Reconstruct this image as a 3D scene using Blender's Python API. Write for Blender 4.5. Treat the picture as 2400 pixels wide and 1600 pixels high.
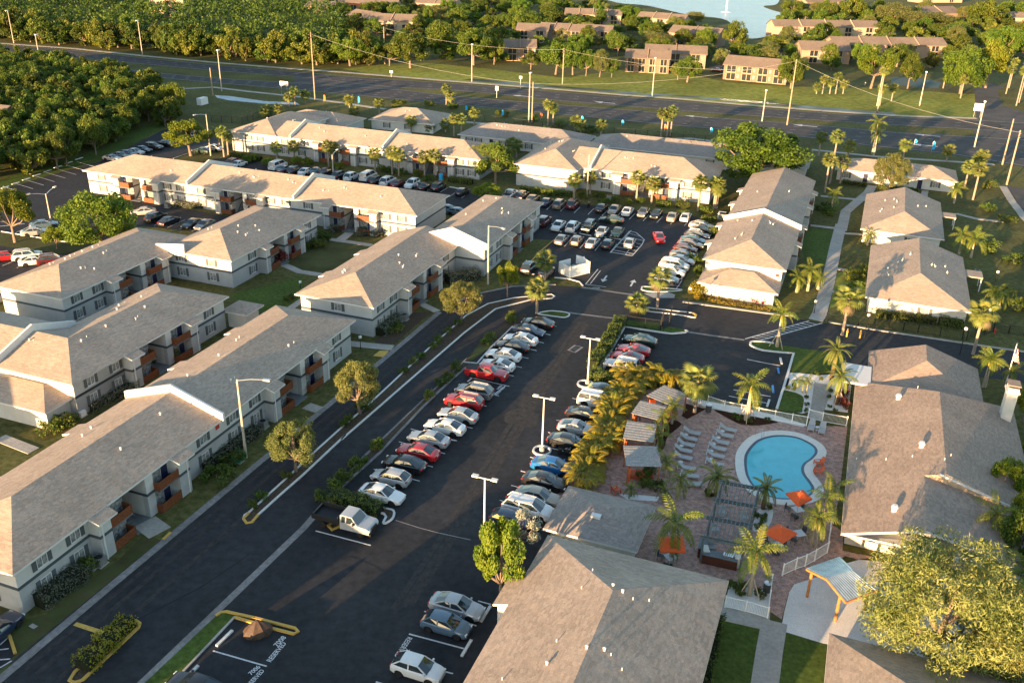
import bpy, math, random
from mathutils import Vector, Matrix
R_ = math.radians
scn = bpy.context.scene
for o in list(bpy.data.objects): bpy.data.objects.remove(o)
COL = scn.collection

# ------------------------------------------------------------------ camera
CF, CP, CR, CH = 2150.0, 25.08, -1.45, 54.0
p_, r_ = R_(CP), R_(CR)
FWD = Vector((0, math.cos(p_), -math.sin(p_))); RT0 = Vector((1, 0, 0)); DN0 = FWD.cross(RT0)
RT = RT0*math.cos(r_) + DN0*math.sin(r_); DN = DN0*math.cos(r_) - RT0*math.sin(r_)
CAM = Vector((0, 0, CH))
cd = bpy.data.cameras.new('camera'); cam = bpy.data.objects.new('camera', cd); COL.objects.link(cam)
cd.sensor_fit = 'HORIZONTAL'; cd.sensor_width = 36.0; cd.lens = 36.0*CF/2400.0
cd.clip_start = 1.0; cd.clip_end = 9000.0
UP = -DN; BK = -FWD
cam.matrix_world = Matrix(((RT.x, UP.x, BK.x, 0), (RT.y, UP.y, BK.y, 0), (RT.z, UP.z, BK.z, CH), (0, 0, 0, 1)))
scn.camera = cam

# ------------------------------------------------------------------ light
SUN_EL, SUN_TRAVEL = 6.3, 54.0          # elevation, compass direction (from +x, ccw) the light travels to
wd = bpy.data.worlds.new('World'); scn.world = wd; wd.use_nodes = True
wn = wd.node_tree.nodes; wl = wd.node_tree.links
bg = wn['Background']; sky = wn.new('ShaderNodeTexSky'); sky.sky_type = 'NISHITA'; sky.sun_disc = False
sky.sun_elevation = R_(SUN_EL); sky.sun_rotation = R_(90 - (SUN_TRAVEL + 180)); sky.air_density = 1.0; sky.dust_density = 0.6; sky.ozone_density = 1.0
wl.new(sky.outputs[0], bg.inputs[0]); bg.inputs[1].default_value = 0.125
sd = bpy.data.lights.new('sun', 'SUN'); sd.energy = 5.0; sd.angle = R_(0.5); sd.color = (1.0, 0.63, 0.31)
so = bpy.data.objects.new('sun', sd); COL.objects.link(so)
tr = Vector((math.cos(R_(SUN_TRAVEL))*math.cos(R_(SUN_EL)), math.sin(R_(SUN_TRAVEL))*math.cos(R_(SUN_EL)), -math.sin(R_(SUN_EL))))
so.rotation_euler = tr.to_track_quat('-Z', 'Y').to_euler(); so.location = (-200, -200, 200)
vs = scn.view_settings; vs.view_transform = 'Standard'; vs.look = 'None'; vs.exposure = 2.2; vs.gamma = 1.0
try: vs.use_curve_mapping = False
except Exception: pass

# ------------------------------------------------------------------ pixel (2400x1600) -> ground / facade
def ray(px, py): return RT*((px-1200)/CF) + DN*((py-800)/CF) + FWD
def G(px, py, z=0.0):
    d = ray(px, py); t = (z-CH)/d.z; q = CAM + d*t; return (q.x, q.y)
def G3(px, py, z=0.0):
    x, y = G(px, py, z); return Vector((x, y, z))
def Z(ox, oy, k): return lambda x, y: (ox+x/k, oy+y/k)
za = 2.904; zc = 5.8725
z1 = Z(0,0,za); z2 = Z(800,0,za); z3 = Z(1600,0,za); z4 = Z(0,530,za); z5 = Z(800,530,za); z6 = Z(1600,530,za); z7 = Z(0,1060,za); z8 = Z(800,1060,za); z9 = Z(1600,1060,za)
r1 = Z(0,1200,3.92); r2 = Z(300,900,3.92); r3 = Z(800,1000,3.92); r4 = Z(1200,400,3.92)
y1 = Z(0,500,zc); y3 = Z(500,200,zc); y4 = Z(180,340,zc); y5 = Z(560,400,zc); y6 = Z(660,560,zc); y7 = Z(860,260,zc); y8 = Z(1180,280,4.3556)
w1 = Z(1900,750,4.704); w2 = Z(1500,840,4.704); w3 = Z(1450,1080,4.704); w4 = Z(1300,760,4.704); w5 = Z(1800,1150,4.704)
def P(zf, *xy):
    """list of zoom coordinates -> list of photo pixels"""
    return [zf(x, y) for x, y in xy]
def height(base, top):
    """height of the upright thing whose foot is at pixel base and whose top is at pixel top"""
    g = G3(*base); d = ray(*top)
    n = Vector((g.x, g.y, 0)).normalized(); t = (g.x*n.x+g.y*n.y)/(d.x*n.x+d.y*n.y); return CH + d.z*t
def pxm(px, py):
    """photo pixels per metre at the ground point seen at a pixel"""
    g = G3(px, py); return CF/((g-CAM).dot(FWD))

# ------------------------------------------------------------------ materials
MATS = {}
def nodes(name):
    m = bpy.data.materials.new(name); m.use_nodes = True; MATS[name] = m
    nt = m.node_tree; return m, nt.nodes, nt.links, nt.nodes['Principled BSDF']
def mat(name, col, rough=.8, metal=0.0, var=0.0, scale=3.0, bump=0.0, bscale=None, spec=.3, col2=None, obj=False, rnd=0.0, coat=0.0, detail=4.0, bdist=.05, big=0.0, bigscale=.05):
    m, n, l, b = nodes(name)
    b.inputs['Roughness'].default_value = rough; b.inputs['Metallic'].default_value = metal
    b.inputs['Specular IOR Level'].default_value = spec; b.inputs['Coat Weight'].default_value = coat
    c = (*col, 1.0)
    b.inputs['Base Color'].default_value = c
    src = None
    if var or col2 or bump or big:
        if obj: tc = n.new('ShaderNodeTexCoord'); vec = tc.outputs['Object']
        else: ge = n.new('ShaderNodeNewGeometry'); vec = ge.outputs['Position']
    if var or col2:
        nz = n.new('ShaderNodeTexNoise'); nz.inputs['Scale'].default_value = scale; nz.inputs['Detail'].default_value = detail; nz.inputs['Roughness'].default_value = .65
        l.new(vec, nz.inputs['Vector'])
        ra = n.new('ShaderNodeMapRange'); ra.inputs[1].default_value = .32; ra.inputs[2].default_value = .68; l.new(nz.outputs[0], ra.inputs[0])
        mx = n.new('ShaderNodeMix'); mx.data_type = 'RGBA'; l.new(ra.outputs[0], mx.inputs[0])
        k = 1-var
        mx.inputs[6].default_value = (col[0]*k, col[1]*k, col[2]*k, 1)
        k = 1+var
        c2 = col2 if col2 else (min(col[0]*k, 1), min(col[1]*k, 1), min(col[2]*k, 1))
        mx.inputs[7].default_value = (*c2, 1); src = mx.outputs[2]
    if big:
        nz2 = n.new('ShaderNodeTexNoise'); nz2.inputs['Scale'].default_value = bigscale; nz2.inputs['Detail'].default_value = 5; l.new(vec, nz2.inputs['Vector'])
        ra = n.new('ShaderNodeMapRange'); ra.inputs[1].default_value = .3; ra.inputs[2].default_value = .7; ra.inputs[3].default_value = 1-big; ra.inputs[4].default_value = 1+big; l.new(nz2.outputs[0], ra.inputs[0])
        hs = n.new('ShaderNodeHueSaturation'); l.new(ra.outputs[0], hs.inputs['Value'])
        if src: l.new(src, hs.inputs['Color'])
        else: hs.inputs['Color'].default_value = c
        src = hs.outputs[0]
    if rnd:
        oi = n.new('ShaderNodeObjectInfo'); hs = n.new('ShaderNodeHueSaturation')
        ra = n.new('ShaderNodeMapRange'); ra.inputs[3].default_value = 1-rnd; ra.inputs[4].default_value = 1+rnd; l.new(oi.outputs['Random'], ra.inputs[0]); l.new(ra.outputs[0], hs.inputs['Value'])
        mm = n.new('ShaderNodeMath'); mm.operation = 'MULTIPLY'; mm.inputs[1].default_value = 7.31; l.new(oi.outputs['Random'], mm.inputs[0])
        fr = n.new('ShaderNodeMath'); fr.operation = 'FRACT'; l.new(mm.outputs[0], fr.inputs[0])
        rb = n.new('ShaderNodeMapRange'); rb.inputs[3].default_value = .5-rnd*.09; rb.inputs[4].default_value = .5+rnd*.09; l.new(fr.outputs[0], rb.inputs[0]); l.new(rb.outputs[0], hs.inputs['Hue'])
        if src: l.new(src, hs.inputs['Color'])
        else: hs.inputs['Color'].default_value = c
        src = hs.outputs[0]
    if src: l.new(src, b.inputs['Base Color'])
    if bump:
        bn = n.new('ShaderNodeTexNoise'); bn.inputs['Scale'].default_value = bscale or scale*3; bn.inputs['Detail'].default_value = 3; l.new(vec, bn.inputs['Vector'])
        bp = n.new('ShaderNodeBump'); bp.inputs['Strength'].default_value = bump; bp.inputs['Distance'].default_value = bdist; l.new(bn.outputs[0], bp.inputs['Height']); l.new(bp.outputs[0], b.inputs['Normal'])
    return m
def leafmat(name, col, col2, trans=.35, rnd=.22, scale=.55):
    m, n, l, b = nodes(name)
    out = n['Material Output']
    tc = n.new('ShaderNodeTexCoord'); nz = n.new('ShaderNodeTexNoise'); nz.inputs['Scale'].default_value = scale; nz.inputs['Detail'].default_value = 3; l.new(tc.outputs['Object'], nz.inputs['Vector'])
    ra = n.new('ShaderNodeMapRange'); ra.inputs[1].default_value = .35; ra.inputs[2].default_value = .65; l.new(nz.outputs[0], ra.inputs[0])
    mx = n.new('ShaderNodeMix'); mx.data_type = 'RGBA'; l.new(ra.outputs[0], mx.inputs[0]); mx.inputs[6].default_value = (*col, 1); mx.inputs[7].default_value = (*col2, 1)
    oi = n.new('ShaderNodeObjectInfo'); hs = n.new('ShaderNodeHueSaturation'); l.new(mx.outputs[2], hs.inputs['Color'])
    rb = n.new('ShaderNodeMapRange'); rb.inputs[3].default_value = 1-rnd; rb.inputs[4].default_value = 1+rnd; l.new(oi.outputs['Random'], rb.inputs[0]); l.new(rb.outputs[0], hs.inputs['Value'])
    mm = n.new('ShaderNodeMath'); mm.operation = 'MULTIPLY'; mm.inputs[1].default_value = 9.7; l.new(oi.outputs['Random'], mm.inputs[0])
    fr = n.new('ShaderNodeMath'); fr.operation = 'FRACT'; l.new(mm.outputs[0], fr.inputs[0])
    rc = n.new('ShaderNodeMapRange'); rc.inputs[3].default_value = .5-rnd*.1; rc.inputs[4].default_value = .5+rnd*.07; l.new(fr.outputs[0], rc.inputs[0]); l.new(rc.outputs[0], hs.inputs['Hue'])
    l.new(hs.outputs[0], b.inputs['Base Color']); b.inputs['Roughness'].default_value = .55; b.inputs['Specular IOR Level'].default_value = .25
    tl = n.new('ShaderNodeBsdfTranslucent'); l.new(hs.outputs[0], tl.inputs[0])
    ms = n.new('ShaderNodeMixShader'); ms.inputs[0].default_value = trans; l.new(b.outputs[0], ms.inputs[1]); l.new(tl.outputs[0], ms.inputs[2]); l.new(ms.outputs[0], out.inputs[0])
    return m

# ------------------------------------------------------------------ mesh builder
class MB:
    def __init__(s): s.v = []; s.f = []; s.m = []; s.uv = None
    def add(s, vs, fs, mi=0):
        o = len(s.v); s.v += [tuple(q) for q in vs]; s.f += [tuple(i+o for i in f) for f in fs]; s.m += [mi]*len(fs); return s
    def box(s, x0, x1, y0, y1, z0, z1, mi=0):
        return s.add([(x0,y0,z0),(x1,y0,z0),(x1,y1,z0),(x0,y1,z0),(x0,y0,z1),(x1,y0,z1),(x1,y1,z1),(x0,y1,z1)],
                     [(0,3,2,1),(4,5,6,7),(0,1,5,4),(1,2,6,5),(2,3,7,6),(3,0,4,7)], mi)
    def poly(s, pts, mi=0): return s.add(pts, [tuple(range(len(pts)))], mi)
    def box2(s, x0, x1, y0, y1, z0, zm, z1, mlow=1, mi=0):
        e = [(x0,y0),(x1,y0),(x1,y1),(x0,y1)]; s.add([(x,y,z) for z in (z0,zm,z1) for x,y in e], [(i,(i+1)%4,4+(i+1)%4,4+i) for i in range(4)]+[(3,2,1,0)], mlow)
        o = len(s.v)-12; s.f += [(o+4+i,o+4+(i+1)%4,o+8+(i+1)%4,o+8+i) for i in range(4)]+[(o+8,o+9,o+10,o+11)]; s.m += [mi]*5; return s
    def prism(s, pts, z0, z1, mi=0, mt=None):
        n = len(pts); a = sum(pts[i][0]*pts[(i+1)%n][1]-pts[(i+1)%n][0]*pts[i][1] for i in range(n))
        if a < 0: pts = pts[::-1]
        s.add([(x,y,z0) for x,y in pts]+[(x,y,z1) for x,y in pts], [(i,(i+1)%n,n+(i+1)%n,n+i) for i in range(n)], mi)
        s.add([(x,y,z1) for x,y in pts], [tuple(range(n))], mi if mt is None else mt)
        return s.add([(x,y,z0) for x,y in pts], [tuple(range(n-1,-1,-1))], mi)
    def tube(s, pts, rad, n=6, mi=0, cap=True):
        pts = [Vector(q) for q in pts]; o = len(s.v); up0 = Vector((0.13,0.27,1)).normalized()
        for i, q in enumerate(pts):
            d = (pts[min(i+1,len(pts)-1)]-pts[max(i-1,0)]).normalized()
            a = d.cross(up0) if abs(d.dot(up0)) < .95 else d.cross(Vector((1,0,0)))
            a.normalize(); b = d.cross(a); r = rad[i] if hasattr(rad,'__len__') else rad
            for k in range(n):
                t = 2*math.pi*k/n; s.v.append(tuple(q + a*(r*math.cos(t)) + b*(r*math.sin(t))))
        for i in range(len(pts)-1):
            for k in range(n):
                k2 = (k+1)%n; s.f.append((o+i*n+k, o+i*n+k2, o+(i+1)*n+k2, o+(i+1)*n+k)); s.m.append(mi)
        if cap:
            e = o+(len(pts)-1)*n
            s.f.append(tuple(e+k for k in range(n))); s.m.append(mi); s.f.append(tuple(o+k for k in range(n-1,-1,-1))); s.m.append(mi)
        return s
    def bar(s, p, q, w, h, mi=0):
        """rectangular bar from p to q, w wide and h high, p and q on its axis"""
        p = Vector(p); q = Vector(q); d = (q-p).normalized(); a = d.cross(Vector((0,0,1)))
        if a.length < .01: a = Vector((1,0,0))
        a.normalize(); b = a.cross(d); vs = []
        for c0 in (p, q): vs += [c0-a*w/2-b*h/2, c0+a*w/2-b*h/2, c0+a*w/2+b*h/2, c0-a*w/2+b*h/2]
        return s.add(vs, [(0,1,2,3),(7,6,5,4),(0,4,5,1),(1,5,6,2),(2,6,7,3),(3,7,4,0)], mi)
    def lathe(s, prof, n=10, cx=0, cy=0, mi=0):
        o = len(s.v)
        for r, z in prof:
            for k in range(n): s.v.append((cx+r*math.cos(2*math.pi*k/n), cy+r*math.sin(2*math.pi*k/n), z))
        for i in range(len(prof)-1):
            for k in range(n):
                k2 = (k+1)%n; s.f.append((o+i*n+k,o+i*n+k2,o+(i+1)*n+k2,o+(i+1)*n+k)); s.m.append(mi)
        e = o+(len(prof)-1)*n; s.f.append(tuple(e+k for k in range(n))); s.m.append(mi); s.f.append(tuple(o+k for k in range(n-1,-1,-1))); s.m.append(mi)
        return s
    def mesh(s, name, mats, smooth=False, ang=None):
        me = bpy.data.meshes.new(name); me.from_pydata(s.v, [], s.f)
        for q in (mats if isinstance(mats,(list,tuple)) else [mats]): me.materials.append(MATS[q] if isinstance(q,str) else q)
        if any(s.m): me.polygons.foreach_set('material_index', s.m)
        if smooth or ang: me.polygons.foreach_set('use_smooth', [True]*len(me.polygons))
        if s.uv:
            u = me.uv_layers.new(name='UVMap'); u.data.foreach_set('uv', [c for q in s.uv for c in q])
        me.update()
        if ang: me.set_sharp_from_angle(angle=R_(ang))
        return me
    def build(s, name, mats, parent=None, loc=None, rz=0, smooth=False, ang=None):
        return link(name, s.mesh(name, mats, smooth, ang), parent, loc, rz)
def link(name, me, parent=None, loc=None, rz=0):
    o = bpy.data.objects.new(name, me); COL.objects.link(o)
    if parent: o.parent = parent
    if loc: o.location = loc if len(loc)==3 else (loc[0],loc[1],0)
    if rz: o.rotation_euler = (0,0,rz)
    return o
def tag(o, label=None, cat=None, group=None, kind=None):
    if label: o['label'] = label
    if cat: o['category'] = cat
    if group: o['group'] = group
    if kind: o['kind'] = kind
    return o
def empty(name, loc, rz=0, label=None, cat=None, group=None):
    o = link(name, None, None, loc, rz); o.empty_display_size = .3
    return tag(o, label, cat, group)
def dup(src, loc=None, rz=None, scale=None, label=None, group=None):
    r = src.copy(); COL.objects.link(r)
    if loc: r.location = loc if len(loc)==3 else (loc[0],loc[1],0)
    if rz is not None: r.rotation_euler = (0,0,rz)
    if scale: r.scale = scale if hasattr(scale,'__len__') else (scale,)*3
    if label: r['label'] = label
    if group: r['group'] = group
    for ch in src.children:
        c = ch.copy(); COL.objects.link(c); c.parent = r
        for g in ch.children:
            d = g.copy(); COL.objects.link(d); d.parent = c
    return r
AZU, AZV = R_(-20), R_(70)
EU = Vector((math.cos(AZU), math.sin(AZU), 0)); EV = Vector((math.cos(AZV), math.sin(AZV), 0))
# ------------------------------------------------------------------ surfaces
mat('grass', (.070,.082,.022), .95, var=.35, scale=1.3, bump=.6, bscale=9, col2=(.125,.115,.042), big=.3, bigscale=.08, spec=.1)
mat('lawn', (.058,.088,.018), .95, var=.3, scale=2.0, bump=.6, bscale=12, col2=(.085,.125,.026), big=.2, bigscale=.15, spec=.1)
mat('bright_lawn', (.13,.17,.025), .95, var=.25, scale=.5, bump=.6, bscale=6, col2=(.24,.24,.05), big=.25, bigscale=.04, spec=.1)
mat('dry_grass', (.100,.085,.040), .95, var=.3, scale=.9, bump=.6, bscale=9, col2=(.066,.082,.026), big=.3, bigscale=.2, spec=.1)
mat('asphalt', (.018,.0193,.0232), .84, var=.25, scale=1.1, bump=.25, bscale=40, col2=(.030,.031,.0355), big=.32, bigscale=.09, spec=.25, detail=9)
mat('old_asphalt', (.05,.048,.05), .9, var=.2, scale=6, col2=(.095,.09,.09), big=.28, bigscale=.16, spec=.2)
mat('highway_asphalt', (.046,.045,.048), .9, var=.15, scale=.25, col2=(.066,.062,.063), big=.12, bigscale=.03, spec=.2)
mat('concrete', (.33,.31,.28), .9, var=.15, scale=3, bump=.2, bscale=20, big=.15, bigscale=.3, spec=.2)
mat('gutter_concrete', (.2,.19,.185), .95, var=.25, scale=2.5, big=.2, bigscale=.3, spec=.1)
mat('white_kerb', (.56,.555,.54), .8, var=.14, scale=4, spec=.2)
mat('yellow_kerb', (.62,.36,.05), .8, var=.2, scale=5, col2=(.5,.33,.11), spec=.2)
mat('paint_white', (.5,.5,.5), .8, var=.22, scale=6, spec=.2)
mat('lane_paint', (.26,.255,.25), .85, var=.3, scale=1)
mat('paint_worn', (.16,.18,.19), .85, var=.35, scale=6, spec=.2)
mat('paint_yellow', (.5,.33,.08), .85, var=.25, scale=4, spec=.2)
mat('paint_blue', (.05,.22,.55), .8, var=.15, scale=4)
mat('court', (.05,.085,.085), .9, var=.15, scale=.4)
mat('mulch', (.068,.047,.034), 1, var=.4, scale=6, bump=.8, bscale=20, col2=(.105,.083,.06), spec=.05)
mat('dark_mulch', (.045,.022,.014), 1, var=.4, scale=8, bump=.8, bscale=25, spec=.05)
mat('gravel', (.66,.64,.61), .95, var=.2, scale=14, bump=.6, bscale=30, big=.12, bigscale=.3, spec=.1)
mat('sand', (.4,.35,.27), .95, var=.2, scale=1, spec=.1)
mat('water', (.10,.19,.29), .3, var=.15, scale=.06, bump=.9, bscale=.35, spec=.25, bdist=.6)
mat('ditch_water', (.02,.025,.025), .35, bump=.3, bscale=2, spec=.15)
def pavers():
    m, n, l, b = nodes('pavers')
    ge = n.new('ShaderNodeNewGeometry'); mp = n.new('ShaderNodeMapping'); mp.inputs['Rotation'].default_value = (0,0,R_(25)); l.new(ge.outputs['Position'], mp.inputs[0])
    br = n.new('ShaderNodeTexBrick'); l.new(mp.outputs[0], br.inputs['Vector']); br.inputs['Scale'].default_value = 1; br.inputs['Brick Width'].default_value = .42; br.inputs['Row Height'].default_value = .21; br.inputs['Mortar Size'].default_value = .014
    br.inputs['Color1'].default_value = (.46,.265,.205,1); br.inputs['Color2'].default_value = (.31,.20,.17,1); br.inputs['Mortar'].default_value = (.17,.145,.13,1); br.inputs['Bias'].default_value = 0
    nz = n.new('ShaderNodeTexNoise'); nz.inputs['Scale'].default_value = 2.2; nz.inputs['Detail'].default_value = 6; l.new(ge.outputs['Position'], nz.inputs['Vector'])
    ra = n.new('ShaderNodeMapRange'); ra.inputs[1].default_value = .35; ra.inputs[2].default_value = .65; ra.inputs[3].default_value = .72; ra.inputs[4].default_value = 1.25; l.new(nz.outputs[0], ra.inputs[0])
    hs = n.new('ShaderNodeHueSaturation'); l.new(br.outputs[0], hs.inputs['Color']); l.new(ra.outputs[0], hs.inputs['Value']); l.new(hs.outputs[0], b.inputs['Base Color']); b.inputs['Roughness'].default_value = .85
pavers()

_zc = [0]
def W2(pts): return [G(*q) for q in pts]
def sheet(name, px, z, m, world=False, kind='structure', label=None):
    pts = px if world else W2(px)
    n = len(pts); a = sum(pts[i][0]*pts[(i+1)%n][1]-pts[(i+1)%n][0]*pts[i][1] for i in range(n))
    if a < 0: pts = pts[::-1]
    _zc[0] += 1; z += (_zc[0]%23)*.0005
    b = MB(); b.poly([(x,y,z) for x,y in pts])
    return tag(b.build(name, m), label, kind=kind)
def offs(pts, w, closed=False):
    """left and right offset lines of a world polyline"""
    n = len(pts); L = []; Rr = []
    for i in range(n):
        if closed: a, b = pts[i-1], pts[(i+1)%n]
        else: a, b = pts[max(i-1,0)], pts[min(i+1,n-1)]
        dx, dy = b[0]-a[0], b[1]-a[1]; d = math.hypot(dx,dy) or 1; nx, ny = -dy/d, dx/d
        L.append((pts[i][0]+nx*w/2, pts[i][1]+ny*w/2)); Rr.append((pts[i][0]-nx*w/2, pts[i][1]-ny*w/2))
    return L, Rr
def strip(name, px, w, z0, z1, m, closed=False, world=False, kind='structure', parent=None):
    """ribbon with a rectangular section along a line of pixels (or world points)"""
    _zc[0] += 1; z1 += (_zc[0]%19)*.0006
    pts = px if world else W2(px); L, Rr = offs(pts, w, closed); b = MB(); n = len(pts)
    vs = []
    for i in range(n): vs += [(*L[i],z0),(*Rr[i],z0),(*Rr[i],z1),(*L[i],z1)]
    fs = []
    for i in range(n if closed else n-1):
        a = 4*i; c = 4*((i+1)%n)
        fs += [(a+2,c+2,c+3,a+3)]
        if z1-z0 > .02: fs += [(a+1,c+1,c+2,a+2),(a+3,c+3,c,a)]
    if not closed and z1-z0 > .02: fs += [(0,1,2,3),(4*n-1,4*n-2,4*n-3,4*n-4)]
    b.add(vs, fs); o = b.build(name, m, parent)
    if kind and not parent: o['kind'] = kind
    return o
def smooth_line(pts, k=6, closed=False):
    """Catmull-Rom through pixel points"""
    out = []; n = len(pts)
    for i in range(n if closed else n-1):
        g = (lambda j: pts[j%n]) if closed else (lambda j: pts[max(0,min(n-1,j))])
        p0,p1,p2,p3 = g(i-1),g(i),g(i+1),g(i+2)
        for t in range(k):
            t /= k
            out.append(tuple(.5*((2*p1[c])+(-p0[c]+p2[c])*t+(2*p0[c]-5*p1[c]+4*p2[c]-p3[c])*t*t+(-p0[c]+3*p1[c]-3*p2[c]+p3[c])*t**3) for c in (0,1)))
    if not closed: out.append(tuple(pts[-1]))
    return out

# ------------------------------------------------------------------ terrain
b = MB(); b.poly([(-2600,-400,0),(2600,-400,0),(2600,5200,0),(-2600,5200,0)]); tag(b.build('ground', 'grass'), kind='structure')

# highway: far carriageway, median, near carriageway
far_top = P(z1,(-420,275),(0,308),(500,343),(1000,398),(1500,447),(2000,488))+P(z2,(0,517),(400,545),(900,580),(1400,620),(1900,660),(2323,692))+P(z3,(500,735),(1000,772),(1500,802),(2000,818),(2323,838),(2600,850))
far_bot = P(z1,(-420,320),(0,358),(500,392),(1000,440),(1500,487),(2000,523),(2200,540))+P(z2,(0,560),(380,600),(700,612),(1000,636),(1400,680),(1700,706),(2150,742))+P(z3,(0,757),(500,793),(1000,826),(1500,856),(1980,884),(2323,905),(2600,920))
near_top = P(z1,(-420,360),(0,395),(500,430),(1000,490),(1500,535),(2000,565),(2200,573))+P(z2,(0,590),(380,607),(560,630),(800,658),(1200,690),(1600,722),(2000,750))+P(z3,(0,786),(500,820),(1000,858),(1500,903),(1980,927),(2323,945),(2600,960))
near_bot = P(z1,(-420,390),(0,428),(600,482),(1000,522),(1500,570),(2000,612))+P(z2,(0,642),(500,690),(1000,735),(1500,782),(2000,832),(2323,862))+P(z3,(500,905),(900,945),(1300,1000),(1800,1050),(2150,1110),(2323,1140),(2600,1180))
sheet('highway', far_top+far_bot[::-1], .03, 'highway_asphalt')
sheet('highway', near_top+near_bot[::-1], .03, 'highway_asphalt')
sheet('median_opening', P(z1,(2010,524),(2200,541))+P(z2,(0,561),(400,601),(395,608),(0,589))+P(z1,(2200,572),(2000,564)), .034, 'old_asphalt')
sheet('median_opening', P(z3,(1985,885),(2323,906),(2600,921),(2600,959),(2323,944),(1985,926)), .034, 'old_asphalt')
strip('sidewalk', P(z1,(-400,262),(0,296),(500,331),(1000,384),(1500,430),(2000,470),(2323,492))+P(z2,(200,508),(900,565),(1400,603),(1900,645),(2323,675))+P(z3,(500,720),(1000,757),(1500,790),(2000,806)), 2.2, .02, .05, 'concrete')
strip('sidewalk', P(z1,(1060,592),(1250,605),(1450,595),(1700,625),(1940,650),(2040,662))+P(z2,(0,700),(300,745)), 1.8, .02, .05, 'concrete')
strip('sidewalk', P(z2,(820,830),(1000,845),(1500,905),(1740,940),(1830,950))+P(z3,(60,945),(300,975)), 2.0, .02, .06, 'concrete')
strip('sidewalk', P(z3,(880,1020),(1300,1065),(1900,1105),(2120,1120)), 1.6, .02, .05, 'concrete')
# lane markings
def lerp(a, b, t): return (a[0]+(b[0]-a[0])*t, a[1]+(b[1]-a[1])*t)
def resample(pts, n):
    w = pts; d = [0]
    for i in range(1,len(w)): d.append(d[-1]+math.dist(w[i],w[i-1]))
    out = []; j = 0
    for k in range(n):
        t = d[-1]*k/(n-1)
        while j < len(w)-2 and d[j+1] < t: j += 1
        out.append(lerp(w[j], w[j+1], (t-d[j])/max(d[j+1]-d[j],1e-6)))
    return out
def lanes(top, bot, fr, dashed, n=90):
    A = resample(W2(top), n); B = resample(W2(bot), n); line = [lerp(a,b,fr) for a,b in zip(A,B)]
    if not dashed:
        strip('lane_line', line, .28, .03, .038, 'lane_paint', world=True); return
    m = MB(); line = resample(line, 260)
    for i in range(0, len(line)-1, 4):
        L, Rr = offs(line[i:i+2], .25)
        m.add([(*L[0],.038),(*Rr[0],.038),(*Rr[1],.038),(*L[1],.038)], [(0,1,2,3)])
    tag(m.build('lane_dashes', 'lane_paint'), kind='structure')
for fr, d in ((.04,0),(.35,1),(.66,1),(.96,0)): lanes(far_top, far_bot, fr, d)
for fr, d in ((.05,0),(.28,1),(.52,1),(.75,1),(.95,0)): lanes(near_top, near_bot, fr, d)
# turn arrows on the highway
def arrow(px, az, s, m='paint_white', z=.04):
    b = MB(); b.add([(-1.6*s,-.14*s,0),(.3*s,-.14*s,0),(.3*s,.14*s,0),(-1.6*s,.14*s,0)],[(0,1,2,3)]); b.add([(.3*s,-.55*s,0),(1.5*s,0,0),(.3*s,.55*s,0)],[(0,1,2)])
    x, y = G(*px); return tag(b.build('painted_arrow', m, None, (x,y,z), az), kind='structure')
for q in ((1230,655),(1790,700)): arrow(z2(*q), AZU+math.pi, 2.2)
for q in ((90,795),(830,857),(1660,922),(1640,990)): arrow(z3(*q), AZU+math.pi, 2.2)
# verge beyond the highway, ditch
sheet('lawn', P(z2,(0,470),(330,435),(600,430),(1000,470),(1500,530),(1900,480),(2323,500))+P(z3,(300,560),(700,590),(1300,600),(1900,640),(1990,640),(2000,800),(1500,785),(1000,752),(500,715))+P(z2,(2323,670),(1900,640),(1400,598),(900,560),(200,503)), .012, 'bright_lawn')
sheet('ditch', P(z2,(830,545),(900,537),(1300,575),(1700,603),(2100,640),(2323,650))+P(z3,(500,690),(1000,735),(1450,770),(1450,785),(1000,752),(500,702))+P(z2,(2323,660),(2100,650),(1700,615),(1300,588),(900,552)), .03, 'ditch_water')
sheet('canal', P(z1,(1460,650),(1560,655),(1800,690),(2020,700),(2040,715),(1800,708),(1560,685),(1480,668)), .03, 'water')
# lake
lake = smooth_line(P(z2,(1880,20),(2080,40),(2323,95))+P(z3,(100,110),(300,140),(420,255),(560,252),(620,205),(745,140),(760,105),(640,80),(550,45),(640,30),(660,-40),(600,-130),(0,-160))+P(z2,(1700,-120),(1750,-30)), 5, True)
sheet('lake', lake, .04, 'water')
# side road at the far right and the local roads behind the highway
sheet('side_road', P(z3,(1985,600),(2100,575),(2190,590),(2140,620),(2180,720),(2320,765),(2420,800),(2420,845),(2000,822)), .034, 'old_asphalt')
sheet('parking_court', P(z3,(190,470),(300,340),(560,330),(700,360),(480,345),(300,430),(260,500)), .02, 'old_asphalt')
sheet('parking_court', P(z2,(930,95),(1090,85),(1200,170),(1150,260),(1080,150)), .02, 'old_asphalt')
sheet('tennis_court', P(z3,(1420,525),(1600,530),(1760,560),(1740,605),(1560,590),(1420,575)), .025, 'court')
sheet('side_road', P(z3,(2190,1260),(2323,1290),(2420,1320),(2420,1560),(2323,1470),(2260,1340)), .03, 'old_asphalt')
strip('sidewalk', P(z3,(2180,1270),(2240,1370),(2323,1480),(2420,1580)), 1.6, .02, .06, 'concrete')

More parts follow.
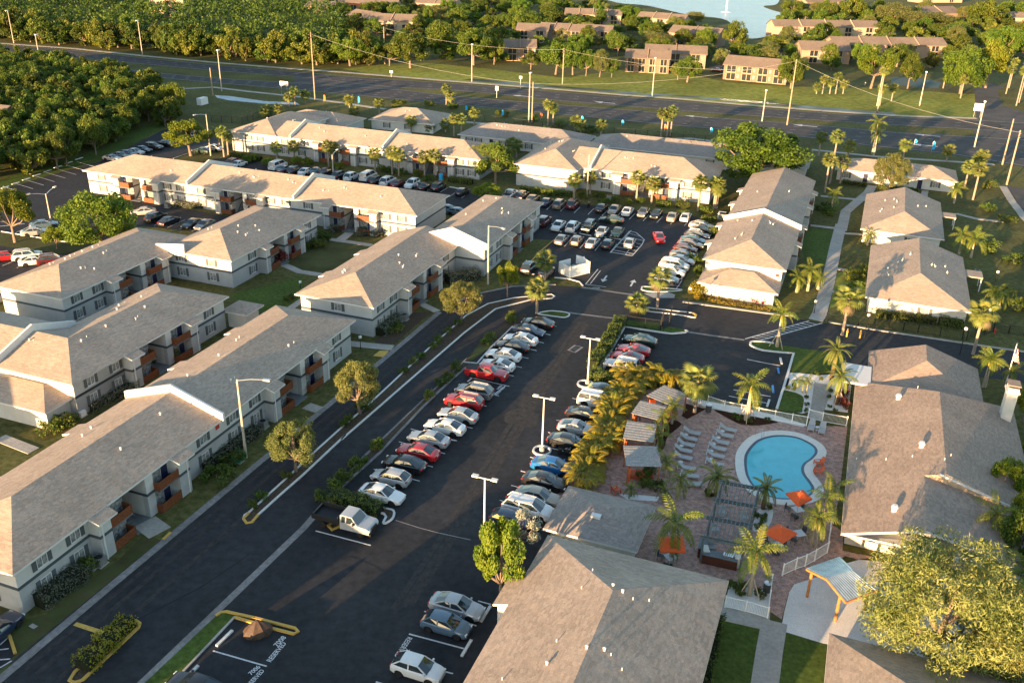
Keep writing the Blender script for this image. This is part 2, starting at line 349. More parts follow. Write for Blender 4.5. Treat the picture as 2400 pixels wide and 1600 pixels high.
# ------------------------------------------------------------------ drives and lots
road = [(-160,1730),(0,1592),(240,1390),(637,1060),(898,843),(1041,723),(1110,692),(1200,673),(1302,669),(1500,684),(1608,704),(1800,734),(1900,753),(2048,774),(2254,806),(2400,827),(2480,838),(3000,915),(3000,1000),(2400,897),(2244,876),(2060,870),(1990,865),(1930,830),(1860,828),(1820,959),(1619,925),(1560,905),(1480,905),(1400,1000),(1335,1130),(1290,1240),(1270,1290),(1040,1700),(900,1800)]
sheet('road', road, .02, 'asphalt')
far_lot = [(1150,455),(1200,463),(1410,483),(1520,496),(1630,507),(1672,530),(1678,548),(1646,580),(1606,652),(1594,680),(1500,684),(1363,671),(1362,664),(1302,650),(1223,641),(1250,612),(1297,563),(1240,560),(1150,530),(1070,500),(1000,500)]
sheet('parking_lot', far_lot, .024, 'asphalt')
sheet('parking_lot', [(460,372),(535,372),(640,382),(755,394),(860,408),(962,425),(1047,441),(1150,450),(1210,464),(1180,520),(1060,500),(930,490),(700,455),(560,432),(470,420),(330,395)], .022, 'asphalt')
sheet('parking_lot', [(-80,470),(0,446),(120,410),(241,377),(330,332),(380,306),(430,295),(500,318),(525,345),(470,372),(440,400),(400,440),(330,470),(520,505),(560,512),(470,545),(330,530),(210,580),(140,640),(0,700),(-80,720)], .026, 'asphalt')
sheet('grass_island', P(y1,(0,262),(400,330),(980,420),(1400,420),(1100,520),(900,560),(550,520),(0,450),(-400,420),(-400,220)), .03, 'dry_grass')
strip('kerb', P(y1,(20,255),(400,318),(980,410)), .16, .02, .15, 'white_kerb')
sheet('grass_island', P(z1,(1180,1080),(1300,1040),(1500,1010),(1520,1060),(1400,1100),(1230,1105)), .03, 'dry_grass')
strip('kerb', P(z1,(1180,1082),(1310,1037),(1440,1045)), .2, .02, .15, 'concrete')
sheet('verge', [(0,444),(241,374),(330,328),(400,290),(430,270),(330,300),(230,352),(0,420)], .008, 'lawn')
def lerp(a, b, t): return (a[0]+(b[0]-a[0])*t, a[1]+(b[1]-a[1])*t)
# paler patches on the main lot: sunlight painted into the asphalt colour
mat('asphalt_wear_and_sun', (.030,.0295,.031), .9, var=.3, scale=1.6, col2=(.052,.049,.048), spec=.2, detail=9)  # tone shared by the tyre wear and the painted sunlight
for pts in (P(z5,(1120,1270),(1200,1240),(1300,1262),(1352,1300),(1300,1372),(1180,1352),(1110,1330)), P(z5,(1240,1150),(1290,1140),(1340,1170),(1320,1250),(1250,1268),(1205,1220))):
    sheet('sunlit_patch', smooth_line(pts,3,True), .026, 'asphalt_wear_and_sun')
# tyre-polished lanes on the drive, oil spots in the stalls
for off in (-1.6,-.2,1.3,2.6):
    ln = [G(*q) for q in ((60,1570),(300,1370),(640,1085),(900,865),(1050,735))]; L_o, R_o = offs(ln, 2*abs(off)+4.2); strip('tyre_track', [lerp(a,c,.5+off/8) for a,c in zip(L_o,R_o)], .5, .02, .0225, 'asphalt_wear_and_sun', world=True)
for off in (.35,.5,.62): strip('tyre_track', [lerp(a,c,off) for a,c in zip((z5(1560,640),z5(1130,1180),z8(520,640),z8(200,1100)),(z5(1760,660),z5(1480,1180),z8(860,640),z8(640,1000)))], .55, .02, .0228, 'asphalt_wear_and_sun')
mat('oil', (.010,.010,.011), .6, spec=.3); ro = random.Random(21)
for k in range(34):
    q = lerp(z5(1400,700), z8(330,420), ro.random()) if k%2 else lerp(z5(1640,1080), z8(1120,420), ro.random()); x, y = G(q[0]+ro.uniform(-30,60), q[1]+ro.uniform(-8,8)); r = ro.uniform(.15,.5)
    sheet('oil_stain', [(x+r*ro.uniform(.6,1.2)*math.cos(a*.7), y+r*ro.uniform(.6,1.2)*math.sin(a*.7)) for a in range(9)], .0285, 'oil', world=True)
for px in (P(z7,(900,1150),(1250,980),(1400,900),(1700,690)), P(z8,(60,700),(300,820),(420,1010)), P(z5,(1400,1000),(1520,1010),(1620,960)), P(z7,(300,1400),(500,1330),(640,1370)), P(z8,(120,1180),(330,1230),(500,1180))): strip('asphalt_crack', smooth_line([(a+ro.uniform(-3,3),c+ro.uniform(-3,3)) for a,c in px],5), .07, .02, .0295, 'oil')
strip('asphalt_crack', P(z8,(370,462),(520,510),(650,545),(880,595)), .12, .02, .027, 'gutter_concrete')
strip('asphalt_crack', P(z6,(0,715),(200,745),(420,775)), .5, .02, .027, 'gutter_concrete')
strip('asphalt_crack', P(r4,(520,1305),(960,1360)), .5, .02, .027, 'gutter_concrete')
strip('asphalt_crack', P(r4,(640,1072),(1000,1125),(1240,1160)), .6, .02, .027, 'gutter_concrete')
# edge of the left drive, and the concrete gutter down its middle
strip('kerb', [(-120,1695),(0,1592),(240,1390),(637,1060),(898,843),(1030,732)], .75, .0, .07, 'gutter_concrete')
strip('kerb', [(1045,720),(1110,691),(1200,672),(1302,667)], .4, .0, .1, 'gutter_concrete')
strip('gutter', [(250,1680),(333,1600),(713,1236),(857,1070),(1096,843),(1180,770)], .7, .02, .028, 'gutter_concrete')
strip('kerb', P(z6,(0,516),(600,597),(760,615)), .5, .02, .12, 'concrete')
strip('kerb', P(z6,(980,650),(1300,705),(1900,795),(2323,855),(2500,880),(3900,1090)), .4, .0, .1, 'concrete')

def island(name, px, m, kerb='white_kerb', h=.13, w=.22, parts=None):
    s = sheet(name, px, .06, m)
    if kerb: strip('kerb', px, w, .02, h, kerb, closed=True)
    return s
# median with shrubs between the two lanes of the left drive
med = P(r2,(1060,1240),(1075,1205),(1110,1185),(1340,975),(1500,830),(1700,640),(1950,415),(2200,200))+P(z5,(290,1120),(600,830),(850,610),(1000,530),(1180,490),(1430,466),(1452,480),(1430,495),(1300,500),(1050,565),(840,725),(500,1020),(0,1455))+P(r2,(2000,470),(1600,845),(1400,1020),(1200,1200),(1140,1270),(1090,1280))
island('median', med, 'mulch')
strip('kerb', P(r2,(1112,1186),(1062,1240),(1090,1281),(1140,1271),(1198,1203)), .26, .02, .14, 'yellow_kerb')
# planted strip between the drive and the lot
sheet('planting_strip', P(z5,(-120,1850),(165,1568),(560,1185),(830,930),(960,770),(1180,620),(1250,590),(1262,612),(1170,680),(1090,760),(1030,815),(870,925),(850,960),(750,1045),(560,1225),(260,1545),(0,1800)), .05, 'mulch')
sheet('planting_strip', P(z5,(850,920),(960,780),(1030,740),(1020,820),(900,910)), .056, 'dry_grass')
strip('kerb', P(z5,(-60,1830),(260,1547),(560,1227),(750,1047),(850,962)), .3, .02, .12, 'gutter_concrete')
strip('kerb', P(z5,(835,928),(925,935),(1030,815),(1090,760),(1165,685)), .18, .02, .14, 'white_kerb')
# end islands
island('grass_island', smooth_line(P(z5,(1340,598),(1420,580),(1530,590),(1552,607),(1520,623),(1440,615)),5,True), 'lawn')
island('grass_island', smooth_line(P(r4,(1200,1100),(1195,1080),(1225,1068),(1500,1090),(1560,1100),(1480,1110),(1300,1115)),4,True), 'lawn')
island('mulch_island', P(r4,(1240,1260),(1400,1280),(1660,1310),(1692,1330),(1680,1352),(1450,1315),(1260,1298),(1225,1280)), 'mulch', w=.25)
strip('kerb', P(r4,(1660,1310),(1692,1330),(1680,1352)), .3, .02, .15, 'yellow_kerb')
sheet('concrete_pad', P(r4,(1210,1130),(1400,1105),(1500,1140),(1490,1170),(1300,1170)), .03, 'concrete')
strip('kerb', P(r4,(390,985),(500,992),(620,1025),(650,1060)), .2, .02, .14, 'white_kerb')
island('yellow_island', P(z8,(-20,455),(-90,500),(-62,530),(-10,505)), 'mulch', 'yellow_kerb', w=.3)
island('mulch_island', smooth_line(P(z8,(0,320),(280,380),(355,400),(350,450),(310,480),(285,480),(290,420),(60,360)),3,True), 'mulch')
island('hedge_island', P(r1,(640,1550),(690,1470),(900,1290),(1200,1010),(1250,1000),(1285,1025),(1275,1060),(760,1545),(690,1570)), 'mulch', 'yellow_kerb', w=.28)
sheet('painted_bar', P(r1,(705,1010),(1010,1105),(965,1140),(670,1040)), .03, 'paint_yellow')
sheet('grass_island', P(r1,(1990,950),(2060,918),(2160,962),(1580,1575),(1300,1900),(1000,1880)), .05, 'lawn')
strip('kerb', P(r1,(1985,955),(2030,925),(2080,918),(2340,975))+P(z7,(1730,1128),(2010,1200),(2030,1222),(2000,1238),(1850,1200),(1600,1125)), .24, .02, .15, 'yellow_kerb')
strip('kerb', P(r1,(2160,962),(1580,1575),(1300,1900)), .18, .02, .12, 'concrete')
strip('kerb', P(z7,(40,1215),(70,1260),(105,1370)), .25, .02, .15, 'yellow_kerb')
sheet('parking_lot', P(z7,(-120,1200),(40,1210),(105,1375),(0,1480),(-160,1560)), .024, 'asphalt')
for a, c in (((0,1310),(60,1255)),((-20,1345),(60,1335)),((-20,1412),(70,1405)),((0,1465),(80,1418))): strip('stall_line', P(z7,a,c), .13, .02, .034, 'paint_white')
# pool lot: kerbs and stalls
strip('kerb', P(w4,(455,515),(600,330),(770,32),(980,65),(1200,98),(1290,108),(1440,96),(1462,80),(1440,70)), .3, .02, .16, 'white_kerb')
sheet('grass_island', smooth_line(P(w4,(1200,90),(1245,30),(1380,50),(1445,78),(1300,103)),4,True), .05, 'lawn')
sheet('grass_island', P(w4,(780,18),(800,-45),(1180,-10),(1200,90)), .045, 'lawn')
pool_i = P(z6,(465,800),(480,788),(560,795),(900,845),(1100,870),(1080,1010),(730,1000),(755,872),(560,850),(475,822))
island('grass_island', pool_i, 'lawn', None); strip('kerb', smooth_line(P(z6,(620,800),(560,790),(480,787),(460,802),(475,822),(560,850),(755,868)),4)+P(z6,(705,1040),(640,1245)), .3, .02, .16, 'white_kerb')
def stall(a, c, w=.13, m='paint_white', name='stall_line'): return strip(name, [a, c], w, .02, .034, m)
for a, c in (((1030,345),(1440,420)),((980,415),(1410,495)),((1400,55),(1550,80)),((1180,10),(1400,55))): stall(w2(*a), w2(*c))
for a, c, m in (((1545,0),(1562,65),'white_kerb'),((1520,110),(1528,165),'paint_blue'),((1462,305),(1470,385),'paint_blue'),((1400,535),(1425,460),'white_kerb')):
    tag(strip('wheel_stop', P(w2,a,c), .25, .02, .16, m, kind=None), {0:'white concrete wheel stop by the lawn, top of the pool car park',110:'upper blue wheel stop in the pool car park',305:'lower blue wheel stop in the pool car park',535:'white wheel stop beside the fence corner of the pool car park'}[a[1]], 'wheel stop', 'pool lot wheel stops')
# crosswalk
for a, c in (((425,768),(860,645)),((530,778),(950,660))): stall(z6(*a), z6(*c), .2)
for i in range(12):
    t = i/12+.04; stall(lerp(z6(455,762),z6(858,648),t), lerp(z6(540,775),z6(930,664),t), .16)
# stall lines, main lot left row
for x, y in ((1440,677),(1400,735),(1355,790),(1305,842),(1250,895),(1205,957),(1150,1015),(1120,1085),(1050,1150),(965,1220),(870,1370),(750,1455)): 
    q = z5(x,y); stall((q[0]-84,q[1]-19), (q[0]+8,q[1]+2))
for x, y in ((920,240),(810,362),(690,492),(1030,122)): q = r3(x,y); stall((q[0]-100,q[1]-26), (q[0]+8,q[1]+2))
stall(r2(1725,1348), r2(2230,1480)); stall(z5(1035,1148), z5(1120,1085)); stall(z5(860,1058), z5(892,1030), .2)
# right row
for x, y in ((1900,50),(1815,165),(1735,278),(1650,405),(1560,538),(1455,675)): q = r3(x,y); stall(q, (q[0]+112,q[1]+30))
for x, y in ((195,815),(20,1055)): q = w4(x,y); stall(q, (q[0]+105,q[1]+26))
stall(r3(1840,950), r3(1905,965)); stall(r3(2010,645), r3(2075,662)); stall(r3(2085,500), r3(2120,455), .2)
# bottom stalls
stall(z7(1450,1350), z7(1815,1455), .14); stall(z8(460,1235), z8(835,1335), .15); stall(z8(565,1080), z8(580,1086)); stall(z8(700,1490), z8(760,1505)); stall(z8(235,1560), z8(420,1620)); stall(z8(880,1165), z8(920,1180)); stall(z8(930,1010), z8(1020,1035))
for k, (a, c) in enumerate((((1475,1320),(1582,1215)),((1270,1535),(1350,1455)))):
    tag(strip('wheel_stop', P(z7,a,c), .24, .02, .16, 'white_kerb', kind=None), ('white wheel stop in the empty stall 7008','white wheel stop in the stall below 7008')[k], 'wheel stop', 'reserved stall wheel stops')
for k, (a, c) in enumerate((((820,1390),(885,1280)),((950,1155),(1015,1050)))):
    tag(strip('wheel_stop', P(z8,a,c), .24, .02, .16, 'white_kerb', kind=None), ('white wheel stop between grey hatchbacks by the roof step','white wheel stop ahead of the silver sedan near the tree')[k], 'wheel stop', 'reserved stall wheel stops')
# far lot markings
def seg4(*s):
    for a, c in s: stall(r4(*a), r4(*c))
seg4(*[((318+i*126.5,360+i*14.8),(372+i*126.5,308+i*14.2)) for i in range(12)])
seg4(*[((484+i*139,695+i*20),(545+i*139,625+i*17)) for i in range(5)], *[((345+i*137,540+i*18),(410+i*137,470+i*16)) for i in range(6)])
for i in range(5): strip('stall_line', P(r4,(355+i*137,545+i*18),(455+i*137,563+i*18)), .3, .02, .1, 'white_kerb')
hz = P(r4,(910,750),(1080,557),(1140,570),(1215,635),(1195,680),(1105,782))
for i in range(6): stall(hz[i], hz[(i+1)%6], .18)
for a, c in (((930,730),(1115,765)),((955,700),(1140,735)),((985,665),(1165,705)),((1010,635),(1190,680)),((1040,605),(1210,645)),((1070,575),(1180,605))): stall(r4(*a), r4(*c))
seg4(((675,1045),(790,905)),((720,1040),(812,920)),((675,1045),(865,1070)),((1510,1085),(1560,1010)),((1380,1045),(1540,1060)))
for k in range(2): strip('stall_line', P(r4,((95,935),(390,985))[k],((210,955),(500,995))[k]), .3, .02, .1, 'white_kerb')
strip('kerb', P(r4,(90,940),(240,760),(388,638)), .2, .02, .12, 'yellow_kerb')
arrow(r4(850,995), R_(-108), 1.0, z=.035); arrow(r4(1108,1032), R_(72), 1.0, z=.035)
for i in range(9): strip('stall_line', P(r4,(1555+i*28,1000-i*52),(1580+i*28,955-i*52)), .3, .02, .12, 'white_kerb')
# left lots
for i in range(8): stall(z1(20+i*72,1270-i*24), z1(150+i*74,1310-i*24)); strip('stall_line', P(z1,(10+i*72,1285-i*28),(60+i*72,1270-i*28)), .35, .02, .12, 'white_kerb')
for a, c in (((40,720),(205,655)),((235,750),(320,715)),((0,180),(340,145)),((215,265),(430,195)),((-100,100),(120,130))): stall(y1(*a), y1(*c))
for a, c in (((1065,1110),(1130,1080)),((1245,1140),(1490,1030)),((1410,1165),(1475,1135)),((1580,1190),(1640,1165))): stall(y4(*a), y4(*c))
for a, c in (((1010,1120),(1110,1060)),((1130,1185),(1225,1120)),((830,1100),(870,1080)),((1300,1200),(1345,1170))): stall(y7(*a), y7(*c))
strip('stall_line', P(y7,(1135,1050),(1250,1070)), .4, .02, .12, 'white_kerb')

# ------------------------------------------------------------------ paths, beds
for px, w in ((P(z6,(1078,-10),(1045,120),(990,380),(930,600),(905,640)),2.1),(P(z3,(1290,1265),(1265,1310),(1110,1440),(1080,1568)),2.0),(P(z6,(1040,290),(1250,318)),1.0),(P(z6,(1010,445),(1070,448)),1.0),(P(z6,(1090,50),(1220,57)),1.0),(P(z3,(940,1335),(1250,1365)),1.2),(P(z3,(1650,1300),(1640,1350)),1.4),(P(z3,(870,1535),(1090,1560)),1.2),(P(z3,(1860,1455),(2000,1490),(2180,1510)),1.1)): strip('path', px, w, .0, .06, 'concrete')
strip('path', P(z9,(625,1150),(590,1350),(555,1600)), 2.1, .0, .06, 'concrete'); strip('path', P(z9,(260,1075),(590,1150)), 2.4, .0, .056, 'concrete')
strip('path', P(y5,(620,1300),(700,1330),(830,1390),(1130,1435)), 1.4, .0, .06, 'concrete'); strip('path', P(y5,(1200,940),(1500,980),(1830,1030)), 1.3, .0, .06, 'concrete'); strip('path', P(y5,(1520,860),(1400,950)), 1.8, .0, .062, 'concrete')
strip('path', P(y6,(300,830),(130,950)), 1.2, .0, .06, 'concrete'); strip('path', P(y6,(1930,900),(2140,1000)), 1.2, .0, .08, 'concrete'); strip('path', P(y6,(930,1440),(1530,1500)), 1.6, .0, .06, 'concrete')
strip('path', P(r2,(1640,200),(1760,240)), 1.5, .0, .08, 'concrete'); strip('path', P(r1,(1330,90),(1470,190)), 2.3, .0, .08, 'concrete'); strip('kerb', P(r1,(1500,255),(1570,190)), .3, .0, .12, 'yellow_kerb')
strip('path', P(z4,(0,1440),(230,1530)), 1.4, .0, .06, 'concrete')
sheet('utility_pad', P(r1,(260,1050),(300,1022),(352,1048),(310,1075)), .04, 'concrete')
sheet('ramp_pad', P(z5,(215,885),(260,850),(325,850),(290,895)), .06, 'paint_yellow')
sheet('verge', P(r1,(0,1560),(620,1000),(1040,640),(1400,330),(1480,260),(1330,190),(1100,430),(900,560),(420,940),(250,980),(0,870)), .01, 'dry_grass')
sheet('verge', P(y5,(650,1100),(1200,960),(1750,1040),(1560,1260),(1130,1420),(850,1380),(700,1300)), .01, 'dry_grass')
sheet('verge', P(z4,(1560,470),(2060,340),(2080,500),(1950,560),(1700,600)), .01, 'lawn')
sheet('bed', P(y6,(1280,1390),(1620,1080),(1830,1010),(2100,1000),(1900,1140),(1560,1450),(1300,1440)), .012, 'mulch')
for q in (P(z6,(1010,450),(1040,310),(1250,330),(1250,480),(1000,560)), P(z6,(880,10),(1050,40),(1000,260),(830,240),(810,100))): sheet('lawn', q, .01, 'bright_lawn' if q[0][0] > 1940 else 'lawn')
sheet('lawn', P(z9,(280,1110),(580,1180),(500,1600),(150,1600)), .01, 'lawn'); sheet('lawn', P(z9,(670,1220),(980,1300),(960,1700),(610,1700)), .01, 'lawn')

# pool terrace
deck = [(1440,930),(1560,905),(1615,933),(1889,997),(1986,1000),(1965,1173),(1945,1258),(1940,1297),(1832,1350),(1800,1447),(1696,1421),(1708,1375),(1290,1265),(1290,1180),(1330,1090)]
sheet('terrace', deck, .05, 'pavers')
sheet('terrace', P(w5,(150,1420),(20,1330),(50,1060),(160,940),(660,690),(700,380),(760,400),(820,680),(850,720),(540,950),(290,1030),(220,1140)), .04, 'pavers')
sheet('terrace', P(w5,(650,690),(760,400),(830,480),(820,660),(1010,700),(1180,730),(1000,760),(760,700),(540,950)), .035, 'pavers')
sheet('gravel_yard', P(w5,(140,1540),(180,1330),(240,1090),(290,1030),(540,950),(760,830),(1000,760),(1500,800),(2200,1000),(2352,1300),(2352,1900),(1400,1850),(600,1680)), .03, 'gravel')
gb = P(w2,(1640,150),(1980,190),(2150,170),(2330,300),(2290,600),(2060,570),(1990,560),(1790,610),(1510,560),(1530,510),(1590,330))
sheet('gravel_bed', gb, .055, 'gravel')
sheet('lawn', smooth_line(P(w2,(1570,370),(1650,365),(1760,400),(1805,450),(1790,560),(1760,600),(1520,560)),4,True), .07, 'lawn')
sheet('path', P(w2,(1920,270),(2130,300),(2030,580),(2000,690),(1850,660),(1880,560)), .075, 'concrete')
sheet('red_pad', P(w2,(1610,225),(1650,220),(1625,330),(1585,310)), .07, 'dark_mulch')
sheet('planting_bed', smooth_line(P(w2,(820,570),(1000,600),(1480,690),(1460,720),(1280,742),(1120,730),(1000,680)),4,True), .07, 'dark_mulch')
sheet('planting_bed', P(w2,(500,500),(730,560),(520,672),(460,640)), .07, 'dark_mulch')
sheet('planting_bed', smooth_line(P(w2,(340,690),(455,725),(380,800),(300,870),(260,1000),(190,1030),(180,900)),3,True), .07, 'dark_mulch')
sheet('gravel_bed', P(w2,(480,430),(560,440),(1120,545),(1500,630),(1840,735),(1800,760),(1480,690),(1000,600),(720,540)), .065, 'gravel')
sheet('gravel_bed', smooth_line(P(w3,(1540,540),(1640,500),(1700,560),(1670,700),(1580,770),(1480,770),(1500,640)),4,True), .065, 'gravel')
sheet('gravel_bed', P(w3,(0,370),(250,380),(450,400),(420,450),(100,430)), .065, 'gravel')
sheet('gravel_bed', P(z9,(280,1050),(320,900),(440,920),(600,950),(580,1125)), .065, 'gravel')
# ------------------------------------------------------------------ building materials
def shingles(name, col, col2):
    m, n, l, b = nodes(name)
    ge = n.new('ShaderNodeNewGeometry')
    nz = n.new('ShaderNodeTexNoise'); nz.inputs['Scale'].default_value = 9.0; nz.inputs['Detail'].default_value = 6; nz.inputs['Roughness'].default_value = .8; l.new(ge.outputs['Position'], nz.inputs['Vector'])
    ra = n.new('ShaderNodeMapRange'); ra.inputs[1].default_value = .3; ra.inputs[2].default_value = .7; l.new(nz.outputs[0], ra.inputs[0])
    mx = n.new('ShaderNodeMix'); mx.data_type = 'RGBA'; mx.inputs[6].default_value = (*col,1); mx.inputs[7].default_value = (*col2,1); l.new(ra.outputs[0], mx.inputs[0])
    n2 = n.new('ShaderNodeTexNoise'); n2.inputs['Scale'].default_value = .22; n2.inputs['Detail'].default_value = 4; l.new(ge.outputs['Position'], n2.inputs['Vector'])
    r2_ = n.new('ShaderNodeMapRange'); r2_.inputs[1].default_value = .35; r2_.inputs[2].default_value = .65; r2_.inputs[3].default_value = .92; r2_.inputs[4].default_value = 1.08; l.new(n2.outputs[0], r2_.inputs[0])
    # rows of tabs: each course is a band of constant height, cut into tabs of slightly different tone
    sx = n.new('ShaderNodeSeparateXYZ'); l.new(ge.outputs['Position'], sx.inputs[0])
    row = n.new('ShaderNodeMath'); row.operation = 'MULTIPLY'; row.inputs[1].default_value = 14.0; l.new(sx.outputs[2], row.inputs[0])
    fl = n.new('ShaderNodeMath'); fl.operation = 'FLOOR'; l.new(row.outputs[0], fl.inputs[0])
    fr = n.new('ShaderNodeMath'); fr.operation = 'FRACT'; l.new(row.outputs[0], fr.inputs[0])
    cb = n.new('ShaderNodeCombineXYZ'); l.new(sx.outputs[0], cb.inputs[0]); l.new(sx.outputs[1], cb.inputs[1])
    m3 = n.new('ShaderNodeMath'); m3.operation = 'MULTIPLY'; m3.inputs[1].default_value = 3.7; l.new(fl.outputs[0], m3.inputs[0]); l.new(m3.outputs[0], cb.inputs[2])
    vo = n.new('ShaderNodeTexVoronoi'); vo.inputs['Scale'].default_value = 2.2; l.new(cb.outputs[0], vo.inputs['Vector'])
    vs_ = n.new('ShaderNodeSeparateColor'); l.new(vo.outputs['Color'], vs_.inputs[0])
    r3_ = n.new('ShaderNodeMapRange'); r3_.inputs[3].default_value = .84; r3_.inputs[4].default_value = 1.14; l.new(vs_.outputs[0], r3_.inputs[0])
    mu = n.new('ShaderNodeMath'); mu.operation = 'MULTIPLY'; l.new(r2_.outputs[0], mu.inputs[0]); l.new(r3_.outputs[0], mu.inputs[1])
    hs = n.new('ShaderNodeHueSaturation'); l.new(mx.outputs[2], hs.inputs['Color']); l.new(mu.outputs[0], hs.inputs['Value']); l.new(hs.outputs[0], b.inputs['Base Color'])
    b.inputs['Roughness'].default_value = .92; b.inputs['Specular IOR Level'].default_value = .15
    n3 = n.new('ShaderNodeTexNoise'); n3.inputs['Scale'].default_value = .9; n3.inputs['Detail'].default_value = 3; l.new(ge.outputs['Position'], n3.inputs['Vector'])
    b1 = n.new('ShaderNodeBump'); b1.inputs['Strength'].default_value = .35; b1.inputs['Distance'].default_value = .09; l.new(n3.outputs[0], b1.inputs['Height'])
    b2 = n.new('ShaderNodeBump'); b2.inputs['Strength'].default_value = .5; b2.inputs['Distance'].default_value = .012; b2.invert = True; l.new(fr.outputs[0], b2.inputs['Height']); l.new(b1.outputs[0], b2.inputs['Normal'])
    b3 = n.new('ShaderNodeBump'); b3.inputs['Strength'].default_value = .4; b3.inputs['Distance'].default_value = .02; l.new(nz.outputs[0], b3.inputs['Height']); l.new(b2.outputs[0], b3.inputs['Normal']); l.new(b3.outputs[0], b.inputs['Normal'])
shingles('shingle', (.245,.195,.157), (.40,.325,.265)); shingles('shingle_grey', (.19,.165,.15), (.31,.275,.25)); shingles('shingle_brown', (.22,.165,.13), (.36,.28,.225))
shingles('shingle_far', (.12,.095,.078), (.21,.165,.138))
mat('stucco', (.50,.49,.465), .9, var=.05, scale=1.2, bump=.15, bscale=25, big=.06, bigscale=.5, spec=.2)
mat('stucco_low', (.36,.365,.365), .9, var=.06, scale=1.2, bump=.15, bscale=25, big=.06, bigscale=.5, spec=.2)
mat('trim_white', (.58,.575,.56), .7, var=.05, scale=2, spec=.3)
mat('slate_band', (.062,.075,.088), .7, var=.1, scale=3)
mat('wood_rail', (.15,.047,.02), .6, var=.3, scale=6, col2=(.22,.075,.03))
mat('navy_door', (.01,.016,.055), .45, spec=.4)
mat('shutter_grey', (.085,.095,.10), .7, var=.1, scale=5)
mat('glass', (.10,.115,.13), .07, spec=.6, var=.5, scale=2.5, col2=(.38,.385,.37), obj=True)
mat('dark_glass', (.02,.025,.03), .06, spec=.6)
mat('grey_slab', (.14,.15,.155), .85, var=.15, scale=2)
mat('dark_metal', (.02,.02,.022), .5, metal=.3)
mat('ac_grey', (.22,.22,.21), .6, metal=.4, var=.1)
mat('brick', (.21,.115,.08), .9, var=.25, scale=5, col2=(.27,.18,.13))
mat('cream', (.36,.28,.20), .9, var=.06, scale=1)
mat('peach', (.27,.195,.145), .9, var=.06, scale=1)
mat('terracotta', (.42,.14,.06), .9, var=.1)
mat('sign_red', (.45,.04,.03), .6); mat('sign_white', (.7,.7,.68), .6); mat('sign_green', (.02,.2,.08), .6)
OH = .6; EZ = 4.7; PT = .33
SD = {'F': lambda s,d,L,W: (s,-d), 'K': lambda s,d,L,W: (s,W+d), 'E0': lambda s,d,L,W: (-d,s), 'E1': lambda s,d,L,W: (L+d,s)}
SROT = {'F': 0, 'K': math.pi, 'E0': -math.pi/2, 'E1': math.pi/2}

def roof_mesh(L, W, ez, g0, g1, pitch=PT, t=.2, m=('shingle','trim_white')):
    rz = ez+pitch*W/2; h0 = 0 if g0 else W/2; h1 = L if g1 else L-W/2; b = MB()
    v = [(0,0,ez),(L,0,ez),(L,W,ez),(0,W,ez),(h0,W/2,rz),(h1,W/2,rz)]
    if h1-h0 < .05:
        v = v[:4]+[(L/2,W/2,rz)]*1; b.add(v, [(0,1,4),(1,2,4),(2,3,4),(3,0,4)], 0)
    else: b.add(v, [(0,1,5,4),(2,3,4,5),(1,2,5),(3,0,4)], 0)
    if g0: b.m[-1] = 1
    if g1: b.m[-2] = 1
    e = [(0,0),(L,0),(L,W),(0,W)]
    b.add([(x,y,ez) for x,y in e]+[(x,y,ez-t) for x,y in e], [(4,5,1,0),(5,6,2,1),(6,7,3,2),(7,4,0,3),(7,6,5,4)], 1)
    return b.mesh('roof', list(m))
def parapet_mesh(u, W, ez, h=.85, pitch=PT, th=.3):
    rz = ez+pitch*W/2; pr = [(-.25,ez-.12),(-.25,ez+h-.08),(W/2,rz+h),(W+.25,ez+h-.08),(W+.25,ez-.12),(W/2,rz-.12)]
    b = MB(); n = 6
    b.add([(u-th/2,y,z) for y,z in pr]+[(u+th/2,y,z) for y,z in pr], [(0,1,2,5),(5,2,3,4),(11,8,7,6),(10,9,8,11)]+[(i,n+i,n+(i+1)%n,(i+1)%n) for i in range(n)])
    return b.mesh('parapet', 'trim_white')
# shared window, bay and balcony meshes (canonical: outside is -y, wall plane y = 0)
def win_meshes(w, h):
    f = MB(); t = .06
    for x0,x1,z0,z1 in ((-w/2,w/2,-t,0),(-w/2,w/2,h,h+t),(-w/2-t,-w/2,-t,h+t),(w/2,w/2+t,-t,h+t),(-.025,.025,0,h)): f.box(x0,x1,-.05,.02,z0,z1)
    f.box(-w/2-.1,w/2+.1,-.09,.0,-t-.05,-t)
    p = MB(); p.box(-w/2,w/2,-.02,.01,0,h)
    s = MB(); s.box(0,.46,-.05,.0,-.06,h+.06)
    for k in range(6): s.box(.05,.41,-.065,-.05,.02+k*h/6,.02+k*h/6+h/9)
    return f.mesh('window','trim_white'), p.mesh('pane','glass'), s.mesh('shutter','shutter_grey')
WIN = {1.0: win_meshes(1.02,.98), 1.15: win_meshes(1.05,1.2)}
def window(parent, side, s, z, L, W, h=1.0, oh=OH, shut=True, sc=1):
    x, y = SD[side](s, -oh+.004, L, W); f, p, sh = WIN[h]; w = 1.02 if h == 1.0 else 1.05
    o = link('window', f, parent, (x,y,z), SROT[side]); link('pane', p, o)
    if sc != 1: o.scale = (sc,1,1)
    if shut:
        link('shutter', sh, o, (w/2+.07,0,0)); link('shutter', sh, o, (-w/2-.07-.46,0,0))
    return o
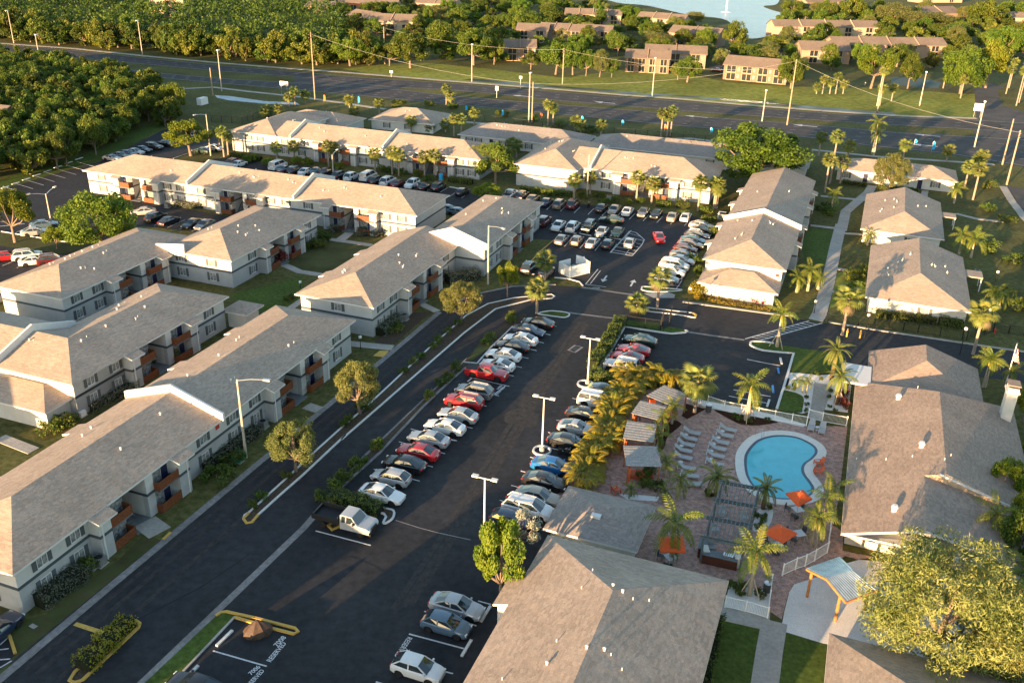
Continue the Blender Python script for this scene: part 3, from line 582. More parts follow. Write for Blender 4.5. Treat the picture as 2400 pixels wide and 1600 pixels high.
def bay_meshes(ez=EZ):
    M = {}; X = [0,1.45,4.1,6.7,7.7,10.5,12.0]
    M['solo'] = []
    for a, c in ((X[0],X[1]),(X[5],X[6])):
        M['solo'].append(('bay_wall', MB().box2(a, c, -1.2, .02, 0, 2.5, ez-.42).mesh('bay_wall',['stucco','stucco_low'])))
        M['solo'].append(('bay_band', MB().box(a-.03, c+.03, -1.235, .01, 2.42, 2.72).mesh('bay_band','slate_band')))
        b = MB(); u0, u1 = a-.35, c+.4; y0, y1 = -.55, -1.75; za_, zb_ = ez-.012, ez-.4
        b.add([(u0,y1,zb_),(u1,y1,zb_),(u1,y0,za_),(u0,y0,za_),(u0,y1,zb_-.18),(u1,y1,zb_-.18),(u1,y0,za_-.18),(u0,y0,za_-.18)],[(0,1,2,3),(4,5,1,0),(5,6,2,1),(7,4,0,3),(7,6,5,4)],1); b.m[0] = 0
        M['solo'].append(('roof_extension', b.mesh('roof_extension',['shingle','trim_white'])))
    M['solo'].append(('bay_pillar', MB().box2(X[3],X[4],-.55,.02,0,2.5,ez-.22).mesh('bay_pillar',['stucco','stucco_low'])))
    M['solo'].append(('bay_band', MB().box(X[3]-.03,X[4]+.03,-.585,.01,2.42,2.72).mesh('bay_band','slate_band')))
    for x in (X[0]+.35,X[6]-.35): M['solo'].append(('downspout', MB().box(x-.06,x+.06,-1.29,-1.2,0,ez-.5).mesh('downspout','trim_white')))
    b = MB()   # breezeway behind the opening
    x0, x1 = X[2], X[3]
    b.add([(x0,0,0),(x0,6,0),(x0,6,ez-.22),(x0,0,ez-.22)],[(0,1,2,3)],0); b.add([(x1,0,0),(x1,6,0),(x1,6,ez-.22),(x1,0,ez-.22)],[(3,2,1,0)],0); b.add([(x0,6,0),(x1,6,0),(x1,6,ez-.22),(x0,6,ez-.22)],[(0,1,2,3)],0)
    b.box(x0,x1,2.6,6,2.45,2.65,1); b.box(x0,x1,-1.3,5.99,.0,.08,1)
    b.add([(x0+.005,0,2.42),(x0+.005,6,2.42),(x0+.005,6,2.72),(x0+.005,0,2.72)],[(0,1,2,3)],2); b.add([(x1-.005,0,2.42),(x1-.005,6,2.42),(x1-.005,6,2.72),(x1-.005,0,2.72)],[(3,2,1,0)],2)
    M['breezeway'] = b.mesh('breezeway',['stucco','grey_slab','slate_band'])
    b = MB()
    for k in range(10): b.box(x0+.25,x0+1.35,.2+k*.25,.47+k*.25,.08+k*.24,.14+k*.24)
    b.bar((x0+.25,.2,.08),(x0+.25,2.7,2.5),.06,.22); b.bar((x0+1.38,.2,.9),(x0+1.38,2.7,3.3),.05,.08)
    M['stair'] = b.mesh('stair','grey_slab')
    for nm, a, c, e in (('A',X[1],X[2],1),('B',X[4],X[5],-1)):
        b = MB(); b.box(a,c,-1.12,.0,2.36,2.52); M['slab'+nm] = b.mesh('balcony','grey_slab')
        b = MB(); xe = c if e == 1 else a
        for k in range(5):
            z = .06+k*.19
            b.box(a+.01,c,-1.2,-1.14,z,z+.165); b.box(xe-.03,xe+.03,-1.14,-.02,z,z+.165)
        for x in (a+.08,c-.08,xe): b.box(x-.04,x+.04,-1.13,-1.05,0,1.02)
        M['rail'+nm] = b.mesh('railing','wood_rail')
        b = MB(); d0 = a+.25 if e == 1 else c-1.1; b.box(d0,d0+.85,-.05,.01,.02,2.05); M['door'+nm] = b.mesh('door','navy_door')
        b = MB(); g0 = a+1.25 if e == 1 else a+.1; b.box(g0,g0+1.5,-.03,.01,.06,2.0); M['slide'+nm] = b.mesh('sliding_door','glass')
    return M
BAY = bay_meshes()
def bay(parent, side, s, L, W, sx=1.0, rails=True):
    if side == 'F': loc = (s, OH, 0); rz = 0
    else: loc = (s+12*sx, W-OH, 0); rz = math.pi
    def put(n, me, z=0, par=parent):
        o = link(n, me, par, (loc[0],loc[1],z), rz); o.scale = (sx,1,1); return o
    for k, me in BAY['solo']: put(k, me)
    for k in ('breezeway','stair'): put(k, BAY[k])
    for q in 'AB':
        sl = put('balcony', BAY['slab'+q])
        for z in (0, 2.5):
            r = put('railing', BAY['rail'+q], z+.02); put('door', BAY['door'+q], z+.03); put('sliding_door', BAY['slide'+q], z+.03)
VENT = MB().lathe([(.09,-.3),(.09,.16),(.13,.18),(.13,.25),(.04,.29)],8).mesh('roof_vent','trim_white')
PIPE = MB().lathe([(.04,-.2),(.04,.24)],6).mesh('vent_pipe','trim_white')
CAPV = MB().lathe([(.24,-.2),(.24,.3),(.32,.34),(.32,.5),(.24,.55),(.24,.66)],12).mesh('roof_turbine','trim_white')
def vents(parent, L, W, ez, n, seed, pitch=PT):
    rg = random.Random(seed)
    for i in range(n):
        u = rg.uniform(W*.55, L-W*.55) if L > W*1.4 else L/2+rg.uniform(-1,1); f = rg.uniform(.18,.42); y = f*W if rg.random() < .6 else W-f*W
        z = ez+pitch*min(y,W-y)
        link('roof_vent', VENT, parent, (u,y,z)); 
        if rg.random() < .45: link('vent_pipe', PIPE, parent, (u+rg.uniform(.5,1.1),y+rg.uniform(-.3,.3),z))
def walls(b, L, W, zt, cuts=(), oh=OH, g0=False, g1=False, pitch=PT, ez=None):
    """outer wall faces; cuts: list of (side, s0, s1) openings over the full height"""
    x0,x1,y0,y1 = oh,L-oh,oh,W-oh
    for sd in ('F','K','E0','E1'):
        a, c = (x0,x1) if sd in 'FK' else (y0,y1); cs = sorted([(p,q) for s,p,q in cuts if s == sd]); cur = a; segs = []
        for p,q in cs: segs.append((cur,p)); cur = q
        segs.append((cur,c))
        for p,q in segs:
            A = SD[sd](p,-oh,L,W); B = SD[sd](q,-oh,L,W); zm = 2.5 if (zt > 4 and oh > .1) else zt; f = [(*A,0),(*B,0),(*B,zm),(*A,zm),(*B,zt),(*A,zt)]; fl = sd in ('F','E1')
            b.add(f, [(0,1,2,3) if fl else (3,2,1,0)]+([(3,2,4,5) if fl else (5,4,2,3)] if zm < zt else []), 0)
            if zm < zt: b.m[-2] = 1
    return b
def band_ring(b, L, W, z0, z1, cuts=(), oh=OH, t=.035):
    for sd in ('F','K','E0','E1'):
        a, c = (oh-t,L-oh+t) if sd in 'FK' else (oh,W-oh); cs = sorted([(p,q) for s,p,q in cuts if s == sd]); cur = a; segs = []
        for p,q in cs: segs.append((cur,p)); cur = q
        segs.append((cur,c))
        for p,q in segs:
            A = SD[sd](p,-oh+t,L,W); B = SD[sd](q,-oh-.01,L,W)
            b.box(min(A[0],B[0]),max(A[0],B[0]),min(A[1],B[1]),max(A[1],B[1]),z0,z1)
def block(root, x, y, az, L, W, ez=EZ, g0=False, g1=False, bays=(), wins=(), paras=(), nv=4, seed=1, band=True, main=None, roofm='shingle', wallm='stucco', pitch=PT):
    """one rectangular wing; root is the building, wings other than the first get an offset inside it"""
    az = R_(az)
    if main is None: par = root
    else:
        par = None
    ox, oy, oa = root['o']
    dx, dy = x-ox, y-oy; lx = dx*math.cos(-oa)-dy*math.sin(-oa); ly = dx*math.sin(-oa)+dy*math.cos(-oa); la = az-oa
    def child(n, me, p=None, loc=(0,0,0), rz=0):
        c, s = math.cos(la), math.sin(la)
        return link(n, me, root, (lx+loc[0]*c-loc[1]*s, ly+loc[0]*s+loc[1]*c, loc[2]), la+rz)
    cuts = []
    for sd, s, sx in bays:
        cuts.append((sd, s+4.1*sx, s+6.7*sx) if sd == 'F' else (sd, s+(12-6.7)*sx, s+(12-4.1)*sx))
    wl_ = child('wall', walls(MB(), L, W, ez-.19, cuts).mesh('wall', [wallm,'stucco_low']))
    rf = child('roof', roof_mesh(L, W, ez, g0, g1, pitch, m=(roofm,'trim_white')))
    if g0 or g1:
        pass
    if band:
        b = MB(); band_ring(b, L, W, 2.42, 2.72, cuts); child('band', b.mesh('band','slate_band'))
    for u in paras: child('parapet', parapet_mesh(u, W, ez, pitch=pitch))
    # things attached to this wing hang on the wall part so that they follow its frame
    for sd, s, sx in bays: bay(wl_ if False else Frame(child), sd, s, L, W, sx)
    for q in wins:
        sd, s = q[0], q[1]; fl = q[2] if len(q) > 2 else 'ul'; fr = Frame(child); sc = q[3] if len(q) > 3 else 1
        if 'u' in fl: window(fr, sd, s, 3.12, L, W, 1.0, sc=sc)
        if 'l' in fl: window(fr, sd, s, .72, L, W, 1.15, sc=sc)
    vents(Frame(child), L, W, ez, nv, seed, pitch)
class Frame:
    """stands in for a parent: link() through it places a part in a wing's own frame"""
    def __init__(s, child): s.child = child
_link = link
def link(name, me, parent=None, loc=None, rz=0):
    if isinstance(parent, Frame): return parent.child(name, me, None, loc or (0,0,0), rz)
    return _link(name, me, parent, loc, rz)
def building(name, x, y, az, label, cat='building', group=None):
    o = empty(name, (x,y,0), R_(az), label, cat, group); o['o'] = (x, y, R_(az)); return o
AG = 'apartment buildings of the complex'
def W_(sd, *ss): return [(sd, s) for s in ss]

# B1 foreground left
B = building('apartment_building', -39.76, 58.55, 70, 'long two-storey apartment building along the left drive, nearest the camera', 'building', AG)
block(B, -39.76, 58.55, 70, 55.71, 12.38, bays=[('F',8.5,1.02),('F',35.4,1.02),('K',8.5,1.02),('K',35.4,1.02)], wins=W_('F',3.3,7.0,24.6,29.6,33.7,51.6)+W_('E0',4,8.5), paras=(27.2,), nv=11, seed=3)
b = MB(); b.box(-.3,.3,-.04,.0,0,.45); sg = b.build('number_sign', 'sign_red', B, (27.0,.6-.004,3.5))
# B2 with its perpendicular wing and two low lean-to wings
B = building('apartment_building', -49.36, 90.88, 69.9, 'two-storey L-shaped apartment building with low hip-roofed annex, second from the left drive', 'building', AG)
block(B, -49.36, 90.88, 69.9, 28.68, 12.34, bays=[('F',8.5,1.04)], wins=W_('F',3.2,7.2,24.8), nv=7, seed=5)
c20, s20 = math.cos(R_(-20.1)), math.sin(R_(-20.1))
block(B, -49.36-32*c20, 90.88-32*s20, -20.1, 32, 12.34, ez=EZ-.005, wins=W_('F',4,9), paras=(20.4,), nv=4, seed=6)
block(B, -49.36-13.6*c20+3.4*s20*1.0+.6*0, 90.88-13.6*s20-3.4*c20, -20.1, 12.6, 7.2, ez=2.55, band=False, nv=0)
x0 = -49.36+28.1*math.cos(R_(69.9)); y0 = 90.88+28.1*math.sin(R_(69.9))
block(B, x0-1.2*c20, y0-1.2*s20, -20.1, 4.2, 4.2, ez=2.55, band=False, nv=0)
# B3 and B4
B = building('apartment_building', -61.63, 115.26, 69.92, 'two-storey apartment building at the left edge, its roof ridge lit by the sun', 'building', AG)
block(B, -61.63, 115.26, 69.92, 28.95, 12.45, bays=[('F',8.5,1.02)], wins=W_('F',3.1,7.1), nv=8, seed=7)
B = building('apartment_building', -43.17, 131.63, 70.2, 'two-storey apartment building with sunlit end roof and windows in its end wall', 'building', AG)
block(B, -43.17, 131.63, 70.2, 26.02, 13.75, bays=[('F',7.8,.98)], wins=W_('F',6.0,22.4)+W_('E0',4.2,9.9), nv=6, seed=8)
b = MB(); pr = [(8.6,4.2),(8.6,6.2),(13.9,5.6),(13.9,4.2)]; b.add([(-.1,y,z) for y,z in pr]+[(.2,y,z) for y,z in pr], [(0,1,2,3),(7,6,5,4),(0,4,5,1),(1,5,6,2),(2,6,7,3),(3,7,4,0)]); b.build('parapet','trim_white',B)
# B5 in two steps
B = building('apartment_building', -18.95, 114.91, 69.84, 'two-storey apartment building in the centre, stepped in two wings with a white fire wall', 'building', AG)
block(B, -18.95, 114.91, 69.84, 30.0, 12.56, g1=True, bays=[('F',8.8,1.02),('K',8.5,1.0)], wins=W_('F',3.0,6.8,24.9)+W_('E0',6), nv=7, seed=9)
block(B, -4.48, 139.54, 69.96, 28.71, 11.91, g0=True, ez=EZ+.25, bays=[('F',9.2,1.0)], wins=W_('F',3,7,24.6), paras=(.1,), nv=6, seed=10)
# B6
B = building('apartment_building', -87.77, 181.69, -19.47, 'longest two-storey apartment building, across the middle left with two white fire walls', 'building', AG)
block(B, -87.77, 181.69, -19.47, 74.56, 14.6, bays=[('F',8.0,.91),('F',31.9,.91),('F',55.7,.92)], wins=W_('F',4.2,20.2,23.3,28.2,43.9,47.2,52.0,68.1,71.3), paras=(25.6,49.4), nv=13, seed=11)
# B7
B = building('apartment_building', -68.49, 220.07, -19.5, 'two-storey apartment building behind the middle car park with palms along its front', 'building', AG)
block(B, -68.49+11*math.cos(R_(-19.5)), 220.07+11*math.sin(R_(-19.5)), -19.5, 53.42, 14.11, g0=True, bays=[('F',11.5,.93),('F',35.7,.95)], wins=W_('F',3.2,7.7,23.9,27,32,48.1,51), paras=(5.2,29.5), nv=9, seed=12)
block(B, -56.73, 215.7, 70.3, 24, 13.7, ez=EZ+.12, wins=W_('E0',5,8.2), nv=3, seed=13)
# B8
B = building('apartment_building', -0.2, 198.83, -19.6, 'two-storey apartment building behind the far car park, left wing turned forward', 'building', AG)
block(B, -.2+12*math.cos(R_(-19.6)), 198.83+12*math.sin(R_(-19.6)), -19.6, 31.2, 16.1, g0=True, bays=[('F',10.2,1.15)], wins=W_('F',8.4,26), paras=(5,), nv=8, seed=14)
block(B, 12.9, 190.76, 70.15, 26.15, 14.52, ez=EZ+.12, nv=5, seed=15)
# B9 with its low front wing
B = building('apartment_building', 42.14, 133.62, 69.54, 'two-storey apartment building right of the far car park with a low flower-bordered front wing', 'building', AG)
block(B, 42.14, 133.62, 69.54, 58, 13.02, g1=True, bays=[('F',14,1.0),('F',38,1.0),('K',9,1.0),('K',34,1.0)], wins=W_('F',5,10,28,33), paras=(22.5,), nv=9, seed=16)
block(B, 28.54, 133.54, -20.38, 12.33, 8.64, ez=2.5, band=False, nv=0)
b = MB(); b.box(-.3,.3,-.04,.0,0,.45); b.build('number_sign','sign_red',B,(.596,1.2,3.3),R_(-90))
# single-storey row
def low(x, y, az, L, W, label, wins=(), nv=5, seed=1, g0=False, g1=False, ez=2.6, doors=(), roofm='shingle'):
    B = building('single_storey_building', x, y, az, label, 'building', 'single-storey buildings of the complex')
    block(B, x, y, az, L, W, ez=ez, g0=g0, g1=g1, wins=[(s,q,'l') for s,q in wins], band=False, nv=nv, seed=seed, roofm=roofm)
    for sd, s in doors:
        m = MB(); m.box(-.48,.48,-.05,.0,.0,2.05); m.build('door','navy_door',B,(*SD[sd](s,-OH,L,W),.0),SROT[sd])
    return B
low(72.70, 207.10, -20.48, 25.9, 11.05, 'single-storey building with two navy doors near the highway palms, right', W_('F',2.6,9.6,15,21.5), 5, 21, doors=(('F',6.8),('F',18.3)))
B15 = low(77.0, 157.4, 69.0, 25.6, 14.3, 'upper of the two single-storey hip-roofed buildings at the right', W_('E0',5.5), 8, 22, g1=True)
B16 = low(67.0, 123.7, 69.2, 26.0, 14.8, 'lower of the two single-storey hip-roofed buildings at the right, palm shadows on its roof', W_('E0',6.2), 9, 23, g1=True)
for Bq, s in ((B15,16.0),(B16,17.0)):
    m = MB(); m.box(0,3.2,-2.6,.7,2.25,2.45); m.build('porch_roof','shingle',Bq,(s,0,0))
    m = MB(); m.box(.1,.25,-2.5,-2.35,0,2.25); m.build('post','trim_white',Bq,(s,0,0)); m = MB(); m.box(2.95,3.1,-2.5,-2.35,0,2.25); m.build('post','trim_white',Bq,(s,0,0))
low(-40.1, 248.2, -14, 18.7, 15.0, 'single-storey building with a pointed hip roof behind the left palms', W_('F',5,11), 3, 24, ez=2.6)
low(-15.16, 232.90, -19.92, 32.44, 14.1, 'single-storey building with grey hip roof in the middle of the back row', W_('F',3,5.5,12,15,19,24), 8, 25, roofm='shingle_grey', doors=(('F',9),))
low(17.37, 224.9, -20.06, 52.4, 13.17, 'long single-storey building with grey roof behind the far apartments', W_('F',20,30), 9, 26, roofm='shingle_grey')
low(-64.5, 242, -20.4, 20.9, 13, 'small hip-roofed building half hidden at the upper left end of the complex', W_('F',4,10), 3, 27, ez=3.2)
# bottom buildings
B = building('apartment_building', 3.57, 65.61, -110.43, 'apartment building at the bottom centre, its large hip roof half in sun', 'building', AG)
block(B, 3.57, 65.61, -110.43, 30, 15.73, wins=W_('F',7.5,18), nv=0, bays=())
for s0, s1 in ((6.3,9.3),(20.2,23.5)):
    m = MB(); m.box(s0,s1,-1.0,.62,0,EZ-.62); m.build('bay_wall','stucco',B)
    m = MB(); za_, zb_ = EZ-.012, EZ-.43
    m.add([(s0-.3,-1.3,zb_),(s1+.3,-1.3,zb_),(s1+.3,.03,za_),(s0-.3,.03,za_)],[(0,1,2,3)],0); m.add([(s0-.3,-1.3,zb_),(s1+.3,-1.3,zb_),(s1+.3,.03,za_),(s0-.3,.03,za_),(s0-.3,-1.3,zb_-.18),(s1+.3,-1.3,zb_-.18),(s1+.3,.03,za_-.18),(s0-.3,.03,za_-.18)],[(4,5,1,0),(5,6,2,1),(7,4,0,3),(7,6,5,4)],1)
    m.build('roof_extension',['shingle','trim_white'],B)
def on_roof(root, L, W, ez, plist, me, nm, pitch=PT):
    """put vents on a hip roof where the photo shows them (pixels)"""
    ox, oy, oa = root['o']
    for px in plist:
        z = ez+1.2
        for _ in range(12):
            x, y = G(*px, z); dx, dy = x-ox, y-oy; u = dx*math.cos(-oa)-dy*math.sin(-oa); v = dx*math.sin(-oa)+dy*math.cos(-oa)
            z = ez+pitch*max(0,min(v,W-v,u,L-u))
        link(nm, me, root, (u,v,z))
on_roof(B, 30, 15.73, EZ, P(z8,(1635,925),(1465,1285),(1985,1000),(2095,1010),(1835,1380),(1910,1480),(1710,805),(1095,1545)), PIPE, 'vent_pipe')
on_roof(B, 30, 15.73, EZ, P(z8,(1915,950),(1790,1345),(1670,1330),(1400,1440),(1850,910)), VENT, 'roof_vent')
low(3.3, 69.5, -20.5, 8.9, 7.6, 'small grey-roofed pool house with a white skylight', (), 0, 28, ez=2.5, roofm='shingle_grey')
sk = bpy.data.objects[-1] if False else None
PH = [o for o in COL.objects if o.name.startswith('single_storey_building')][-1]
m = MB(); m.box(-.45,.45,-.28,.28,-.15,.16); m.build('skylight','trim_white',PH,(4.3,2.6,2.5+PT*2.6))
BR = low(21.01, 43.5, -20.14, 24, 14, 'grey-brown hip roof of the building cut off at the bottom right corner', (), 3, 29, ez=2.6)
# clubhouse by the pool
L_, W_c = 33.0, 17.5
B = building('clubhouse', 47.2, 63.4, 69.6, 'brown-roofed clubhouse beside the pool with tall white chimney', 'building')
# frame: u away from the camera, v to the left (towards the pool); right eave v = 0, left eave v = 17.5
m = MB(); m.prism([(2.6,.6),(32.4,.6),(32.4,16.9),(2.6,16.9)],0,2.58); m.build('wall','stucco',B)
m = MB(); ez, rz, rv = 2.8, 5.7, 8.7      # left slope is one plane, upper right slope higher than the lower section
def sl(v): return ez+(rz-ez)*(W_c-v)/(W_c-rv)
u0, u1, u2 = 0.0, 9.6, 33.0
lowv = 10.6                                 # ridge of the lower section
zl = sl(lowv)
m.add([(u0,W_c,ez),(u0,lowv,zl),(u1,lowv,zl),(u1,W_c,ez)],[(3,2,1,0)],0)
m.add([(u0,lowv,zl),(u0,2.5,3.28),(u1+2,2.5,3.28),(u1+2,lowv,zl)],[(3,2,1,0)],0)
m.add([(u1,W_c,ez),(u1,rv,rz),(u2-5,rv,rz),(u2,W_c,ez)],[(3,2,1,0)],0)
m.add([(u1,rv,rz),(u1,0,ez),(u2,0,ez),(u2-5,rv,rz)],[(3,2,1,0)],0)
m.add([(u2,W_c,ez),(u2-5,rv,rz),(u2,0,ez)],[(0,1,2)],0)
m.add([(u1,lowv,zl),(u1,rv,rz),(u1,2.5,ez+(rz-ez)*2.5/rv),(u1,2.5,3.2)],[(3,2,1,0)],2)
m.add([(u1,2.5,ez+(rz-ez)*2.5/rv),(u1,0,ez),(u1,0,0),(u1,2.5,0)],[(3,2,1,0)],1)
e = [(0,W_c),(u2,W_c),(u2,0),(u1,0),(u1,2.5),(0,2.5)]
for i in range(6):
    A_, B_ = e[i], e[(i+1)%6]; zz = lambda q: 3.28 if q[1] == 2.5 else ez
    m.add([(*A_,zz(A_)),(*B_,zz(B_)),(*B_,zz(B_)-.2),(*A_,zz(A_)-.2)],[(0,1,2,3)],1)
m.add([(u0,W_c,ez),(u0,lowv,zl),(u0,lowv,zl-.22),(u0,W_c,ez-.22)],[(0,1,2,3)],1); m.add([(u0,lowv,zl),(u0,2.5,3.28),(u0,2.5,3.06),(u0,lowv,zl-.22)],[(0,1,2,3)],1); m.add([(2.6,W_c,ez-.2),(2.6,lowv,zl-.1),(2.6,2.5,3.0)],[(0,1,2)],1)
m.add([(x,y,ez-.21) for x,y in e],[(0,1,2,3,4,5)],1)
rf = m.build('roof',['shingle_brown','trim_white','cream'],B)
m = MB(); m.bar((u1-.08,rv+.6,rz-.1),(u1-.08,0,ez+.02),.16,.2); m.build('gable_trim','trim_white',rf)
block(B, *(Vector((47.2,63.4,0))+Vector((math.cos(R_(69.6)),math.sin(R_(69.6)),0))*31.0+Vector((-math.sin(R_(69.6)),math.cos(R_(69.6)),0))*3.2).to_2d(), 69.6, 11.5, 13.0, ez=3.0, g1=True, band=False, nv=0, roofm='shingle_brown')
m = MB(); m.box(31.5,37,15.8,19.3,3.05,3.25); cn = m.build('entrance_canopy','trim_white',B)
for x, y in ((31.8,19),(36.7,19)): m = MB(); m.box(x-.12,x+.12,y-.12,y+.12,0,3.05); m.build('post','trim_white',B)
ch = MB(); ch.box(-.75,.75,-.55,.55,0,7.2); ch.box(-.9,.9,-.7,.7,6.6,6.85); cx_, cy_ = G(*w1(2125,1120), 2.6); ch = ch.build('chimney','stucco',B,(math.cos(-B['o'][2])*(cx_-47.2)-math.sin(-B['o'][2])*(cy_-63.4),math.sin(-B['o'][2])*(cx_-47.2)+math.cos(-B['o'][2])*(cy_-63.4),0))
m = MB(); m.box(-.6,.6,-.4,.4,7.2,7.5,0); m.box(-.85,.85,-.65,.65,7.5,7.6,1); m.build('chimney_cap',['dark_metal','shingle_brown'],ch)
ox, oy, oa = B['o']
def club_z(u, v): return ez+(rz-ez)*(W_c-v)/(W_c-rv) if v > rv else ez+(rz-ez)*v/rv
def club_vent(px, me, nm):
    z = 4.5
    for _ in range(12):
        x, y = G(*px, z); dx, dy = x-ox, y-oy; u = dx*math.cos(-oa)-dy*math.sin(-oa); v = dx*math.sin(-oa)+dy*math.cos(-oa); z = club_z(u,min(max(v,0),W_c))
    link(nm, me, B, (u,v,z))
for q in ((965,870),(1220,1400)): club_vent(w1(*q), CAPV, 'roof_turbine')
club_vent(w5(1390,220), CAPV, 'roof_turbine')
for q in ((1180,745),(1120,1505),(830,1540),(1475,1540),(505,1535),(1545,1495)): club_vent(w1(*q), PIPE, 'vent_pipe')
# guessed apartment buildings out of view, added so their shadows fall across the lots
B = building('apartment_building', -66.5, 24.5, -22, 'unseen apartment building added below the left edge to shade the lots', 'building', AG)
block(B, -66.5, 24.5, -22, 17.5, 12.4, ez=7.2, wins=W_('F',4,9,14), nv=2, seed=31)
B = building('apartment_building', -45.5, 14.5, -22, 'unseen apartment building added below the bottom edge to shade the lots', 'building', AG)
block(B, -45.5, 14.5, -22, 24, 12.4, ez=7.2, wins=W_('F',4,9,14), nv=2, seed=32)
B = building('apartment_building', -98, 66, -20, 'unseen apartment building added beyond the left edge to shade the left buildings', 'building', AG)  # out of view too, added to shade the roofs and annex at left
block(B, -98, 66, -20, 24, 12.4, ez=5.6, wins=W_('F',4,9,14), nv=2, seed=33)
# ------------------------------------------------------------------ vehicles
CARCOL = dict(white=(.66,.66,.65), silver=(.36,.37,.38), grey=(.14,.15,.16), black=(.010,.010,.012), red=(.33,.012,.016), maroon=(.09,.012,.016), blue=(.012,.12,.33), navy=(.012,.025,.06), beige=(.30,.25,.19), green=(.012,.032,.025), teal=(.03,.10,.14), slate=(.085,.135,.19), yellow=(.50,.50,.13), bronze=(.2,.15,.11))
for k, v in CARCOL.items(): mat('car_'+k, v, .32, metal=.15 if k in ('silver','grey','slate','beige','bronze') else 0, coat=.6, spec=.5, var=.06, scale=2, obj=True)
mat('tyre', (.012,.012,.013), .85); mat('rim', (.42,.42,.43), .35, metal=.8); mat('plastic_black', (.015,.015,.016), .6)
mat('car_glass', (.018,.028,.034), .04, spec=.7, coat=.3); mat('headlight', (.62,.62,.6), .15, spec=.6); mat('taillight', (.36,.01,.012), .25, spec=.5)
mat('plate', (.6,.6,.55), .5)
def interp(tab, x):
    for i in range(len(tab)-1):
        if x <= tab[i+1][0]:
            t = (x-tab[i][0])/(tab[i+1][0]-tab[i][0]); return [a+(b-a)*t for a,b in zip(tab[i][1:],tab[i+1][1:])]
    return list(tab[-1][1:])
CTYPE = {
 # length, width, height; top line of the lower body (x from nose, shoulder z, half-width factor); cabin: base front, roof front, roof rear, base rear; belt, wheel x
 'sedan':   dict(L=4.75,W=1.82,H=1.46, top=[(0,.58,.72),(.12,.70,.86),(.5,.80,.95),(1.5,.94,1),(2.6,.97,1),(3.9,1.0,1),(4.45,.98,.94),(4.68,.86,.86),(4.75,.62,.78)], cab=(1.25,2.05,3.25,4.15), wh=(.88,3.72), wr=.33),
 'coupe':   dict(L=4.6,W=1.84,H=1.38, top=[(0,.52,.72),(.12,.66,.86),(.6,.76,.95),(1.6,.90,1),(2.6,.93,1),(3.9,.97,1),(4.3,.96,.94),(4.53,.84,.86),(4.6,.6,.78)], cab=(1.5,2.3,3.0,4.1), wh=(.88,3.62), wr=.34),
 'hatch':   dict(L=4.15,W=1.75,H=1.5, top=[(0,.6,.72),(.12,.74,.86),(.5,.84,.95),(1.2,.96,1),(2.6,.99,1),(3.8,1.02,.99),(4.08,.95,.93),(4.15,.66,.85)], cab=(1.0,1.8,3.35,4.02), wh=(.8,3.35), wr=.32),
 'suv':     dict(L=4.7,W=1.88,H=1.72, top=[(0,.66,.76),(.1,.86,.9),(.45,.98,.97),(1.35,1.06,1),(2.6,1.09,1),(4.3,1.12,1),(4.62,1.04,.95),(4.7,.7,.88)], cab=(1.2,1.95,4.0,4.58), wh=(.9,3.72), wr=.37),
 'boxy':    dict(L=4.6,W=1.9,H=1.84, top=[(0,.72,.84),(.06,1.0,.93),(.4,1.06,.98),(1.4,1.1,1),(2.6,1.12,1),(4.4,1.14,1),(4.56,1.1,.97),(4.6,.7,.92)], cab=(1.35,1.75,4.3,4.54), wh=(.85,3.6), wr=.4),
 'van':     dict(L=5.3,W=1.98,H=1.98, top=[(0,.7,.8),(.1,.95,.92),(.5,1.08,.98),(1.1,1.16,1),(2.6,1.2,1),(5.1,1.22,1),(5.25,1.1,.97),(5.3,.7,.92)], cab=(.85,1.65,5.0,5.22), wh=(.95,4.1), wr=.37),
 'minivan': dict(L=5.05,W=1.95,H=1.74, top=[(0,.62,.76),(.1,.82,.9),(.5,.96,.97),(1.2,1.06,1),(2.6,1.08,1),(4.7,1.12,1),(4.97,1.04,.95),(5.05,.68,.88)], cab=(.95,1.9,4.45,4.95), wh=(.95,3.98), wr=.35),
 'pickup':  dict(L=5.5,W=1.92,H=1.78, top=[(0,.74,.84),(.08,1.0,.93),(.5,1.06,.98),(1.5,1.1,1),(2.6,1.12,1),(5.3,1.13,1),(5.46,1.08,.97),(5.5,.7,.93)], cab=(1.5,2.1,3.55,3.8), wh=(.95,4.3), wr=.4),
}
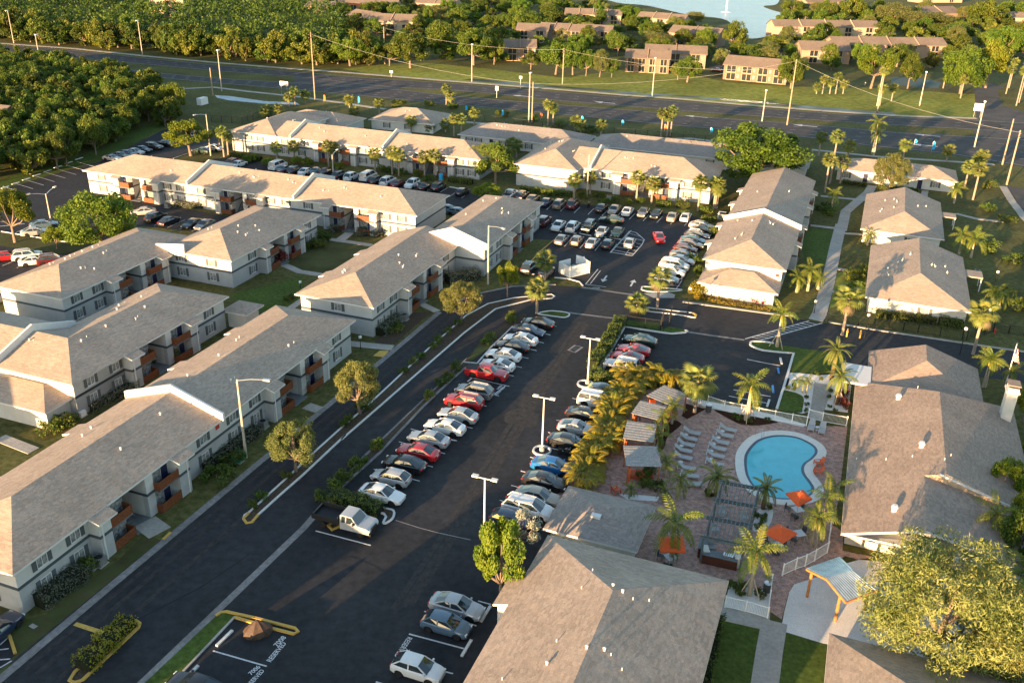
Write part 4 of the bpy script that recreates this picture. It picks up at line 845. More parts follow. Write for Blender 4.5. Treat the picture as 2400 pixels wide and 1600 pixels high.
def car_meshes(ty):
    T = CTYPE[ty]; L, W, H = T['L'], T['W'], T['H']; hw = W/2; wr = T['wr']; M = {}
    xs = set([0,.05,.15,.35,.6,L-.6,L-.35,L-.15,L-.05,L]); 
    for wx in T['wh']:
        for k in (-1.28,-1.1,-.8,-.4,0,.4,.8,1.1,1.28): xs.add(round(wx+k*wr,3))
    x = .9
    while x < L-.9: xs.add(round(x,2)); x += .4
    xs = sorted(q for q in xs if 0 <= q <= L); b = MB(); n = 9; o = 0
    for x in xs:
        zs, wf = interp(T['top'], x); w = hw*wf; zb = .2 if .3 < x < L-.3 else .27
        for wx in T['wh']:
            d = abs(x-wx)/(wr*1.2)
            if d < 1: zb = max(zb, wr+wr*1.18*math.sqrt(1-d*d)*.95)
        zb = min(zb, zs-.12); zm = max(zb+.02, (.2+zs)*.52)
        half = [(w*.9,zb),(w*.985,max(zb+.01,min(.38,zm-.01))),(w,zm),(w*.975,zs-.07),(w*.9,zs),(w*.55,zs+.025)]
        ring = [(-a,z) for a,z in half]+[(0,zs+.035)]+[(a,z) for a,z in half[::-1]]
        n = len(ring); b.v += [(x-L/2, y, z) for y,z in ring]
    for i in range(len(xs)-1):
        for k in range(n-1): b.f.append((i*n+k,i*n+k+1,(i+1)*n+k+1,(i+1)*n+k)); b.m.append(0)
        b.f.append((i*n+n-1,i*n,(i+1)*n,(i+1)*n+n-1)); b.m.append(1)
    b.f.append(tuple(range(n-1,-1,-1))); b.m.append(0); e = (len(xs)-1)*n; b.f.append(tuple(e+k for k in range(n))); b.m.append(0)
    c0,c1,c2,c3 = [q-L/2 for q in T['cab']]; zb0 = interp(T['top'],T['cab'][0])[0]; zb1 = interp(T['top'],T['cab'][3])[0]; zr = H; wb = hw*.9; wt = hw*.70
    mid = interp(T['top'],(T['cab'][1]+T['cab'][2])/2)[0]
    # roof panel with crown and pillars
    ro = []
    for i in range(5):
        t = i/4; x = c1+(c2-c1)*t; zc = zr-.045*(2*t-1)**2
        ro.append([(x,-wt,zc-.05),(x,-wt*.6,zc-.012),(x,0,zc),(x,wt*.6,zc-.012),(x,wt,zc-.05)])
    rt = MB(); 
    for r in ro: rt.v += r
    for i in range(4):
        for k in range(4): rt.f.append((i*5+k,i*5+k+1,(i+1)*5+k+1,(i+1)*5+k)); rt.m.append(0)
    for s in (-1,1):
        A = lambda x,z,w: (x,s*w,z)
        zt = zr-.09
        for (xa,za_,wa),(xb,zb_,wb_) in (((c0,zb0,wb*.97),(c1,zt,wt)),((c3,zb1,wb*.95),(c2,zt,wt)),(((c1+c2)/2-.02,mid,wb*1.0),((c1+c2)/2+.02,zt,wt))):
            rt.bar((xa,s*wa,za_-.02),(xb,s*wb_,zb_),.09,.07)
        rt.bar((c1,s*wt,zr-.085),(c2,s*wt,zr-.085),.07,.07)
    M['body'] = b; M['roof'] = rt
    g = MB(); g.add([(c0,-wb*.93,zb0+.01),(c0,wb*.93,zb0+.01),(c1,wt*.97,zr-.07),(c1,-wt*.97,zr-.07),(c0-.06,0,zb0+.03),(c1-.03,0,zr-.045)],[(0,4,5,3),(4,1,2,5)]); M['windshield'] = g
    g = MB(); g.add([(c3,-wb*.9,zb1+.01),(c3,wb*.9,zb1+.01),(c2,wt*.97,zr-.08),(c2,-wt*.97,zr-.08),(c3+.04,0,zb1+.02),(c2+.02,0,zr-.055)],[(0,3,5,4),(4,5,2,1)]); M['rear_window'] = g
    for s, nm in ((-1,'sl'),(1,'sr')):
        g = MB(); g.add([(c0+.1,s*wb*.96,zb0+.005),((c0+c3)/2,s*wb*1.0,mid+.01),(c3-.08,s*wb*.95,zb1+.005),(c2-.02,s*(wt+.005),zr-.1),(c1+.04,s*(wt+.005),zr-.1)],[(0,1,2,3,4) if s<0 else (4,3,2,1,0)]); M[nm] = g
    lx = .1; hz, hf = interp(T['top'],.12)
    for s, nm in ((-1,'hl'),(1,'hr')):
        g = MB(); y0 = s*hw*.5; y1 = s*hw*.84; g.add([(-L/2+.04,y0,hz-.17),(-L/2+.16,y1,hz-.15),(-L/2+.30,y1*1.0,hz-.015),(-L/2+.10,y0,hz-.01),(-L/2-.02,y0,hz-.12)],[(0,1,2,3),(4,0,3)]); g.box(-L/2+.0,-L/2+.2,min(y0,y1*.98),max(y0,y1*.98),hz-.16,hz-.03); M[nm] = g
        tz = interp(T['top'],L-.12)[0]; g = MB(); y0 = s*hw*.52; y1 = s*hw*.86; g.box(L/2-.2,L/2+.0,min(y0,y1),max(y0,y1),tz-.2,tz-.05); M['t'+nm[1]] = g
        g = MB(); g.box(c0+.1,c0+.24,min(s*hw*.93,s*hw*1.13),max(s*hw*.93,s*hw*1.13),zb0+.02,zb0+.16); M['m'+nm[1]] = g
    g = MB(); g.box(L/2-.03,L/2+.03,-.2,.2,.62,.74); M['plate'] = g
    if ty in ('suv','boxy','minivan'):
        for s, nm in ((-1,'kl'),(1,'kr')):
            g = MB(); g.bar((c1+.15,s*wt*.93,zr+.02),(c2-.1,s*wt*.93,zr+.02),.05,.05)
            for x in (c1+.2,c2-.2): g.box(x-.04,x+.04,s*wt*.93-.025,s*wt*.93+.025,zr-.08,zr+.02)
            M[nm] = g
    if ty == 'pickup':
        g = MB(); g.box(c3+.12,L/2-.12,-hw*.82,hw*.82,1.155,1.185); M['bed'] = g
    return M
WHEEL = {}
for r in set(t['wr'] for t in CTYPE.values()):
    a = MB().lathe([(r*.62,-.11),(r*.94,-.11),(r,-.07),(r,.07),(r*.94,.11),(r*.62,.11)],16).mesh('wheel','tyre',ang=40)
    c = MB().lathe([(r*.62,-.10),(r*.62,.085),(r*.5,.07),(r*.2,.095),(.02,.1)],12).mesh('rim','rim',ang=40)
    WHEEL[r] = (a, c)
CARM = {}
def get_car(ty):
    if ty in CARM: return CARM[ty]
    M = car_meshes(ty); out = {}
    names = dict(body=('body',['car_white','plastic_black'],35), roof=('roof_panel','car_white',40), windshield=('windshield','car_glass',None), rear_window=('rear_window','car_glass',None), sl=('side_window','car_glass',None), sr=('side_window','car_glass',None),
        hl=('headlight','headlight',None), hr=('headlight','headlight',None), tl=('taillight','taillight',None), tr=('taillight','taillight',None), ml=('mirror','car_white',None), mr=('mirror','car_white',None), plate=('number_plate','plate',None), kl=('roof_rail','rim',None), kr=('roof_rail','rim',None), bed=('truck_bed','plastic_black',None))
    for k, g in M.items():
        nm, mt, an = names[k]; out[k] = (nm, g.mesh(nm, mt, ang=an))
    CARM[ty] = out; return out
def car(px, az, ty, col, label, name='parked_car', cat='car', group='cars parked in the lots', sc=1.0, z=.7, at=None, roofcol=None):
    x, y = at if at else G(px[0], px[1], z)
    o = empty(name, (x,y,.026), R_(az)+math.pi, label, cat, group); o.scale = (sc,sc,sc)
    cm = MATS['car_'+col]
    for k, (nm, me) in get_car(ty).items():
        c = link(nm, me, o)
        if k in ('body','roof','ml','mr'):
            c.material_slots[0].link = 'OBJECT'; c.material_slots[0].material = MATS['car_'+roofcol] if (roofcol and k == 'roof') else cm
    T = CTYPE[ty]; a, r = WHEEL[T['wr']]
    for wx in T['wh']:
        for s in (-1,1):
            w = link('wheel', a, o, (wx-T['L']/2, s*(T['W']/2-.125), T['wr'])); w.rotation_euler = (-s*math.pi/2,0,0); link('rim', r, w)
    return o
# ---- main lot, left row
ML = 'cars in the left row of the main car park'; MR = 'cars in the right row of the main car park'
LF, RF = 160, -20
for q, az, ty, col, lb in (
 ((1340,655),LF,'sedan','black','black sedan at the top end of the left row beside the grass tip'),
 ((1272,708),RF,'sedan','navy','dark sedan second from the top of the left row, nose to the aisle'),
 ((1222,765),LF,'sedan','white','white sedan third from the top of the left row'),
 ((1165,812),LF,'sedan','black','black sedan between two white cars near the top of the left row'),
 ((1105,872),LF,'sedan','white','white sedan fifth from the top of the left row, just above another white sedan'),
 ((1063,938),LF,'coupe','white','white car parked right above the red pickup truck'),
 ((905,1122),LF,'suv','grey','dark grey crossover parked below the red pickup, above a red crossover'),
 ((835,1190),LF,'suv','red','red crossover in the left row between a grey and a silver car'),
 ((795,1280),LF,'sedan','silver','silver sedan just below the red crossover in the left row'),
 ((706,1360),LF,'sedan','white','pale sedan with sunroof, second below the red crossover'),
 ((594,1442),LF,'sedan','silver','silver sedan parked just above the red sedan in the left row')): car(z5(*q), az, ty, col, lb, group=ML)
for q, az, ty, col, lb in (
 ((705,222),LF,'sedan','red','red sedan in the left row between a silver and a black sedan'),
 ((580,332),LF,'sedan','black','black sedan just below the red sedan in the left row'),
 ((455,458),LF,'hatch','silver','silver hatchback just below the black sedan in the left row'),
 ((370,608),RF,'sedan','white','white sedan with sunroof nose to the aisle, above the work truck')): car(r3(*q), az, ty, col, lb, group=ML)
for q, ty, col, lb in (
 ((1945,352),'sedan','blue','bright blue sedan beside the round lamp planter, right row'),
 ((1872,492),'sedan','black','black sedan just below the bright blue one, right row'),
 ((1808,632),'sedan','beige','beige sedan in the right row beside the small grey roof'),
 ((1712,742),'minivan','white','white minivan at the lower end of the right row'),
 ((1560,850),'hatch','navy','dark blue car half hidden under the white flowering shrub'),
 ((2085,132),'sedan','black','black sedan just above the motorcycle in the right row')): car(r3(*q), RF, ty, col, lb, group=MR)
for q, ty, col, lb, rc in (
 ((255,1132),'coupe','silver','silver-beige coupe in the right row beside the palm hedge',None),
 ((345,990),'sedan','black','old black sedan in the right row below the white off-roader',None),
 ((465,842),'boxy','white','white off-roader near the top of the right row',None),
 ((560,722),'coupe','yellow','pale yellow convertible with black soft top at the top of the right row','black')): car(w4(*q), RF, ty, col, lb, group=MR, roofcol=rc)
car(z8(785,1040), RF, 'sedan', 'silver', 'silver sedan below the round tree, nearest the large roof', group=MR)
car(z8(715,1165), RF, 'hatch', 'slate', 'slate blue hatchback beside the silver sedan', group=MR)
car(z8(522,1462), RF, 'hatch', 'white', 'white hatchback at the bottom edge beside RESERVED lettering', group=MR)
car(z7(1330,1590), LF, 'sedan', 'black', 'black car cut off by the bottom edge next to the grass strip', group=ML)
car(z7(-30,1215), R_(0)+75, 'sedan', 'navy', 'dark blue car at the left edge near the bottom', group=ML)
# pool lot
PG = 'cars in the pool car park'
car(w4(940,168), LF, 'sedan', 'green', 'dark green sedan at the top of the pool car park', group=PG)
car(w4(868,272), LF, 'coupe', 'red', 'red coupe directly below the dark green sedan', group=PG)
car(w4(798,350), LF, 'coupe', 'red', 'red car wedged between the red coupe and the silver off-roader', group=PG)
sv = car(w4(738,458), LF, 'boxy', 'silver', 'silver off-roader with spare wheel on its tail beside the hedge', group=PG)
w = link('spare_wheel', WHEEL[.4][0], sv, (2.42,.2,1.05)); w.rotation_euler = (0,math.pi/2,0)
# far lot
FG = 'cars in the far car park'
UPz, DNz = 70, -110
names_a = [((70,765),UPz,'pickup','white','white pickup truck at the left end of the back row, by the bushes'),((190,775),UPz,'suv','black','black crossover next to the white pickup in the back row'),((300,805),UPz,'sedan','bronze','brown sedan third in the back row of the far car park'),
 ((440,840),UPz,'sedan','navy','dark blue sedan fourth in the back row of the far car park'),((572,862),UPz,'suv','bronze','bronze crossover left of the maroon one in the back row'),((712,862),UPz,'suv','maroon','maroon crossover left of the red motorcycle'),
 ((1000,898),UPz,'sedan','black','black sedan right of the red motorcycle'),((1132,916),DNz,'sedan','beige','beige sedan right of the black one in the back row'),((1270,932),UPz,'sedan','white','white sedan in the middle of the back row'),((1430,942),DNz,'sedan','grey','grey sedan facing out of the back row, right of the white one'),
 ((1560,958),DNz,'sedan','black','black sedan facing out of the back row'),((1728,988),UPz,'sedan','beige','beige sedan second from the right end of the back row'),((1862,992),UPz,'hatch','white','white hatchback at the right end of the back row')]
for q, az, ty, col, lb in names_a: car(y8(*q), az, ty, col, lb, group=FG)
for q, az, ty, col, lb in [((1105,1018),163,'sedan','green','dark green sedan standing across the aisle of the far car park'),
 ((415,1035),UPz,'suv','maroon','dark maroon crossover half hidden behind the centre building'),((562,1078),DNz,'sedan','white','white sedan facing the camera in the middle row'),((712,1090),UPz,'suv','white','white crossover second in the middle row'),((868,1100),DNz,'boxy','black','black boxy off-roader facing the camera'),
 ((1005,1142),DNz,'sedan','silver','silver sedan right of the black off-roader'),((1165,1148),DNz,'sedan','green','dark green sedan at the right end of the middle row'),((597,1218),UPz,'sedan','grey','grey sedan at the left end of the front row, by the grass'),
 ((752,1228),UPz,'hatch','bronze','bronze hatchback second in the front row'),((912,1252),UPz,'sedan','silver','silver sedan third in the front row'),((1068,1266),UPz,'hatch','black','black hatchback beside the hatched area'),
 ((1290,1252),75,'sedan','silver','silver sedan parked on the white hatched area'),((1588,1198),-88,'sedan','red','red sedan driving towards the camera in the far car park')]: car(y8(*q), az, ty, col, lb, group=FG)
cols = ['silver','black','navy','teal','bronze','maroon','grey','silver','white','white','slate']; tys = ['sedan','sedan','suv','sedan','sedan','hatch','sedan','sedan','minivan','suv','sedan']
ords = ['first','second','third','fourth','fifth','sixth','seventh','eighth','ninth','tenth','eleventh']
for i, q in enumerate(((1742,500),(1752,545),(1702,594),(1668,632),(1642,672),(1592,714),(1577,766),(1556,818),(1492,868),(1462,925),(1400,985))):
    car(r4(*q), -20, tys[i], cols[i], f'{cols[i]} car, {ords[i]} from the top in the row along the tall building', group='cars along the building by the far car park')
car(r4(160,885), UPz, 'suv', 'black', 'black crossover by the left palm below the far car park', group=FG); car(r4(318,922), UPz, 'sedan', 'bronze', 'bronze sedan hidden behind the palm, next to the white enclosure', group=FG)
# middle lot
MG = 'cars in the middle car park'
for q, ty, col, lb in [((285,1062),'suv','red','red crossover behind the long roof, beside a white car'),((350,1078),'sedan','white','white sedan next to the red crossover behind the long roof'),((890,1105),'van','white','white van left of the grey sedan behind the long roof'),((985,1145),'sedan','grey','grey sedan right of the white van'),
 ((1125,1168),'suv','black','black crossover left of a white sedan behind the long roof'),((1275,1180),'sedan','white','white sedan behind the long roof, left of the fire wall'),((1430,1172),'sedan','teal','teal sedan right of the white sedan, left of the fire wall'),((1560,1180),'sedan','black','black sedan behind the fire wall of the long roof'),((1735,1235),'suv','black','black crossover just right of the fire wall'),((1905,1252),'suv','white','white crossover left of the cargo van')]: car(y3(*q), UPz, ty, col, lb, group=MG)
for q, az, ty, col, lb in [((20,900),UPz,'van','white','white cargo van in the middle car park'),((135,950),UPz,'suv','black','black car right of the cargo van'),((290,962),UPz,'minivan','white','white minivan in the middle car park'),((430,992),UPz,'sedan','maroon','dark red sedan right of the minivan'),((622,1002),DNz,'suv','white','white crossover facing the camera in the middle car park'),
 ((800,1032),UPz,'sedan','black','black sedan next to the person, middle car park'),((985,1042),UPz,'suv','black','black crossover right of the black sedan'),((1310,1108),UPz,'hatch','black','black hatchback standing alone left of the bushes'),((1120,1345),-20,'sedan','teal','teal sedan half hidden behind the long building corner'),((1255,1385),-20,'sedan','slate','slate blue sedan below the teal one')]: car(y7(*q), az, ty, col, lb, group=MG)
# left lots
LG = 'cars in the left car parks'
for q, az, ty, col, lb in [((490,172),-15,'coupe','silver','silver coupe at the end of the row by the hedge'),((600,138),-15,'sedan','grey','grey sedan second in the row by the hedge'),((705,115),-15,'hatch','slate','slate car third in the row by the hedge'),((795,88),-15,'sedan','silver','silver sedan fourth in the row by the hedge'),((900,55),-15,'sedan','navy','dark sedan fifth in the row by the hedge'),((1050,22),-15,'suv','black','black crossover at the end of the hedge row'),
 ((1720,75),160,'sedan','green','dark green sedan behind the tree near the hedge lot'),((1880,35),160,'sedan','white','white car behind the dark green sedan'),
 ((910,910),-160,'sedan','silver','silver sedan partly hidden by the big round tree'),((1085,990),70,'suv','black','black crossover next to the big round tree'),((1270,1035),70,'sedan','black','black sedan in front of the long building'),((1590,1075),-110,'sedan','black','black sedan right of the empty stall in front of the long building'),((1765,1088),-110,'sedan','grey','grey sedan at the right end in front of the long building')]: car(y4(*q), az, ty, col, lb, group=LG)
for q, az, ty, col, lb in [((90,585),28,'sedan','red','dark red sedan at the left edge beside two white cars'),((370,575),28,'suv','white','white crossover behind the left roof'),((470,645),28,'sedan','white','white sedan right of the white crossover behind the left roof'),((715,640),28,'suv','maroon','dark red car furthest right behind the left roof'),((480,245),28,'sedan','silver','silver sedan under the tree in the left lot'),((600,145),28,'sedan','slate','blue-grey sedan behind the lamp in the left lot'),((-10,1150),75,'hatch','white','white car at the left edge below the corner of the roof')]: car(y1(*q), az, ty, col, lb, group=LG)
for q, lb, col in (((1125,975),'dark car in the upper hedge lot, left of the forked tree','black'),((1245,920),'grey car in the upper hedge lot, behind the forked tree','grey'),((1310,890),'pale car at the far end of the hedge lot','silver')): car(z1(*q), -15, 'sedan', col, lb, group=LG)
# cars beyond the highway
for q, col, ty, lb in ((z2(1175,190),'white','van','white van beyond the highway among the brown roofs'),(z3(385,345),'silver','sedan','silver car beyond the highway near the lake'),(z3(508,330),'red','sedan','red car beyond the highway near the lake'),(z3(555,328),'black','sedan','black car right of the red car beyond the highway'),(z3(230,475),'maroon','sedan','dark red car beside the brick building beyond the highway'),(z3(2240,135),'white','sedan','white car in the top right corner'),(z2(1030,120),'grey','sedan','grey car on the street at the top centre'),(z2(880,155),'silver','sedan','silver car behind the trees at the top centre')): car(q, 160, ty, col, lb, group='cars beyond the highway', z=.8)
# red pickup truck, work truck
car(z5(990,995), RF, 'pickup', 'red', 'red pickup truck in the left row, nose to the aisle', name='pickup_truck', cat='pickup truck', group=ML)
def work_truck(px):
    x, y = G(*px, .8); o = empty('work_truck', (x,y,.026), R_(RF), 'silver work truck with black flatbed above the yellow kerb', 'truck')
    b = MB()
    pr = [(.9,.45),(.9,1.15),(1.05,1.25),(1.75,1.9),(2.0,1.95)]   # +x is the nose here; mirrored below
    side = [(-.2,.5),(-.2,1.2),(-.2,1.95),(-.05,2.0),(1.05,1.98),(1.65,1.28),(2.7,1.18),(2.85,1.05),(2.9,.55)]
    w = .98; n = len(side)
    b.add([(sx,-w*(1 if z < 1.3 else .84),z) for sx,z in side]+[(sx,w*(1 if z < 1.3 else .84),z) for sx,z in side], [tuple(range(n)),tuple(range(2*n-1,n-1,-1))]+[(i,n+i,n+(i+1)%n,(i+1)%n) for i in range(n)])
    bo = b.build('cab','car_silver',o,ang=30)
    g = MB(); g.add([(1.66,-.8,1.3),(1.66,.8,1.3),(1.09,.76,1.96),(1.09,-.76,1.96)],[(0,1,2,3)]); g.v = [(vx+.012,vy,vz+.012) for vx,vy,vz in g.v]; g.build('windshield','car_glass',o)
    for s in (-1,1):
        g = MB(); g.add([(1.5,s*.97,1.3),(1.02,s*.86,1.88),(.5,s*.86,1.9),(.5,s*.97,1.3)],[(0,1,2,3) if s > 0 else (3,2,1,0)]); g.build('side_window','car_glass',o)
        g = MB(); g.add([(.38,s*.97,1.3),(.38,s*.86,1.9),(-.02,s*.86,1.9),(-.02,s*.97,1.3)],[(0,1,2,3) if s > 0 else (3,2,1,0)]); g.build('side_window','car_glass',o)
        g = MB(); g.box(2.8,2.93,min(s*.6,s*.92),max(s*.6,s*.92),.8,1.02); g.build('headlight','headlight',o)
        g = MB(); g.box(1.25,1.4,min(s*1.0,s*1.2),max(s*1.0,s*1.2),1.3,1.55); g.build('mirror','plastic_black',o)
    b = MB(); b.box(-3.2,-.3,-1.08,1.08,.95,1.05); b.box(-.36,-.28,-1.08,1.08,1.05,1.85)
    for y_ in (-1.05,1.05): b.box(-3.2,-.3,y_-.04,y_+.04,1.05,1.5)
    b.box(-3.22,-3.14,-1.08,1.08,1.05,1.3); b.build('flatbed','plastic_black',o)
    b = MB(); b.box(-3.1,2.6,-.5,.5,.5,.72); b.build('chassis','plastic_black',o)
    b = MB(); b.box(2.85,3.05,-.95,.95,.42,.66); b.box(2.95,3.05,-.4,.4,.66,1.05); b.build('bumper_guard','plastic_black',o)
    for wx in (-2.2,1.95):
        for s in (-1,1):
            q = link('wheel', WHEEL[.4][0], o, (wx, s*.86, .4)); q.rotation_euler = (-s*math.pi/2,0,0); link('rim', WHEEL[.4][1], q)
work_truck(r2(2010,1255))
# motorcycles
def motorcycle(px, az, col, label):
    x, y = G(*px, .3); o = empty('motorcycle', (x,y,.026), R_(az), label, 'motorcycle')
    for wx in (-.68,.72):
        w = MB().lathe([(.16,-.06),(.31,-.06),(.31,.06),(.16,.06)],14).mesh('wheel','tyre'); q = link('wheel',w,o,(wx,0,.31)); q.rotation_euler = (math.pi/2,0,0)
    b = MB(); b.tube([(.72,0,.31),(.5,0,.75),(.42,0,.95)],.035,6); b.tube([(.42,-.35,1.0),(.46,0,.96),(.42,.35,1.0)],.02,5); b.build('fork',  'rim', o)
    b = MB(); b.tube([(.42,0,.82),(.1,0,.86),(-.2,0,.74)],[.1,.17,.1],8); b.build('fuel_tank', 'car_'+col, o, smooth=True)
    b = MB(); b.tube([(-.15,0,.74),(-.5,0,.72),(-.85,0,.84)],[.13,.14,.07],8); b.build('saddle','plastic_black',o,smooth=True)
    b = MB(); b.box(-.2,.35,-.18,.18,.22,.6); b.tube([(.2,.2,.3),(-.8,.24,.28)],.06,6); b.build('engine','dark_metal',o)
motorcycle(r3(2060,245), RF, 'black', 'black motorcycle between the black and bright blue sedans')
motorcycle(y8(870,880), UPz, 'red', 'red motorcycle in the back row between maroon crossover and black sedan')
def covered_bike(px):
    x, y = G(*px, .3); b = MB(); rg = random.Random(4); n = 16; rows = [(1.0,0),(.98,.25),(.8,.6),(.45,1.0),(.15,1.3),(.03,1.36)]
    for r, z in rows:
        for k in range(n): a = 2*math.pi*k/n; f = (1+.12*(k%2)) if z > 0 else 1.05; b.v.append((r*f*math.cos(a)*1.15, r*f*math.sin(a)*.75, z*(1+.03*rg.random())))
    for i in range(len(rows)-1):
        for k in range(n): b.f.append((i*n+k,i*n+(k+1)%n,(i+1)*n+(k+1)%n,(i+1)*n+k)); b.m.append(0)
    b.f.append(tuple((len(rows)-1)*n+k for k in range(n))); b.m.append(0)
    mat('cover_brown', (.055,.035,.026), .7, var=.3, scale=3)
    tag(b.build('covered_motorcycle','cover_brown',None,(x,y,.026),R_(20)), 'dark brown cover draped over a motorcycle at the yellow kerb', 'covered motorcycle')
covered_bike(z7(1755,1210))
# ------------------------------------------------------------------ vegetation
import numpy as np
leafmat('leaf_oak', (.050,.092,.012), (.125,.17,.022), trans=.38); leafmat('leaf_forest', (.050,.088,.012), (.15,.185,.026), trans=.38, rnd=.4, scale=.25)
leafmat('leaf_bright', (.09,.145,.014), (.19,.225,.022), trans=.4); leafmat('leaf_round', (.048,.098,.012), (.13,.20,.022), trans=.38)
leafmat('leaf_willow', (.115,.145,.036), (.22,.235,.075), trans=.38); leafmat('leaf_grey', (.085,.10,.070), (.15,.165,.12), trans=.2)
leafmat('leaf_yellow', (.16,.15,.016), (.26,.21,.02), trans=.35); leafmat('leaf_hedge', (.05,.09,.015), (.12,.155,.024), trans=.3)
leafmat('leaf_palm', (.085,.125,.026), (.19,.21,.05), trans=.3, scale=1.2); leafmat('leaf_royal', (.07,.13,.02), (.21,.24,.04), trans=.38, scale=1.0); leafmat('leaf_areca', (.13,.14,.016), (.30,.24,.02), trans=.35, scale=1.2)
leafmat('leaf_red', (.12,.018,.014), (.20,.05,.03), trans=.2); leafmat('flower_white', (.50,.50,.46), (.13,.17,.07), trans=.2, scale=9); leafmat('leaf_dead', (.16,.125,.075), (.11,.085,.05), trans=.2)
mat('bark', (.17,.13,.10), .95, var=.3, scale=5, bump=.6, bscale=18, obj=True); mat('palm_trunk', (.25,.205,.165), .95, var=.3, scale=6, bump=.7, bscale=14, obj=True); mat('royal_trunk', (.34,.29,.21), .85, var=.2, scale=3, obj=True); mat('crownshaft', (.30,.20,.03), .6, var=.3, scale=2, obj=True); mat('boots', (.13,.075,.045), .95, var=.4, scale=12, bump=.9, bscale=20, obj=True); mat('wood_stake', (.45,.36,.26), .9)

def leaf_mesh(name, pts, nrm, size, mats, rg, aspect=.55, jit=1.0, midx=None):
    """many small leaf faces: pts (N,3), nrm (N,3) preferred facing, size (N,)"""
    N = len(pts); n = nrm+rg.normal(0, jit, (N,3)); n /= np.linalg.norm(n,axis=1)[:,None]+1e-9
    t = np.cross(n, rg.normal(0,1,(N,3))); t /= np.linalg.norm(t,axis=1)[:,None]+1e-9; s = np.cross(n, t)
    a = (size*.5)[:,None]; w = a*aspect
    v = np.stack([pts-t*a, pts+s*w-n*a*.15, pts+t*a, pts-s*w-n*a*.15], 1).reshape(-1,3)
    return quads(name, v, mats, midx)
def quads(name, v, mats, midx=None):
    N = len(v)//4; me = bpy.data.meshes.new(name)
    me.vertices.add(4*N); me.vertices.foreach_set('co', v.astype(np.float32).ravel())
    me.loops.add(4*N); me.loops.foreach_set('vertex_index', np.arange(4*N, dtype=np.int32))
    me.polygons.add(N); me.polygons.foreach_set('loop_start', np.arange(0,4*N,4,dtype=np.int32)); me.polygons.foreach_set('loop_total', np.full(N,4,dtype=np.int32))
    for q in (mats if isinstance(mats,(list,tuple)) else [mats]): me.materials.append(MATS[q])
    if midx is not None: me.polygons.foreach_set('material_index', midx.astype(np.int32))
    me.update(calc_edges=True); return me
def crown_points(rg, R, zc, hz, nclump, nleaf, rc, flat=.8, low=-.55):
    """clumps spread over an ellipsoid of radii R,R,hz centred at height zc"""
    C = []
    while len(C) < nclump:
        d = rg.normal(0,1,3); d /= np.linalg.norm(d)
        if d[2] < low: continue
        f = rg.uniform(.5,1.0)**.6*.8
        C.append((d[0]*R*f, d[1]*R*f, zc+d[2]*hz*f))
    C = np.array(C); k = rg.integers(0,nclump,nleaf); d = rg.normal(0,1,(nleaf,3)); d /= np.linalg.norm(d,axis=1)[:,None]
    rr = rc*(rg.uniform(.25,1,nleaf)**.45)*rg.uniform(.65,1.25,nclump)[k]
    pts = C[k]+d*rr[:,None]*np.array([1,1,flat]); return C, pts, d
TREEM = {}
def tree_proto(kind, var):
    key = (kind,var)
    if key in TREEM: return TREEM[key]
    rg = np.random.default_rng(abs(hash((kind,var)))%99991 if False else {'oak':11,'round':23,'willow':37,'bright':41,'forest':53,'flower':67,'feather':71}[kind]*7+var)
    P_ = dict(oak=(5,8,30,7200,1.25,.40,'leaf_oak',.30), round=(5,8,46,15000,1.12,.29,'leaf_round',.28), willow=(5,8,60,15000,1.0,.36,'leaf_willow',.28), feather=(5,8,90,34000,.95,.22,'leaf_willow',.24), bright=(5,8,26,11000,1.2,.33,'leaf_bright',.32), forest=(5,8,36,3800,1.15,.58,'leaf_forest',.2), flower=(5,8,26,4200,1.2,.38,'flower_white',.3))[kind]
    R, H, nc, nl, rc, ls, lm, tr = P_; lo = {'forest':(.5,.52,-1),'oak':(.55,.45,-.8),'flower':(.52,.46,-1),'willow':(.56,.44,-.75),'feather':(.5,.46,-.9),'round':(.53,.46,-.85)}.get(kind,(.6,.4,-.55)); zc = H*lo[0]; hz = H*lo[1]
    C, pts, d = crown_points(rg, R, zc, hz, nc, nl, rc, low=lo[2]); pts[:,2] = np.maximum(pts[:,2],.15)
    nm = d*.6+np.array([0,0,.45]); asp = .25 if kind in ('willow','feather') else .6
    sz = ls*rg.uniform(.6,1.4,nl)
    cr = leaf_mesh('crown', pts, nm, sz, lm, rg, asp, .8)
    b = MB(); h0 = H*tr; lean = rg.uniform(-.3,.3,2)
    b.tube([(0,0,-.15),(0,0,.1),(lean[0]*.4,lean[1]*.4,h0*.5),(lean[0],lean[1],h0)],[.42,.34,.27,.24],7)
    idx = rg.permutation(nc)[:min(nc,11)]
    for i in idx:
        c = C[i]; m = np.array([lean[0],lean[1],h0])*.45+c*.55+np.array([0,0,-.5]); b.tube([(lean[0],lean[1],h0*.95),tuple(m),tuple(c)],[.17,.10,.03],5,cap=False)
    tk = b.mesh('trunk','bark',smooth=True)
    TREEM[key] = (tk, cr); return TREEM[key]
TREEN = {'oak':'oak_tree','round':'shade_tree','willow':'wispy_tree','bright':'small_tree','forest':'woodland_tree','flower':'flowering_tree','feather':'feathery_tree'}
_tv = [0]
def tree_at(kind, x, y, h, R, label, group=None, rz=None, var=None):
    _tv[0] += 1; v = (_tv[0]*7)%3 if var is None else var
    tk, cr = tree_proto(kind, v); o = empty(TREEN[kind], (x,y,0), rz if rz is not None else (_tv[0]*2.399)%6.28, label, 'tree', group)
    s = (R/5, R/5, h/8)
    for n, me in (('trunk',tk),('crown',cr)): c = link(n, me, o); c.scale = s
    return o
def tree(kind, base, top, half, label, group=None, **k):
    x, y = G(*base); h = max(1.5, height(base, top)); R = half/pxm(*base); return tree_at(kind, x, y, h, R, label, group, **k)
